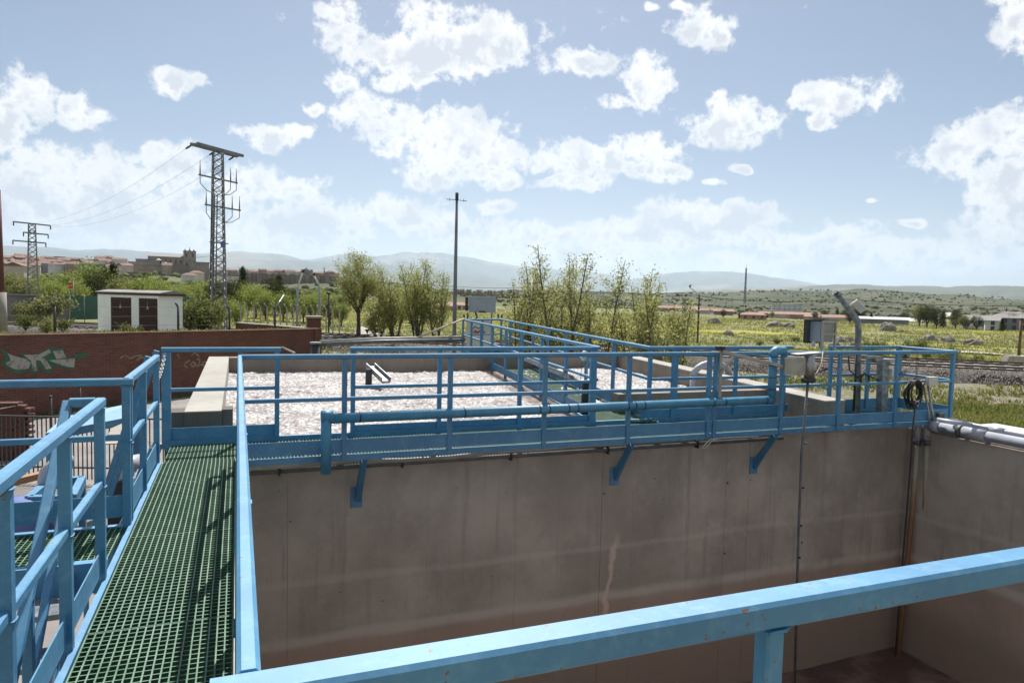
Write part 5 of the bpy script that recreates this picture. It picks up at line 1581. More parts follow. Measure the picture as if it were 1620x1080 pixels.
    for k, m in enumerate(('flag_red', 'flag_yellow', 'flag_red')):
        MB().add([(p[0] - 0.05, p[1], q[2] - 0.2 - k * 0.2), (p[0] - 0.45, p[1] - 0.1, q[2] - 0.34 - k * 0.2), (p[0] - 0.48, p[1] + 0.1, q[2] - 0.54 - k * 0.2), (p[0] - 0.05, p[1], q[2] - 0.4 - k * 0.2)], [(0, 1, 2, 3)]).build('flag_stripe', m, t)


west_side()


def lattice(t, base, top_z, hb, ht, n, ang, mat='pylon_steel', leg=0.10, brace=0.05):
    ca, sa = math.cos(ang), math.sin(ang)
    cor = [(1, 1), (-1, 1), (-1, -1), (1, -1)]

    def P(c, z):
        h = hb + (ht - hb) * ((z - base[2]) / (top_z - base[2])) ** 0.8
        x, y = c[0] * h, c[1] * h
        return np.array((base[0] + x * ca - y * sa, base[1] + x * sa + y * ca, z))
    zs = [base[2]]
    for k in range(n):
        zs.append(base[2] + (top_z - base[2]) * (1 - (1 - (k + 1) / n) ** 1.12))
    for c in cor:
        m = MB()
        for k in range(n):
            m.bar(P(c, zs[k]), P(c, zs[k + 1]), leg, leg, up=(0.3, 1, 0))
        m.build('leg', mat, t)
    for i in range(4):
        a, b = cor[i], cor[(i + 1) % 4]
        m = MB()
        for k in range(n):
            if k % 2 == 0:
                m.bar(P(a, zs[k]), P(b, zs[k + 1]), brace, brace, up=(0.2, 0.3, 1))
                m.bar(P(b, zs[k]), P(a, zs[k + 1]), brace * 0.8, brace * 0.8, up=(0.2, 0.3, 1))
            else:
                m.bar(P(b, zs[k]), P(a, zs[k + 1]), brace, brace, up=(0.2, 0.3, 1))
                m.bar(P(a, zs[k]), P(b, zs[k + 1]), brace * 0.8, brace * 0.8, up=(0.2, 0.3, 1))
            if k % 3 == 0:
                m.bar(P(a, zs[k]), P(b, zs[k]), brace, brace)
        m.build('bracing', mat, t)
    return P


def sag(p, q, s, n=14):
    p, q = np.array(p), np.array(q)
    return [p + (q - p) * k / n - np.array((0, 0, s * 4 * (k / n) * (1 - k / n))) for k in range(n + 1)]


def pylons():
    D = 55.0
    b = at(345, 519, D); tz = at(345, 240, D)[2]
    b[2] -= 0.6
    t = thing('pylon', 'tall steel lattice pylon with cable terminations in front of the trees', 'pylon', b)
    lattice(t, b, tz, 0.56, 0.31, 24, YAW * 0.4, leg=0.085, brace=0.038)
    u = at(388, 243, 56.8) - at(302, 230, 53.2); u[2] = 0; u /= np.linalg.norm(u)
    v = np.array((u[1], -u[0], 0))
    for s in (-1, 1):
        MB().bar((b[0] - u[0] * 2.15 + v[0] * 0.3 * s, b[1] - u[1] * 2.15 + v[1] * 0.3 * s, tz + 0.1), (b[0] + u[0] * 2.15 + v[0] * 0.3 * s, b[1] + u[1] * 2.15 + v[1] * 0.3 * s, tz + 0.1), 0.12, 0.20).build('cross_arm', 'pylon_steel', t)
    for k in (-2.1, -0.9, 0.2, 1.2, 2.1):
        MB().bar(b * (1, 1, 0) + u * k - v * 0.3 + (0, 0, tz + 0.1), b * (1, 1, 0) + u * k + v * 0.3 + (0, 0, tz + 0.1), 0.08, 0.1).build('arm_tie', 'pylon_steel', t)
    wires = []
    c = b * (1, 1, 0)
    for k in (-2.1, 0.0, 1.85):
        p0 = c + u * k - v * 0.3 + (0, 0, tz + 0.02)
        p1 = p0 - u * 0.25 - v * 0.25 + (0, 0, -0.28)
        MB().tube([p0, (p0 + p1) / 2, p1], [0.05, 0.07, 0.05], 8).build('insulator', 'steel_dark', t)
        wires.append(p1)
    for j, (ya, xl, xr) in enumerate(((283, 313, 380), (327, 323, 386))):
        za = at(345, ya, D)[2]
        MB().bar(c + u * ((xl - 345) / F_PX * D * 1.08) + (0, 0, za), c + u * ((xr - 345) / F_PX * D * 1.08) + (0, 0, za), 0.09, 0.10).build('cross_arm', 'pylon_steel', t)
        for xk in (xl + 2, (345 + xr) / 2 + 5, xr - 2):
            k = (xk - 345) / F_PX * D * 1.08
            p = c + u * k + (0, 0, za)
            MB().tube([p + (0, 0, 0.05), p + (0, 0, 0.5), p + (0, 0, 1.05)], [0.05, 0.035, 0.012], 8).build('surge_arrester', 'pylon_steel', t)
            MB().tube([p, p + (0, 0, -0.55), p - u * k * 0.35 + (0, 0, -0.95), c + u * 0.3 * (1 if k > 0 else -1) + (0, 0, za - 1.15)], 0.025, 7).build('cable_tail', 'steel_dark', t)
    zc = at(345, 384, D)[2]
    MB().bar(c + u * -0.75 + (0, 0, zc), c + u * 0.95 + (0, 0, zc), 0.08, 0.08).build('step_bar', 'pylon_steel', t)
    MB().box(c[0] + 0.2, c[0] + 0.45, c[1] - 0.9, c[1] - 0.7, zc - 0.35, zc + 0.05).build('number_plate', 'motor_blue', t)
    for k in (-0.3, 0.0, 0.3):
        MB().tube([c + u * k * 0.8 - v * 0.3 + (0, 0, tz - 3), c + u * k - v * 0.55 + (0, 0, b[2] + 1)], 0.04, 7).build('down_cable', 'steel_dark', t)
    # second pylon
    D2 = 107.0
    b2 = at(53, 498, D2); tz2 = at(53, 354, D2)[2]
    b2[2] -= 1.0
    t2 = thing('pylon', 'smaller looking distant lattice pylon at the left with a grey base panel', 'pylon', b2)
    lattice(t2, b2, tz2, 0.75, 0.34, 20, 0.2, leg=0.10, brace=0.05)
    c2 = b2 * (1, 1, 0)
    for za, xl, xr in ((354, 32, 75), (369, 43, 72), (383, 31, 69)):
        z = at(53, za, D2)[2]
        MB().bar(c2 + u * ((xl - 53) / F_PX * D2 * 1.1) + (0, 0, z), c2 + u * ((xr - 53) / F_PX * D2 * 1.1) + (0, 0, z), 0.14, 0.16).build('cross_arm', 'pylon_steel', t2)
        for xk in (xl, xr):
            p = c2 + u * ((xk - 53) / F_PX * D2 * 1.1) + (0, 0, z)
            MB().tube([p, p + (0, 0, -0.5)], 0.07, 7).build('insulator', 'steel_dark', t2)
    p = b2
    MB().box(p[0] - 1.0, p[0] + 1.0, p[1] - 1.0, p[1] + 1.0, p[2] + 0.2, p[2] + 2.3).build('base_panel', 'wall_greyblue', t2)
    labs = ['left overhead wire between the two pylons', 'middle overhead wire between the two pylons', 'right overhead wire between the two pylons']
    for k, (w, off) in enumerate(zip(wires, (-2.0, 0.1, 2.1))):
        q = c2 + u * off + (0, 0, tz2 - 0.1)
        tag(MB().tube(sag(w, q, 1.6), 0.007, 5).build('power_line', 'pylon_steel'), labs[k], 'wire', 'overhead wires')
    # a low telecom wire crossing behind
    tag(MB().tube(sag(at(-60, 418, 120), at(345, 404, 90), 0.6), 0.02, 5).build('telephone_line', 'pylon_steel'), 'faint wire sloping across behind the large pylon', 'wire')
    # maroon stack at the frame's left edge
    p = at(-2, 497, 60)
    t = thing('chimney_pole', 'dark maroon pole with a grey foot at the left picture edge', 'pole', (p[0], p[1], p[2] - 1))
    z = at(-2, 300, 60)[2]; zm = at(-2, 462, 60)[2]
    MB().tube([(p[0], p[1], zm), (p[0], p[1], z)], [0.36, 0.26], 14).build('shaft', 'maroon_paint', t)
    MB().tube([(p[0], p[1], p[2] - 1.2), (p[0], p[1], zm - 0.002)], [0.5, 0.46], 14).build('foot', 'paving_grey', t)
    # street lamps and short poles by the track
    for px, yb, yt, dx, dy, D, lb in ((470, 512, 455, 9, -24, 62, 'grey lamp post with a raised white arm behind the brick wall end'), (505, 512, 450, -9, -14, 64, 'grey lamp post with an arm bending left'), (1103, 548, 466, -12, -12, 80, 'dark railway mast with a bracket arm in the field'),):
        p, q = at(px, yb, D), at(px, yt, D)
        t = thing('lamp_post' if px < 1000 else 'railway_mast', lb, 'lamp post' if px < 1000 else 'mast', (p[0], p[1], p[2] - 1.0))
        MB().tube([(p[0], p[1], p[2] - 1.2), (p[0], p[1], q[2])], [0.13, 0.09], 10).build('pole', 'galvanised' if px < 1000 else 'bark_dark', t)
        e = at(px + dx, yt + dy, D)
        arm = MB().tube([(p[0], p[1], q[2] - 0.1), ((p[0] + e[0]) / 2, (p[1] + e[1]) / 2, (q[2] + e[2]) / 2), e], 0.07, 8).build('arm', 'white_plastic', t)
        MB().tube([e, e + (0.12, 0, 0.25)], 0.10, 8).build('head', 'steel_dark', arm)
    p = at(520, 512, 58); q = at(520, 464, 58)
    t = thing('signal_post', 'slim dark post with a small head left of the round tree', 'post', (p[0], p[1], p[2] - 1))
    MB().tube([(p[0], p[1], p[2] - 1), (p[0], p[1], q[2])], 0.06, 8).build('pole', 'steel_dark', t)
    MB().lathe([(0, -0.1), (0.2, -0.05), (0.14, 0.1), (0, 0.12)], q, 8).build('head', 'steel_dark', t)
    # cranked concrete fence posts
    n = 16
    me = MB().bar((0, 0, -0.6), (0, 0, 1.35), 0.11, 0.11, up=(0, 1, 0)).bar((0, 0, 1.33), (-0.22, -0.1, 1.68), 0.10, 0.10, up=(0, 1, 0)).mesh('concrete_fence_post', 'kerb_stone')
    ords = ['first', 'second', 'third', 'fourth', 'fifth', 'sixth', 'seventh', 'eighth', 'ninth', 'tenth', 'eleventh', 'twelfth', 'thirteenth', 'fourteenth', 'fifteenth', 'sixteenth']
    for k in range(n):
        px = 381 + k * 10.4
        p = at(px, 511 + k * 0.35, 60)
        o = link('concrete_fence_post', me)
        o.location = p
        tag(o, ords[k] + ' cranked concrete fence post from the left along the track', 'post', 'cranked concrete fence posts')
    t = thing('brick_hutlet', 'small brick pier with a pale cap at the right end of the brick wall', 'pier', at(497, 524, 37))
    a2, b2_ = at(487, 503, 37), at(508, 503, 37)
    MB().box(a2[0], b2_[0], a2[1], a2[1] + 0.6, ZG, a2[2]).build('shaft', 'brick_wall', t)
    MB().box(a2[0] - 0.08, b2_[0] + 0.08, a2[1] - 0.08, a2[1] + 0.7, a2[2] + 0.002, a2[2] + 0.10).build('cap', 'kerb_stone', t)
    t = thing('low_brick_wall', 'low brown brick wall running back behind the main brick wall', 'wall', at(420, 515, 45))
    pts = [(376, 511, 48), (430, 515, 45), (487, 520, 38)]
    for i in range(2):
        p, q = at(*pts[i]), at(*pts[i + 1])
        MB().bar((p[0], p[1], p[2] - 0.3), (q[0], q[1], q[2] - 0.3), 0.3, 0.6).build('wall_run', 'brick_wall', t)
        MB().bar((p[0], p[1], p[2] + 0.03), (q[0], q[1], q[2] + 0.03), 0.36, 0.05).build('coping', 'kerb_stone', t)


pylons()
# ------------------------------------------------------------------ railway
ORD = ['first', 'second', 'third', 'fourth', 'fifth', 'sixth', 'seventh', 'eighth', 'ninth', 'tenth', 'eleventh', 'twelfth', 'thirteenth', 'fourteenth', 'fifteenth', 'sixteenth', 'seventeenth', 'eighteenth', 'nineteenth', 'twentieth',
       'twenty-first', 'twenty-second', 'twenty-third', 'twenty-fourth', 'twenty-fifth', 'twenty-sixth', 'twenty-seventh', 'twenty-eighth', 'twenty-ninth', 'thirtieth']
ZR = -1.14
_ra, _rb = onZ(509, 533, ZR)[:2], onZ(1620, 583, ZR)[:2]
_rd = (_rb - _ra) / np.linalg.norm(_rb - _ra)
_rn = np.array((-_rd[1], _rd[0]))
if _rn @ _ra < 0:
    _rn = -_rn                      # points away from the viewer


def rail_pt(s, o, z):
    p = _ra + _rd * s + _rn * o
    return (p[0], p[1], z)


def railway():
    L0, L1 = -60.0, 130.0
    # ballast bank with ragged edges
    ss = np.arange(L0, L1, 0.7)
    prof = [(-2.9, ZG - 0.15), (-2.25, -1.86), (-1.80, ZR - 0.24), (-1.40, ZR - 0.115), (2.6, ZR - 0.115), (6.2, ZR - 0.115), (7.2, ZR - 0.24), (9.5, ZG - 0.15)]
    V = []
    for i, s in enumerate(ss):
        for k, (o, z) in enumerate(prof):
            j = rnd.uniform(-0.16, 0.16) if 0 < k < 3 else 0.0
            V.append(rail_pt(s, o + j, z + (rnd.uniform(-0.05, 0.05) if 0 < k < 3 else 0)))
    n = len(prof); m = len(ss)
    I, J = np.meshgrid(np.arange(m - 1), np.arange(n - 1), indexing='ij')
    Fq = np.stack([I * n + J, (I + 1) * n + J, (I + 1) * n + J + 1, I * n + J + 1], -1).reshape(-1, 4)
    struct(link('ballast_bed', np_mesh('ballast_bed', V, Fq, 'ballast')))
    # loose stones on the visible flank
    g = np.random.default_rng(5)
    N = 26000
    s = g.uniform(-8, 62, N); o = g.uniform(-2.5, -1.0, N)
    z = np.interp(o, [p[0] for p in prof], [p[1] for p in prof]) + 0.01
    sz = g.uniform(0.03, 0.075, N)
    c = np.stack([_ra[0] + _rd[0] * s + _rn[0] * o, _ra[1] + _rd[1] * s + _rn[1] * o, z], -1)
    tet = np.array([(1, 0.2, -0.5), (-0.6, 0.9, -0.5), (-0.5, -0.9, -0.4), (0.1, 0.1, 0.9)])
    ang = g.uniform(0, 6.28, N)
    R2 = np.stack([np.cos(ang), -np.sin(ang), np.sin(ang), np.cos(ang)], -1).reshape(N, 2, 2)
    T = np.repeat(tet[None], N, 0) * g.uniform(0.6, 1.3, (N, 4, 3))
    T[:, :, :2] = np.einsum('nij,nkj->nki', R2, T[:, :, :2])
    Vs = (c[:, None, :] + T * sz[:, None, None]).reshape(-1, 3)
    f = np.array([(0, 1, 3), (1, 2, 3), (2, 0, 3)])
    Fs = (np.arange(N)[:, None, None] * 4 + f[None]).reshape(-1, 3)
    stuff(tag(link('ballast_stones', np_mesh('ballast_stones', Vs, Fs, 'ballast')), 'loose grey brown ballast stones on the railway bank', 'stones'))
    # two tracks
    slp = MB().box(-0.15, 0.15, -1.25, 1.25, -0.20, 0.0).mesh('sleeper', 'sleeper')
    yaw = math.atan2(_rd[1], _rd[0])
    for off, lab in ((0.0, 'nearer railway track on the ballast bank'), (4.1, 'farther railway track on the ballast bank')):
        t = thing('railway_track', lab, 'railway track', rail_pt(25, off, ZR - 0.2), 'railway tracks')
        for s in (-0.835, 0.835):
            m = MB()
            a, b = rail_pt(L0, off + s, ZR - 0.045), rail_pt(L1, off + s, ZR - 0.045)
            m.bar(a, b, 0.07, 0.09)
            m.build('rail', 'rail_steel', t)
        for k in range(120):
            o = link('sleeper', slp, t)
            o.location = rail_pt(-22 + k * 0.72, off, ZR - 0.088)
            o.rotation_euler = (0, 0, yaw)
    # gravel service path in front of the ballast
    V, ss = [], np.arange(-4, 112, 1.1)
    for k, sx in enumerate(ss):
        for o, z in ((-1.95, -1.80), (-2.6, -1.84), (-3.8, -2.02), (-5.2, -2.26), (-6.6, ZG - 0.12)):
            V.append(rail_pt(sx, o + rnd.uniform(-0.15, 0.15), z + rnd.uniform(-0.03, 0.03)))
    m = len(ss)
    I, J = np.meshgrid(np.arange(m - 1), np.arange(4), indexing='ij')
    Fq = np.stack([I * 5 + J, (I + 1) * 5 + J, (I + 1) * 5 + J + 1, I * 5 + J + 1], -1).reshape(-1, 4)
    struct(link('service_path', np_mesh('service_path', V, Fq, 'gravel_path', smooth=True)))
    # overhead line in the distance
    for a, b, lb in (((1104, 468, 80), (1330, 472, 95), 'overhead railway wire right of the dark mast'), ((1330, 472, 95), (1700, 481, 110), 'overhead railway wire behind the crane post'), ((640, 446, 120), (860, 454, 110), 'overhead railway wire behind the slim mast'), ((860, 454, 110), (1100, 462, 80), 'overhead railway wire behind the young poplars')):
        t = thing('overhead_line', lb, 'wire', at(*a), 'overhead railway wires')
        p, q = at(*a), at(*b)
        MB().tube(sag(p, q, 0.5), 0.035, 5).build('carrier_wire', 'steel_dark', t)
        MB().tube([p - (0, 0, 1.35), q - (0, 0, 1.35)], 0.022, 5).build('contact_wire', 'steel_dark', t)
        for k in range(1, 9):
            f = k / 9
            x = p + (q - p) * f
            MB().tube([x - (0, 0, 0.5 * 4 * f * (1 - f)), x - (0, 0, 1.35)], 0.014, 4).build('dropper', 'steel_dark', t)
    b = at(1082, 528, 95)
    t = thing('railway_mast', 'thin lattice railway mast left of the dark mast', 'mast', (b[0], b[1], b[2] - 1))
    lattice(t, b - (0, 0, 1), at(1082, 474, 95)[2], 0.30, 0.22, 10, 0.4, leg=0.07, brace=0.04)
    MB().bar(at(1066, 468, 95), at(1095, 468, 95), 0.1, 0.1).build('cross_arm', 'pylon_steel', t)
    for px in (1072, 1086):
        MB().tube([at(px, 468, 95), at(px, 465, 95)], 0.2, 7).build('insulator', 'steel_dark', t)
    b = at(1612, 560, 75)
    t = thing('railway_mast', 'dark mast standing at the right picture edge beyond the track', 'mast', (b[0], b[1], b[2] - 1))
    z = at(1616, 505, 75)[2]
    MB().tube([(b[0], b[1], b[2] - 1), (b[0], b[1], z)], 0.12, 8).build('pole', 'rust_brown', t)
    MB().lathe([(0, 0), (0.16, 0), (0.12, 0.1), (0, 0.12)], (b[0], b[1], z), 8).build('cap', 'steel_dark', t)
    # concrete culvert head by the right edge
    b = at(1606, 572, 55)
    tag(MB().prism([(b[0] - 1.6, ZG - 1), (b[0] + 2.5, ZG - 1), (b[0] + 2.5, b[2] + 0.30), (b[0] - 0.6, b[2] + 0.38)], 'y', b[1], b[1] + 0.4).build('culvert_head', 'kerb_stone'), 'pale concrete culvert head beyond the tracks at the right edge', 'culvert')


railway()


# ------------------------------------------------------------------ vegetation
class TreeGen:
    def __init__(self, seed):
        self.g = random.Random(seed)
        self.ng = np.random.default_rng(seed)
        self.wood = MB()
        self.tips = []        # (point, direction)

    def limb(self, p, d, L, r, depth, up=0.25, kids=4, spread=0.7, n=5, tips_from=0.25, sides=6):
        g = self.g
        pts, rs = [np.array(p, float)], [r]
        d = np.array(d, float); d /= np.linalg.norm(d)
        for k in range(n):
            d = d + np.array((g.gauss(0, 0.10), g.gauss(0, 0.10), up * 0.15 + g.gauss(0, 0.05)))
            d /= np.linalg.norm(d)
            pts.append(pts[-1] + d * L / n)
            rs.append(max(r * (1 - 0.72 * (k + 1) / n), 0.006))
        self.wood.tube(pts, rs, max(3, sides), False)
        if depth <= 0:
            for k in range(1, n + 1):
                if k / n >= tips_from:
                    self.tips.append(pts[k])
            return pts
        for k in range(kids):
            f = 0.30 + 0.68 * (k + g.random() * 0.6) / kids
            i = min(n - 1, int(f * n))
            q = pts[i] + (pts[i + 1] - pts[i]) * (f * n - i)
            a = g.uniform(0, 2 * math.pi)
            s = np.cross(d, (math.cos(a), math.sin(a), 0.3)); s /= max(np.linalg.norm(s), 1e-6)
            nd = d * (1 - spread * 0.5) + s * spread + np.array((0, 0, up))
            self.limb(q, nd, L * g.uniform(0.45, 0.68), max(rs[i] * 0.55, 0.008), depth - 1, up, max(2, kids - 1), spread, 4, tips_from, max(3, sides - 1))
        self.tips.append(pts[-1])
        return pts

    def leaves(self, n, size, jit, mat, flat=0.0, name='crown'):
        g = self.ng
        T = np.array(self.tips)
        c = T[g.integers(0, len(T), n)] + g.normal(0, 1, (n, 3)) * jit
        a = g.normal(0, 1, (n, 3)); a /= np.linalg.norm(a, axis=1, keepdims=True)
        b = g.normal(0, 1, (n, 3)); b = b - a * (a * b).sum(1, keepdims=True); b /= np.linalg.norm(b, axis=1, keepdims=True)
        s = size * g.uniform(0.55, 1.25, (n, 1))
        V = np.stack([c + a * s * 0.5, c + b * s * 0.32, c - a * s * 0.5, c - b * s * 0.32], 1).reshape(-1, 3)
        Fq = np.arange(4 * n).reshape(n, 4)
        return np_mesh(name, V, Fq, mat, g.uniform(0, 1, n) ** 1.2)


def tree_round(seed, H, leafn, leaf, mat, bark='bark_dark', spread=0.75, trunk=0.22, jit=0.22, name='crown'):
    t = TreeGen(seed)
    g = t.g
    r0 = H * 0.028
    t.wood.tube([(0, 0, -0.3), (0.02 * H * 0.3, 0, H * trunk * 0.5), (0.0, 0.02, H * trunk)], [r0 * 1.25, r0, r0 * 0.9], 9, False)
    k = 7
    for i in range(k):
        a = 2 * math.pi * i / k + g.uniform(-0.3, 0.3)
        tilt = g.uniform(0.25, spread)
        d = (math.cos(a) * tilt, math.sin(a) * tilt, 1.0)
        t.limb((0, 0, H * trunk * g.uniform(0.85, 1.0)), d, H * g.uniform(0.42, 0.62) * (1 - 0.25 * tilt), r0 * 0.6, 2, 0.22, 4, 0.62)
    # twigs filling out a rounded crown
    top = max(p[2] for p in t.tips)
    c, rz_, rx_ = (H * trunk + top) / 2 + 0.05 * H, (top - H * trunk) / 2 * 1.05, (top - H * trunk) * 0.42 * (0.6 + spread * 0.6)
    for k in range(300):
        v = np.array((g.gauss(0, 1), g.gauss(0, 1), g.gauss(0, 1))); v /= np.linalg.norm(v)
        q = np.array((0, 0, c)) + v * np.array((rx_, rx_, rz_)) * g.uniform(0.35, 1.0) ** 0.5 * g.uniform(0.86, 1.08)
        e = q - np.array((q[0] * 0.22, q[1] * 0.22, 0.06 * H))
        t.wood.tube([e, q], [0.012, 0.006], 3, False)
        t.tips += [q, (q + e) / 2]
    return t.wood.mesh('trunk', bark), t.leaves(leafn, leaf, jit, mat)


def tree_poplar(seed, H, leafn, leaf, mat, bark='bark_grey', stems=1, jit=0.10, lean=0.12, wide=0.30):
    t = TreeGen(seed)
    g = t.g
    for s in range(stems):
        a = 2 * math.pi * s / max(1, stems) + g.uniform(0, 1)
        h = H * (1 if s == 0 else g.uniform(0.6, 0.95))
        n = 9
        ln = lean * (0.4 if stems == 1 else 1.6)
        dx, dy = math.cos(a) * ln, math.sin(a) * ln
        p = np.array((0.12 * math.cos(a) * (stems > 1), 0.12 * math.sin(a) * (stems > 1), -0.3))
        pts, rs = [p], [H * 0.012]
        for k in range(n):
            p = p + np.array((dx + g.gauss(0, 0.03), dy + g.gauss(0, 0.03), 1.0)) * (h + 0.3) / n
            pts.append(p); rs.append(H * 0.012 * (1 - 0.88 * (k + 1) / n) + 0.004)
        t.wood.tube(pts, rs, 6, False)
        m = int(16 * h / 6) + 6
        for k in range(m):
            f = 0.16 + 0.80 * k / m
            i = min(n - 1, int(f * n))
            q = pts[i] + (pts[i + 1] - pts[i]) * (f * n - i)
            b = g.uniform(0, 2 * math.pi)
            L = h * wide * (1.02 - f) ** 0.7 * g.uniform(0.6, 1.1) + 0.25
            t.limb(q, (math.cos(b) * 0.62, math.sin(b) * 0.62, 0.85), L, 0.018 * (1.1 - f) + 0.006, 1 if L > 0.8 else 0, 0.35, 3, 0.45, 4, 0.2, 4)
        t.tips.append(pts[-1])
        t.tips.append(pts[-2])
    return t.wood.mesh('trunk', bark), t.leaves(leafn, leaf, jit, mat)


def tree_conifer(seed, H, leafn, leaf, mat, wide=0.22, bark='bark_dark'):
    t = TreeGen(seed)
    g = t.g
    t.wood.tube([(0, 0, -0.3), (0, 0, H)], [H * 0.02, 0.02], 6, False)
    for k in range(90):
        f = 0.08 + 0.9 * (k / 90)
        a = k * 2.4 + g.uniform(-0.3, 0.3)
        L = H * wide * (1.03 - f) ** 0.75 * g.uniform(0.6, 1.15)
        p = np.array((0, 0, H * f))
        q = p + np.array((math.cos(a) * L, math.sin(a) * L, L * g.uniform(-0.15, 0.25)))
        t.wood.tube([p, q], [0.02, 0.006], 3, False)
        for s in (0.35, 0.6, 0.8, 1.0):
            t.tips.append(p + (q - p) * s)
    return t.wood.mesh('trunk', bark), t.leaves(leafn, leaf, H * 0.028, mat)


def bush(seed, H, W, leafn, leaf, mat):
    t = TreeGen(seed)
    g = t.g
    for k in range(9):
        a = g.uniform(0, 2 * math.pi)
        sp = g.uniform(0.2, 1.0) * W / H
        t.limb((0, 0, -0.1), (math.cos(a) * sp, math.sin(a) * sp, 1.0), H * g.uniform(0.6, 1.0), 0.03 * H, 1, 0.15, 4, 0.7, 4, 0.2, 4)
    return t.wood.mesh('trunk', 'bark_dark'), t.leaves(leafn, leaf, 0.10 * H, mat)


def mesh_top(me):
    V = np.empty(len(me.vertices) * 3, np.float32)
    me.vertices.foreach_get('co', V)
    return float(np.percentile(V.reshape(-1, 3)[:, 2], 99.3))


def plant(name, label, cat, meshes, loc, scale=1.0, rz=0.0, group=None, parts=('trunk', 'crown'), sz=None, H=None):
    if H:
        scale = H / mesh_top(meshes[1])
    o = thing(name, label, cat, loc, group)
    o.scale = (scale, scale, sz or scale)
    o.rotation_euler = (0, 0, rz)
    for nm, me in zip(parts, meshes):
        c = bpy.data.objects.new(nm, me)
        COL.objects.link(c)
        c.parent = o
    return o


def foot(px, py, D, bank=False):
    p = at(px, py, D)
    return np.array((p[0], p[1], gz(p[0], p[1])))


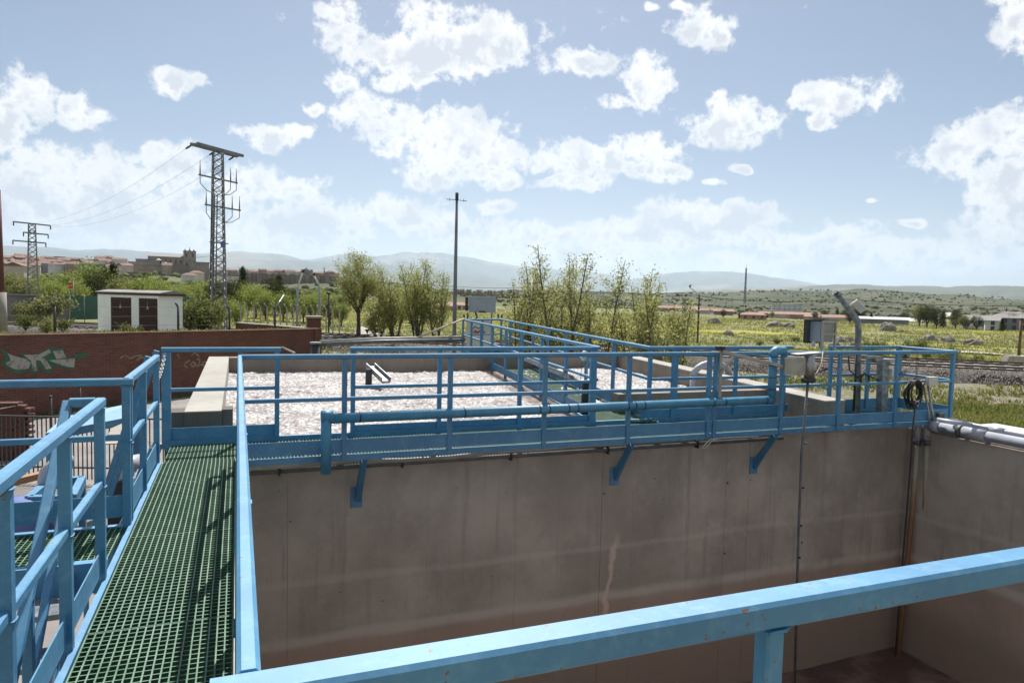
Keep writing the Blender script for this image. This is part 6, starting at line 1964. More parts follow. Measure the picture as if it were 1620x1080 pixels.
def vegetation():
    # the round tree and its neighbours behind the track
    p = at(567, 528, 52)
    z = min(gz(p[0], p[1]), p[2])
    H = at(567, 401, 52)[2] - p[2]
    plant('round_tree', 'round crowned tree with a dark forked trunk left of centre', 'tree', tree_round(11, H / 0.93, 15000, 0.115, 'leaf_spring', spread=0.62, trunk=0.30, jit=0.20), (p[0], p[1], p[2] - 0.1), rz=1.0, H=H + 0.1)
    for k, (px, yt, D, st, lb, sd, n) in enumerate(((625, 420, 50, 5, 'loose bushy tree directly right of the round tree', 21, 8000), (660, 412, 47, 5, 'thin many-stemmed tree left of the slim mast', 22, 8500), (690, 432, 46, 4, 'low feathery tree just left of the slim mast', 23, 5500), (598, 462, 49, 4, 'low bushy growth at the foot of the round tree', 24, 4500))):
        p = at(px, 534, D)
        H = at(px, yt, D)[2] - p[2]
        plant('spring_tree', lb, 'tree', tree_poplar(sd, H, n, 0.10, 'leaf_spring', 'bark_grey', st, 0.16, 0.13, 0.34), (p[0], p[1], p[2] - 0.2), group='spring trees beyond the basins', H=H + 0.2)
    spec = [(822, 430, 31, 2, 'leftmost young poplar behind the blue middle walkway'), (848, 424, 32, 3, 'second young poplar from the left behind the walkway'), (887, 401, 31, 3, 'tallest young poplar behind the middle walkway'),
            (910, 414, 33, 2, 'poplar just right of the tallest one'), (944, 418, 31, 3, 'forked young poplar in the middle of the poplar row'), (1006, 434, 31, 3, 'young poplar with a pointed tip right of the forked one'),
            (1030, 456, 32, 2, 'small young poplar near the right end of the row'), (1046, 464, 30, 2, 'rightmost but one of the young poplars'), (1068, 474, 31, 2, 'rightmost young poplar near the dark mast')]
    for k, (px, yt, D, st, lb) in enumerate(spec):
        p = at(px, 560, D)
        H = at(px, yt, D)[2] - ZG
        plant('young_poplar', lb, 'tree', tree_poplar(40 + k, H, int((640 + 300 * H) * (0.9 + 0.30 * st)), 0.10, 'leaf_poplar', 'bark_grey', st, 0.12, 0.11, 0.30), (p[0], p[1], ZG), rz=k * 1.3, group='young poplars', H=H)
    # low scrub in front of the poplars
    bm = [bush(70 + k, 1.0, 1.2, 1500, 0.10, m) for k, m in enumerate(('leaf_shrub', 'leaf_olive', 'leaf_spring'))]
    # tree belt below the town
    far = [tree_round(80, 8.0, 4200, 0.30, 'leaf_bright', spread=0.9, trunk=0.16, jit=0.42), tree_round(81, 8.0, 4200, 0.30, 'leaf_olive', spread=0.8, trunk=0.18, jit=0.40),
           tree_round(82, 8.0, 4200, 0.30, 'leaf_bright', spread=0.6, trunk=0.14, jit=0.5), tree_conifer(83, 9.0, 4200, 0.30, 'leaf_dark', 0.24), tree_conifer(84, 9.0, 3600, 0.30, 'leaf_dark', 0.16), tree_round(85, 8.0, 3600, 0.30, 'leaf_dark', spread=0.8, trunk=0.15, jit=0.45)]
    kinds = ['spreading light green tree', 'greyish olive tree', 'rounded bright green tree', 'dark broad conifer', 'dark slim conifer', 'dark leafy evergreen']
    belt = [(18, 432, 130, 1), (38, 440, 120, 1), (62, 434, 140, 2), (84, 444, 118, 0), (104, 430, 150, 2), (122, 446, 125, 0), (142, 414, 160, 2), (158, 428, 150, 5), (166, 424, 170, 3), (179, 418, 175, 3), (192, 438, 140, 1),
            (207, 444, 130, 1), (226, 440, 115, 0), (243, 436, 120, 2), (258, 446, 112, 0), (274, 452, 105, 2), (290, 456, 98, 0), (304, 448, 110, 2), (318, 445, 125, 0), (300, 476, 80, 1), (318, 482, 78, 1), (333, 452, 118, 5), (352, 446, 122, 5), (372, 440, 130, 5),
            (384, 424, 150, 4), (392, 448, 120, 2), (405, 452, 110, 0), (420, 460, 104, 2), (433, 440, 128, 5), (441, 436, 135, 4), (448, 462, 100, 2), (463, 458, 112, 5), (480, 468, 100, 0), (493, 464, 96, 2), (508, 458, 110, 0), (522, 470, 92, 1), (540, 478, 90, 0), (356, 470, 88, 0), (374, 478, 84, 2)]
    cnt = [0] * 6
    for px, yt, D, k in sorted(belt):
        p = at(px, 500, D)
        zb = at(px, 497 + (130 - D) * 0.12, D)[2]
        zb = min(zb, gz(p[0], p[1]))
        H = at(px, yt, D)[2] - zb
        nat = 9.0 if k in (3, 4) else 8.0
        lb = '%s of the tree belt below the town, %s such from the left' % (kinds[k], ORD[cnt[k]])
        cnt[k] += 1
        plant('belt_tree', lb, 'tree', far[k], (p[0], p[1], zb), 1.0, px * 0.37, 'trees of the belt below the town', H=H)
    # trees and bushes scattered over the plain and the town
    tr = [(700, 480, 300, 3.5), (738, 478, 330, 4.5), (835, 478, 300, 6), (850, 474, 320, 6), (870, 482, 260, 4), (1145, 486, 420, 5), (1170, 488, 400, 4), (1212, 494, 420, 4), (1222, 492, 460, 4), (1290, 496, 430, 5), (1305, 494, 440, 6), (1325, 492, 450, 7), (1335, 495, 440, 6), (1352, 500, 330, 7), (1362, 498, 330, 6), (1345, 506, 280, 5),
          (1378, 504, 300, 4), (1432, 503, 330, 5), (1455, 502, 270, 7), (1467, 506, 250, 7), (1482, 508, 240, 6), (1492, 510, 245, 5), (1512, 512, 240, 5), (1525, 514, 235, 4), (1545, 517, 225, 4), (1600, 512, 250, 5), (1585, 520, 220, 3.5), (1512, 483, 700, 8), (1390, 470, 1500, 9), (1545, 474, 1500, 8)]
    for k, (px, yb, D, h) in enumerate(tr):
        p = at(px, yb, D)
        z = gz(p[0], p[1])
        me = far[(5, 3, 5, 1, 5)[k % 5]]
        plant('field_tree', 'dark tree dotting the plain, %s from the left' % ORD[k % 30], 'tree', me, (p[0], p[1], min(z, p[2] + 1)), 1.0, k * 1.7, 'trees dotting the plain', H=h)
    sh = [(1384, 538, 70, 2.0), (1395, 546, 60, 1.4), (1452, 536, 78, 1.9), (1428, 541, 66, 1.1), (1468, 541, 70, 1.1), (1498, 538, 62, 2.1), (1515, 552, 56, 2.2), (1523, 562, 50, 1.8), (1543, 556, 56, 1.5), (1562, 560, 50, 1.4), (1584, 566, 46, 1.0), (1412, 552, 56, 0.9), (1260, 532, 90, 1.0), (1202, 540, 80, 0.8),
          (1340, 545, 66, 1.2), (1318, 538, 76, 0.9), (1362, 552, 52, 1.2), (1130, 548, 62, 1.0), (1095, 551, 60, 1.1), (1160, 545, 66, 0.8), (1230, 536, 84, 0.9), (1440, 566, 46, 0.9), (1600, 600, 27, 0.7), (1545, 628, 24, 0.8), (1575, 640, 21, 0.9), (1590, 622, 25, 0.8), (1530, 612, 26, 0.6), (1610, 655, 19, 0.7)]
    for k, (px, yb, D, h) in enumerate(sh):
        p = at(px, yb, D)
        plant('field_shrub', 'low dark shrub in the field, %s from the left' % ORD[sorted(s[0] for s in sh).index(px)], 'shrub', bm[k % 2], (p[0], p[1], gz(p[0], p[1]) - 0.05), h * 0.8, k * 0.9, 'shrubs in the field')
    hb = [(60, 498, 72, 1.6), (85, 497, 70, 1.9), (35, 498, 74, 1.2), (300, 512, 47, 1.9), (318, 514, 48, 1.7), (330, 512, 50, 1.5), (72, 519, 38, 0.7), (205, 524, 40, 0.6), (100, 515, 40, 0.6), (40, 512, 42, 0.7)]
    for k, (px, yb, D, h) in enumerate(hb):
        p = at(px, yb, D)
        plant('bank_shrub', 'shrub on the grass bank, %s from the left' % ORD[sorted(s[0] for s in hb).index(px)], 'shrub', bm[1 if k in (0, 1, 5, 6) else 0], (p[0], p[1], p[2] - 0.25), h * 1.15, k * 0.9, 'shrubs on the bank')
    for k, (px, D, h, m) in enumerate(((835, 23, 1.3, 2), (893, 24, 1.4, 2), (955, 23, 1.3, 2), (1015, 24, 1.2, 2), (1075, 22, 1.2, 0))):
        p = at(px, 560, D)
        plant('sapling', 'leafy sapling in the row right behind the basin wall, %s from the left' % ORD[k], 'shrub', bm[m], (p[0], p[1], ZG), h * 1.1, k * 1.1, 'saplings behind the basin wall')
    # boulders
    rk = [(1404, 522, 170, 4.0, 2.0), (1425, 524, 165, 1.6, 0.6), (1330, 532, 95, 1.9, 0.8), (1345, 530, 100, 1.5, 0.7), (1352, 538, 88, 1.2, 0.6), (1130, 516, 190, 4.0, 1.6), (1225, 517, 180, 4.5, 1.5), (1248, 518, 175, 3.5, 1.3), (1152, 534, 105, 2.0, 0.8), (1320, 541, 80, 1.6, 0.8),
          (1535, 560, 52, 1.8, 0.7), (1548, 562, 51, 1.5, 0.8), (1471, 529, 120, 2.8, 0.9), (1500, 531, 115, 2.4, 0.9), (1540, 533, 108, 2.6, 0.9), (1170, 548, 60, 1.0, 0.4), (1268, 620, 19, 0.5, 0.25), (1262, 632, 18, 0.5, 0.2), (1335, 612, 20, 0.5, 0.3)]
    g = np.random.default_rng(3)
    for k, (px, yb, D, w, h) in enumerate(rk):
        p = at(px, yb, D)
        th = np.linspace(0, 2 * math.pi, 13)[:-1]
        m = MB()
        V = []
        for i, ph in enumerate((0.0, 0.35, 0.7, 1.05, 1.35)):
            rr = math.cos(ph); zz = math.sin(ph)
            for a in th:
                q = g.uniform(0.78, 1.12)
                V.append((p[0] + w / 2 * rr * q * math.cos(a), p[1] + w * 0.4 * rr * q * math.sin(a), gz(p[0], p[1]) - 0.1 + (h + 0.1) * zz * g.uniform(0.9, 1.08)))
        F = [(i * 12 + j, i * 12 + (j + 1) % 12, (i + 1) * 12 + (j + 1) % 12, (i + 1) * 12 + j) for i in range(4) for j in range(12)] + [tuple(48 + j for j in range(12))]
        m.add(V, F)
        nm = 'great brown boulder standing in the field right of the crane post' if k == 0 else 'grey rock lying in the field, %s from the left' % ORD[sorted(s[0] for s in rk).index(px)]
        tag(m.build('boulder', 'boulder'), nm, 'rock', 'rocks in the field')


vegetation()


def tuft_field(name, label, P, size, colv, mat, seed, blades=3):
    g = np.random.default_rng(seed)
    n = len(P)
    c = np.repeat(P, blades, 0); s = np.repeat(size, blades)
    N = n * blades
    a = g.uniform(0, 2 * math.pi, N)
    off = g.normal(0, 0.35, (N, 2)) * s[:, None]
    base = c.copy(); base[:, :2] += off
    w = s * g.uniform(0.10, 0.22, N); h = s * g.uniform(0.55, 1.15, N)
    dx, dy = np.cos(a), np.sin(a)
    lx, ly = g.normal(0, 0.3, N) * s, g.normal(0, 0.3, N) * s
    v0 = base + np.stack([-dx * w, -dy * w, np.full(N, -0.02)], -1)
    v1 = base + np.stack([dx * w, dy * w, np.full(N, -0.02)], -1)
    v2 = base + np.stack([lx + dx * w * 0.5, ly + dy * w * 0.5, h], -1)
    v3 = base + np.stack([lx - dx * w * 0.5, ly - dy * w * 0.5, h * 0.96], -1)
    V = np.stack([v0, v1, v2, v3], 1).reshape(-1, 3)
    o = link(name, np_mesh(name, V, np.arange(4 * N).reshape(N, 4), mat, np.clip(np.repeat(colv, blades) + g.normal(0, 0.1, N), 0, 1)))
    stuff(tag(o, label, 'grass'))


def grasses():
    g = np.random.default_rng(17)
    # near meadow at the right and around the basins
    N = 70000
    az = np.radians(g.uniform(5, 60, N)); r = np.exp(g.uniform(math.log(11.5), math.log(47), N))
    x, y = r * np.sin(az), r * np.cos(az)
    inside = (x < 11.4) & (y < 17.3)
    s = (x - _ra[0]) * _rn[0] + (y - _ra[1]) * _rn[1]
    k = ~inside & (s < -2.4) & ~((s > -5.2) & (s < -2.4) & (g.random(N) < 0.35))
    dens = fbm(x * 0.35, y * 0.35, 3, 77)
    k &= dens > 0.40
    x, y, dens = x[k], y[k], dens[k]
    s = (x - _ra[0]) * _rn[0] + (y - _ra[1]) * _rn[1]
    P = np.stack([x, y, np.maximum(ground_z(x, y), np.where(x > 2.0, np.interp(s, [-6.6, -5.2, -3.8, -2.6, -1.95], [-3.0, -2.28, -2.04, -1.86, -1.82]), -9))], -1)
    tuft_field('meadow_grass', 'rough green and straw coloured grass beside the tanks at the right', P, 0.10 + 0.16 * dens * g.uniform(0.5, 1.3, len(x)), np.clip(fbm(x * 0.5, y * 0.5, 3, 91) * 1.6 - 0.35, 0, 1), 'grass_blade', 3, 4)
    # flowering plain beyond the railway
    N = 80000
    az = np.radians(g.uniform(-6, 62, N)); r = np.exp(g.uniform(math.log(44), math.log(420), N))
    x, y = r * np.sin(az), r * np.cos(az)
    s = (x - _ra[0]) * _rn[0] + (y - _ra[1]) * _rn[1]
    k = s > 9.6
    x, y, r = x[k], y[k], r[k]
    cx, cy = x * math.cos(YAW) - y * math.sin(YAW), x * math.sin(YAW) + y * math.cos(YAW)
    st = fbm(cx * 0.010, cy * 0.055, 4, 44)
    patch = fbm(x * 0.12, y * 0.12, 3, 61)
    v = np.clip((st - 0.50) * 9.0, 0, 1) * np.clip((patch - 0.32) * 4, 0, 1)
    v = np.where(g.random(len(v)) < 0.85, v, g.random(len(v)) * 0.5)
    k = patch > 0.36
    P = np.stack([x, y, ground_z(x, y)], -1)[k]
    tuft_field('flower_meadow', 'green plain streaked with yellow flowers beyond the railway', P, (0.13 + 0.0011 * r[k]) * g.uniform(0.5, 1.2, k.sum()), v[k], 'field_tuft', 5, 3)
    # bank above the brick wall
    me = bpy.data.objects['grass_bank'].data
    V = np.empty(len(me.vertices) * 3, np.float32); me.vertices.foreach_get('co', V); V = V.reshape(60, 15, 3)
    N = 15000
    i = g.integers(8, 57, N); j = g.choice(13, N, p=np.array([1, 3, 4, 5, 6, 7, 7, 6, 5, 4, 3, 2, 1]) / 54.0)
    u, w = g.random((N, 1)), g.random((N, 1))
    P = (V[i, j] * (1 - u) + V[i + 1, j] * u) * (1 - w) + (V[i, j + 1] * (1 - u) + V[i + 1, j + 1] * u) * w
    cv = np.clip(fbm(P[:, 0] * 0.25, P[:, 1] * 0.25, 3, 8) * 1.7 - 0.4, 0, 1)
    tuft_field('bank_grass', 'rough grass and weeds covering the bank above the brick wall', P, g.uniform(0.06, 0.20, N), cv, 'grass_blade', 9, 3)
    # weeds along the foot of the brick wall
    A, B = at(-60, 535.5, 25.9), at(500, 521.5, 35.0)
    N = 700
    t = g.random(N)[:, None]
    P = A[None] * (1 - t) + B[None] * t
    P[:, :2] *= (1 - g.uniform(0.010, 0.022, (N, 1)))
    P[:, 2] = ZG
    tuft_field('wall_weeds', 'dark weeds along the foot of the brick wall', P, g.uniform(0.05, 0.16, N), g.uniform(0, 0.35, N), 'grass_blade', 12, 3)


grasses()


def far_scrub():
    g = np.random.default_rng(41)
    # a lumpy little crown of 20 faces, one per bush or tree of the far slopes
    ph = (1 + 5 ** 0.5) / 2
    iv = np.array([(-1, ph, 0), (1, ph, 0), (-1, -ph, 0), (1, -ph, 0), (0, -1, ph), (0, 1, ph), (0, -1, -ph), (0, 1, -ph), (ph, 0, -1), (ph, 0, 1), (-ph, 0, -1), (-ph, 0, 1)]) / 1.9
    it = np.array([(0, 11, 5), (0, 5, 1), (0, 1, 7), (0, 7, 10), (0, 10, 11), (1, 5, 9), (5, 11, 4), (11, 10, 2), (10, 7, 6), (7, 1, 8), (3, 9, 4), (3, 4, 2), (3, 2, 6), (3, 6, 8), (3, 8, 9), (4, 9, 5), (2, 4, 11), (6, 2, 10), (8, 6, 7), (9, 8, 1)])

    def scatter(name, label, az0, az1, r0, r1, N, s0, s1, thr, seed, mat):
        az = np.radians(g.uniform(az0, az1, N)); r = np.exp(g.uniform(math.log(r0), math.log(r1), N))
        x, y = r * np.sin(az), r * np.cos(az)
        k = fbm(x * 0.006, y * 0.006, 4, seed) + g.normal(0, 0.07, N) > thr
        x, y, r = x[k], y[k], r[k]
        n = len(x)
        sz = g.uniform(s0, s1, n) * (0.6 + r / r1 * 0.8)
        c = np.stack([x, y, ground_z(x, y) + sz * 0.35], -1)
        V = (c[:, None, :] + iv[None] * sz[:, None, None] * g.uniform(0.55, 1.3, (n, 12, 1)) * np.array((1.25, 1.25, 0.8))).reshape(-1, 3)
        Ft = (np.arange(n)[:, None, None] * 12 + it[None]).reshape(-1, 3)
        stuff(tag(link(name, np_mesh(name, V, Ft, mat, np.repeat(g.uniform(0, 1, n), 20))), label, 'scrub'))
    scatter('hill_scrub', 'dark bushes dotted over the far green slopes', 8, 66, 520, 2700, 11000, 0.9, 2.8, 0.47, 5, 'leaf_shrub')
    scatter('town_woods', 'mixed trees massed on the slope below the town wall', -26, 8, 210, 900, 3200, 1.6, 3.6, 0.38, 15, 'leaf_woods')


far_scrub()


# ------------------------------------------------------------------ the town on its hill and the far houses
def building(name, label, px, D, w, h, dep, wall, roof, kind='gable', cat='house', group=None, zbase=None, rz=None, windows=None, rise=None):
    p = at(px, 460, D)
    zb = gz(p[0], p[1]) if zbase is None else zbase
    az = math.atan2(p[0], p[1])
    a = -az + (rnd.uniform(-0.5, 0.5) if rz is None else rz)
    t = thing(name, label, cat, (p[0], p[1], zb - 2), group)
    ca, sa = math.cos(a), math.sin(a)

    def q(x, y, z):
        return (p[0] + x * ca - y * sa, p[1] + x * sa + y * ca, zb + z)
    x, y = w / 2, dep / 2
    B = [(-x, -y), (x, -y), (x, y), (-x, y)]
    fs = [(3, 2, 1, 0), (4, 5, 6, 7), (0, 1, 5, 4), (1, 2, 6, 5), (2, 3, 7, 6), (3, 0, 4, 7)]
    MB().add([q(*c, -3) for c in B] + [q(*c, h) for c in B], fs).build('wall', wall, t)
    rise = rise if rise is not None else min(w, dep) * 0.22
    e = 0.5
    X, Y = x + e, y + e
    if kind == 'gable':
        MB().add([q(-X, -Y, h + 0.02), q(X, -Y, h + 0.02), q(X, Y, h + 0.02), q(-X, Y, h + 0.02), q(-X, 0, h + rise), q(X, 0, h + rise)], [(3, 2, 1, 0), (0, 1, 5, 4), (2, 3, 4, 5), (1, 2, 5), (3, 0, 4)]).build('roof', roof, t)
    elif kind == 'hip':
        k = min(x, y) * 0.9
        MB().add([q(-X, -Y, h + 0.02), q(X, -Y, h + 0.02), q(X, Y, h + 0.02), q(-X, Y, h + 0.02), q(-X + k, 0, h + rise), q(X - k, 0, h + rise)], [(3, 2, 1, 0), (0, 1, 5, 4), (2, 3, 4, 5), (1, 2, 5), (3, 0, 4)]).build('roof', roof, t)
    else:
        C = [(-X, -Y), (X, -Y), (X, Y), (-X, Y)]
        MB().add([q(*c, h + 0.02) for c in C] + [q(*c, h + 0.5) for c in C], fs).build('roof', roof, t)
    if windows:
        nx, nz, ww, wh = windows
        for i in range(nx):
            for j in range(nz):
                cx = -x + (i + 0.5) * w / nx; cz = (j + 0.55) * h / nz
                MB().add([q(cx - ww / 2, -y - 0.05, cz - wh / 2), q(cx + ww / 2, -y - 0.05, cz - wh / 2), q(cx + ww / 2, -y - 0.05, cz + wh / 2), q(cx - ww / 2, -y - 0.05, cz + wh / 2)] + [q(cx - ww / 2, -y + 0.1, cz - wh / 2), q(cx + ww / 2, -y + 0.1, cz - wh / 2), q(cx + ww / 2, -y + 0.1, cz + wh / 2), q(cx - ww / 2, -y + 0.1, cz + wh / 2)],
                         fs).build('window', 'window_dark', t)
    return t


def town():
    walls = ['wall_brickred', 'wall_cream', 'wall_white', 'wall_brickred', 'wall_cream', 'wall_greyblue']
    wn = {'wall_brickred': 'red brick', 'wall_cream': 'cream', 'wall_white': 'white', 'wall_greyblue': 'grey'}
    rows = [(1150, -10, 205, 11.5, 'top'), (1000, -6, 210, 13.0, 'upper'), (840, -8, 205, 12.5, 'middle'), (745, 0, 200, 14.0, 'lower')]
    g = random.Random(19)
    for D, x0, x1, step, nm in rows:
        k = 0
        px = x0
        while px < x1:
            w = g.uniform(0.75, 1.5) * step * D / F_PX
            wm = g.choice(walls)
            flat = g.random() < 0.15
            lb = '%s house, %s from the left in the %s row of the hillside town' % (wn[wm], ORD[k], nm)
            building('town_house', lb, px, D + g.uniform(-30, 30), w, g.uniform(6.5, 12.0), g.uniform(9, 14), wm, 'roof_pale' if flat else 'roof_tile', 'flat' if flat else g.choice(['gable', 'hip', 'gable']), group='town houses on the hill')
            px += step * g.uniform(0.75, 1.15)
            k += 1
    k = 0
    for D, x0, x1, step in ((1080, 330, 535, 12), (960, 385, 530, 14)):
        px = x0
        while px < x1:
            w = g.uniform(0.7, 1.4) * step * D / F_PX
            wm = g.choice(['wall_cream', 'wall_brickred', 'wall_cream', 'wall_white'])
            building('town_house', '%s house, %s along the walled ridge right of the church' % (wn[wm], ORD[k]), px, D + 60, w, g.uniform(6, 10), 10, wm, 'roof_tile', g.choice(['gable', 'hip']), group='houses along the walled ridge', zbase=at(px, np.interp(px, [330, 540], [436, 441]), D + 60)[2])
            px += step * g.uniform(0.8, 1.2)
            k += 1
    # some named pieces of the town
    building('town_hall', 'long pale flat roofed block in the town above the green trees', 147, 640, 17, at(147, 416, 640)[2] - at(147, 430, 640)[2], 12, 'wall_greyblue', 'roof_pale', 'flat', 'building', zbase=at(147, 432, 640)[2], rz=0.05, windows=(7, 2, 1.2, 1.4))
    building('chapel_house', 'cream gabled house with a bright red roof low in the town', 28, 420, 9, 4.5, 9, 'wall_cream', 'roof_tile', 'gable', 'house', zbase=at(28, 436, 420)[2], rz=1.2)
    # great church and bastions
    D = 900.0

    def blk(label, x0, x1, yt, yb, Dk, dep, wall, roof, kind, name='church_block', cat='building', rise=3, windows=None):
        w = (x1 - x0) / F_PX * Dk * 1.12
        zt, zb = at((x0 + x1) / 2, yt, Dk)[2], at((x0 + x1) / 2, yb, Dk)[2]
        return building(name, label, (x0 + x1) / 2, Dk, w, zt - zb, dep, wall, roof, kind, cat, None, zb, 0.0, windows, rise)
    t = blk('long dark church nave with a pale roof on the hilltop', 245, 296, 407, 424, D, 24, 'wall_stone', 'roof_grey', 'gable', 'church_nave', 'church', 3, (9, 1, 1.6, 5.0))
    t = blk('square church tower rising above the hilltop', 293, 307.5, 398, 426, D - 8, 11, 'wall_stone', 'roof_tile', 'flat', 'church_tower', 'church', 1, (2, 2, 1.8, 4.0))
    p = at(300, 398, D - 8)
    MB().lathe([(1.6, 0), (1.0, 1.6), (0.35, 2.0), (0.25, 4.5), (0.0, 5.0)], (p[0], p[1], p[2] + 0.5), 8).build('spire', 'wall_stone', t)
    for sx in (-1, 1):
        for sy in (-1, 1):
            MB().lathe([(0.8, 0), (0.6, 1.2), (0.0, 2.4)], (p[0] + sx * 4.6, p[1] + sy * 4.6, p[2] + 0.5), 6).build('pinnacle', 'wall_stone', t)
    blk('stepped church buildings left of the nave', 221, 247, 411, 426, D - 10, 16, 'wall_stone', 'roof_grey', 'flat')
    blk('warm stone bastion at the left end of the church hill', 207, 223, 415, 438, D - 60, 14, 'wall_stone_warm', 'roof_grey', 'flat', 'bastion')
    blk('brown terrace wall with pale ledges below the church', 221, 262, 421, 440, D - 70, 12, 'wall_stone_warm', 'roof_grey', 'flat', 'terrace_wall')
    blk('gabled warm stone house in the middle of the church hill', 259, 270, 420, 442, D - 80, 10, 'wall_stone_warm', 'roof_tile', 'gable', 'church_house')
    blk('long grey town wall below the church tower', 268, 306, 420, 440, D - 75, 8, 'wall_stone', 'roof_grey', 'flat', 'town_wall')
    blk('square bastion right of the church tower', 304, 327, 415.5, 440, D - 85, 14, 'wall_stone', 'roof_grey', 'flat', 'bastion')
    blk('lower brick building under the left bastion', 205, 226, 432, 446, D - 150, 10, 'wall_brickred', 'roof_tile', 'flat', 'brick_building')
    # white canopies among the church buildings
    for px, y, lb in ((251, 409.5, 'left white tent roof beside the church nave'), (262, 415, 'right white tent roof beside the church nave')):
        p = at(px, y, D - 40)
        tag(MB().lathe([(3.6, -1.6), (2.0, -0.6), (0.0, 0.4)], p, 8).build('tent_roof', 'wall_white'), lb, 'tent', 'white tents')
    building('white_house', 'white walled house with a tiled roof under the right bastion', 300, 640, 12, 5, 9, 'wall_white', 'roof_tile', 'hip', 'house', zbase=at(300, 445, 640)[2])
    building('ochre_house', 'small ochre house with a tiled roof under the right bastion', 311, 660, 11, 5, 9, 'wall_cream', 'roof_tile', 'hip', 'house', zbase=at(311, 441, 660)[2])
    # town walls with towers
    def rampart(x0, x1, yt, yb, D, towers, label, tl, hx):
        t = thing('town_rampart', label, 'wall', at((x0 + x1) / 2, sum(yb) / 2, D))
        n = 8
        for i in range(n):
            a, b = x0 + (x1 - x0) * i / n, x0 + (x1 - x0) * (i + 1) / n
            p, q = at(a, np.interp(a, [x0, x1], yt), D), at(b, np.interp(b, [x0, x1], yt), D)
            hgt = p[2] - at(a, np.interp(a, [x0, x1], yb), D)[2] + 3
            MB().bar((p[0], p[1], p[2] - hgt / 2), (q[0], q[1], q[2] - hgt / 2), 3.0, hgt).build('curtain', 'wall_stone_warm', t)
        for k, px in enumerate(towers):
            y = np.interp(px, [x0, x1], yt) - hx
            p = at(px, y, D - 4); zb = at(px, np.interp(px, [x0, x1], yb), D - 4)[2] - 3
            m = MB().lathe([(3.3, zb - p[2]), (3.1, -1.2), (3.3, -1.2), (3.3, 0)], p, 10)
            for g2 in range(8):
                a = g2 * math.pi / 4
                m.box(p[0] + 2.8 * math.cos(a) - 0.5, p[0] + 2.8 * math.cos(a) + 0.5, p[1] + 2.8 * math.sin(a) - 0.5, p[1] + 2.8 * math.sin(a) + 0.5, p[2] + 0.01, p[2] + 1.0)
            m.build('wall_tower', 'wall_stone_warm', t)
    rampart(688, 862, (461, 468), (470, 480), 880, [703, 722, 731, 742, 758, 775, 795, 815, 838, 856], 'brown medieval town wall with towers in the centre distance', '', 4.2)
    rampart(382, 545, (432, 438), (447, 452), 930, [388, 402, 418, 434, 449, 463, 478, 494, 510, 526], 'long grey town wall along the ridge behind the round tree', '', 2.0)
    D = 1000
    for px, yt, nm, lb in ((513, 424, 'chimney', 'slim dark brick chimney on the ridge left of the round tree'),):
        p = at(px, 433, D); z = at(px, yt, D)[2]
        t = thing(nm, lb, 'chimney', p)
        MB().tube([(p[0], p[1], p[2] - 4), (p[0], p[1], z)], [0.9, 0.7], 10).build('shaft', 'wall_stone', t)
        MB().lathe([(0.0, 0), (0.95, 0), (0.95, 0.6), (0.0, 0.6)], (p[0], p[1], z), 10).build('cap', 'wall_stone', t)
    p = at(485, 427, D)
    t = thing('church_dome', 'small church dome between two turrets on the ridge', 'church', p)
    MB().lathe([(4.2, -7), (4.2, -1.5), (3.9, 0.0), (3.0, 1.6), (1.2, 2.6), (0.5, 3.0), (0.3, 4.2), (0.0, 4.6)], p, 14).build('dome', 'roof_grey', t)
    for dx in (-7.2, 4.6):
        MB().box(p[0] + dx, p[0] + dx + 3.6, p[1] - 2, p[1] + 2, p[2] - 8, p[2] + 0.6).build('turret', 'wall_stone', t)
    # valley and plain houses
    vs = [(703, 300, 9, 4, 'pink roofed house in the trees left of the control cabinet', 'wall_brickred'), (716, 320, 9, 4.5, 'second pink roofed house left of the control cabinet', 'wall_cream'), (728, 330, 9, 4, 'third small house left of the control cabinet', 'wall_brickred'), (1062, 520, 16, 5, 'red roofed house behind the lattice railway mast', 'wall_brickred'), (1088, 540, 18, 6, 'red roofed house right of the lattice railway mast', 'wall_brickred'),
          (1108, 480, 12, 4, 'red roofed house right of the dark railway mast', 'wall_cream'), (1127, 500, 14, 4, 'low red roofed house in the plain left of the radio mast', 'wall_cream'), (1146, 470, 12, 4, 'low red roofed house just left of the radio mast foot', 'wall_brickred'), (1193, 400, 13, 5.0, 'dark red brick house with a tiled roof below the radio mast', 'wall_brickred'),
          (1232, 470, 22, 4.5, 'long red roofed house below the white apartment block', 'wall_cream'), (1256, 480, 20, 4.5, 'long red roofed house right of the first one', 'wall_cream'), (1278, 460, 18, 4.5, 'red roofed row house behind the instrument box', 'wall_brickred'), (1306, 440, 20, 4, 'red roofed row house right of the instrument box', 'wall_cream'), (1330, 430, 18, 3.6, 'red roofed row house left of the crane post', 'wall_cream')]
    for px, D, w, h, lb, wm in vs:
        building('plain_house', lb, px, D, w, h * 0.55, 8, wm, 'roof_salmon', 'hip' if D < 410 else 'gable', rz=rnd.uniform(-0.2, 0.2), windows=(3, 1, 1.2, 1.4) if D < 410 else None, rise=1.5)
    zb = at(1246, 497, 760)[2]
    building('apartment_block', 'white apartment block with a dark stairwell stripe in the plain', 1246, 760, 29, at(1246, 482.5, 760)[2] - zb, 12, 'wall_white', 'roof_pale', 'flat', 'building', None, zb, 0.05, (6, 3, 0.9, 0.9))
    building('white_annex', 'low white building left of the white apartment block', 1219, 700, 11, at(1219, 491, 700)[2] - at(1219, 497, 700)[2], 10, 'wall_white', 'roof_pale', 'flat', 'building', None, at(1219, 497, 700)[2])
    building('long_shed', 'long low shed with a white roof right of the crane post', 1398, 300, 17.5, 1.6, 8, 'wall_greyblue', 'roof_pale', 'gable', 'shed', None, at(1398, 511.5, 300)[2], 0.0, None, 0.9)
    zb = at(1580, 523, 240)[2]
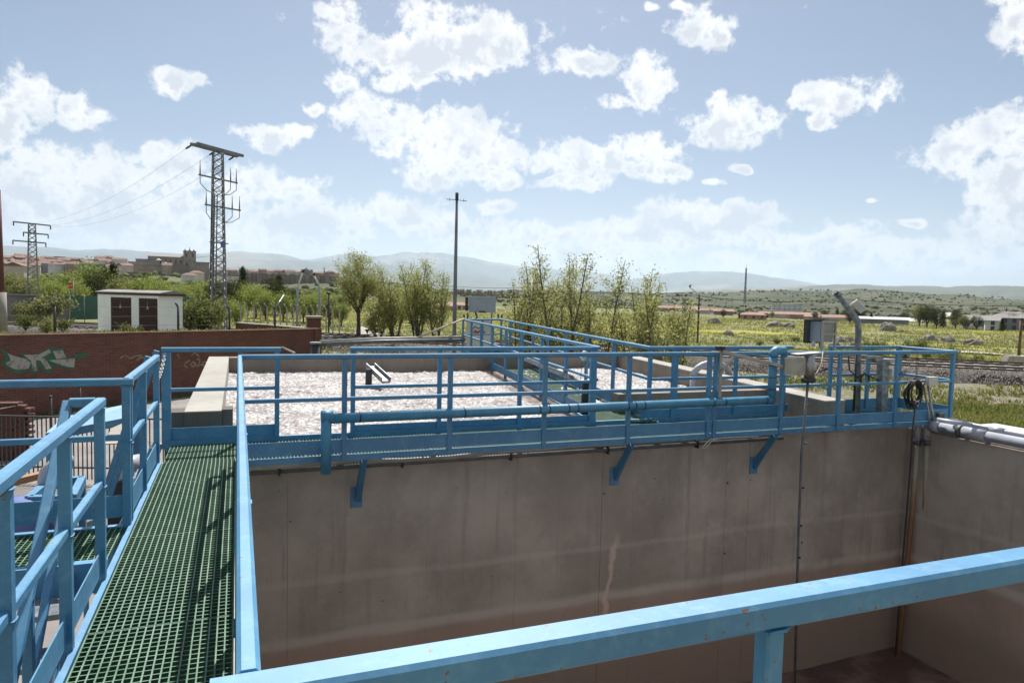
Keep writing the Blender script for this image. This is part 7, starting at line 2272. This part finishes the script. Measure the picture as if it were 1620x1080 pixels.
    building('estate_house', 'grey stone house with a dark roof at the right edge', 1556, 250, 9, at(1556, 507, 250)[2] - zb, 8, 'wall_greyblue', 'roof_grey', 'gable', 'house', None, zb, 0.1, (4, 1, 1.0, 1.3), 1.6)
    building('estate_house', 'white fronted house between the grey houses at the right edge', 1573, 236, 3.4, at(1573, 507, 236)[2] - zb, 6, 'wall_white', 'roof_grey', 'gable', 'house', None, zb, 0.05, (1, 2, 0.9, 1.1), 1.0)
    building('estate_house', 'tall grey house with a dark slate roof at the right picture edge', 1605, 252, 11, at(1605, 503, 252)[2] - zb, 9, 'wall_greyblue', 'roof_grey', 'hip', 'house', None, zb, 0.1, (5, 2, 1.0, 1.2), 1.8)
    p = at(1543, 508, 245)
    tag(MB().lathe([(2.6, -2.2), (1.2, -0.6), (0.0, 0.5)], p, 4).build('tent_roof', 'wall_white'), 'small white pyramid roof left of the grey estate houses', 'roof', 'white tents')
    p = at(1591, 505, 255); z = at(1591, 485, 255)[2]
    t = thing('spire_post', 'dark pointed chimney above the estate houses', 'chimney', p)
    MB().tube([(p[0], p[1], p[2] - 2), (p[0], p[1], z)], [0.5, 0.12], 8).build('shaft', 'steel_dark', t)
    MB().lathe([(0.0, 0), (0.75, 0), (0.65, 0.5), (0, 0.5)], (p[0], p[1], p[2] - 0.4), 8).build('base_block', 'wall_stone', t)
    # radio mast
    D = 1300
    b = at(1178, 482, D); z = at(1178, 424, D)[2]
    t = thing('radio_mast', 'tall slim red and white radio mast on the far slope', 'mast', b)
    lattice(t, b, z, 1.5, 0.7, 22, 0.3, leg=0.5, brace=0.28)
    MB().tube([(b[0], b[1], z), (b[0], b[1], at(1179, 418, D)[2])], 0.22, 6).build('aerial', 'pylon_steel', t)
    for f in (0.45, 0.6, 0.75):
        MB().tube([(b[0] - 2, b[1], b[2] + (z - b[2]) * f), (b[0] + 2, b[1], b[2] + (z - b[2]) * f)], 0.6, 6).build('antenna', 'pylon_steel', t)
    # pale tracks and roads on the plain and hill
    def ribbon(name, pts, w, mat):
        P = [at(x, y, D) for x, y, D in pts]
        V, m = [], len(P)
        dense = []
        for i in range(m - 1):
            for k in range(8):
                dense.append(P[i] + (P[i + 1] - P[i]) * k / 8)
        dense.append(P[-1])
        for i, p in enumerate(dense):
            d = dense[min(i + 1, len(dense) - 1)] - dense[max(i - 1, 0)]
            n = np.array((-d[1], d[0])); n /= np.linalg.norm(n)
            for s in (-1, 1):
                x, y = p[0] + n[0] * w / 2 * s, p[1] + n[1] * w / 2 * s
                V.append((x, y, gz(x, y) + 0.08 + w * 0.02))
        F = [(2 * i, 2 * i + 1, 2 * i + 3, 2 * i + 2) for i in range(len(dense) - 1)]
        struct(MB().add(V, F).build(name, mat))
    ribbon('field_road', [(1505, 537, 84), (1545, 538, 84), (1590, 540, 83), (1640, 543, 82), (1750, 549, 80)], 5.0, 'kerb_stone')
    ribbon('hill_road', [(1440, 508, 420), (1452, 502, 520), (1475, 498, 650), (1492, 494, 800), (1503, 489, 1000), (1510, 484, 1200)], 12.0, 'kerb_stone')
    ribbon('valley_road', [(1405, 503, 500), (1425, 500, 600), (1445, 499, 640)], 9.0, 'kerb_stone')
    # white road slab with a yield sign near the round tree
    a = [at(572, 516, 56), at(616, 534, 50), at(600, 541, 48), at(560, 528, 54)]
    t = thing('white_ramp', 'whitish concrete ramp right of the round tree trunk', 'ramp', a[0])
    MB().add(a + [p - (0, 0, 0.8) for p in a], [(0, 1, 2, 3), (0, 4, 5, 1), (1, 5, 6, 2), (2, 6, 7, 3), (3, 7, 4, 0)]).build('slab', 'kerb_stone', t)
    p = at(581, 532, 49); q = at(581, 523, 49)
    t = thing('yield_sign', 'small dark triangular sign seen from behind near the round tree', 'sign', (p[0], p[1], p[2] - 0.6))
    MB().tube([(p[0], p[1], p[2] - 0.8), (p[0], p[1], q[2])], 0.03, 6).build('post', 'steel_dark', t)
    MB().add([(q[0] - 0.18, q[1], q[2] + 0.1), (q[0] + 0.18, q[1], q[2] + 0.1), (q[0], q[1], q[2] - 0.22), (q[0] - 0.18, q[1] + 0.02, q[2] + 0.1), (q[0] + 0.18, q[1] + 0.02, q[2] + 0.1), (q[0], q[1] + 0.02, q[2] - 0.22)], [(0, 2, 1), (3, 4, 5), (0, 1, 4, 3), (1, 2, 5, 4), (2, 0, 3, 5)]).build('plate', 'steel_dark', t)


town()

# ------------------------------------------------------------------ air
T = NT('haze_air')
pv = T.n('ShaderNodeVolumePrincipled')
pv.inputs['Color'].default_value = (0.67, 0.82, 1.0, 1)
pv.inputs['Density'].default_value = 3.3e-5
pv.inputs['Anisotropy'].default_value = 0.35
T.t.links.new(pv.outputs[0], T.out.inputs['Volume'])
stuff(tag(MB().box(-33000, 33000, -33000, 33000, -140, 1900).build('haze', 'haze_air'), 'pale blue haze in the distance', 'haze'))
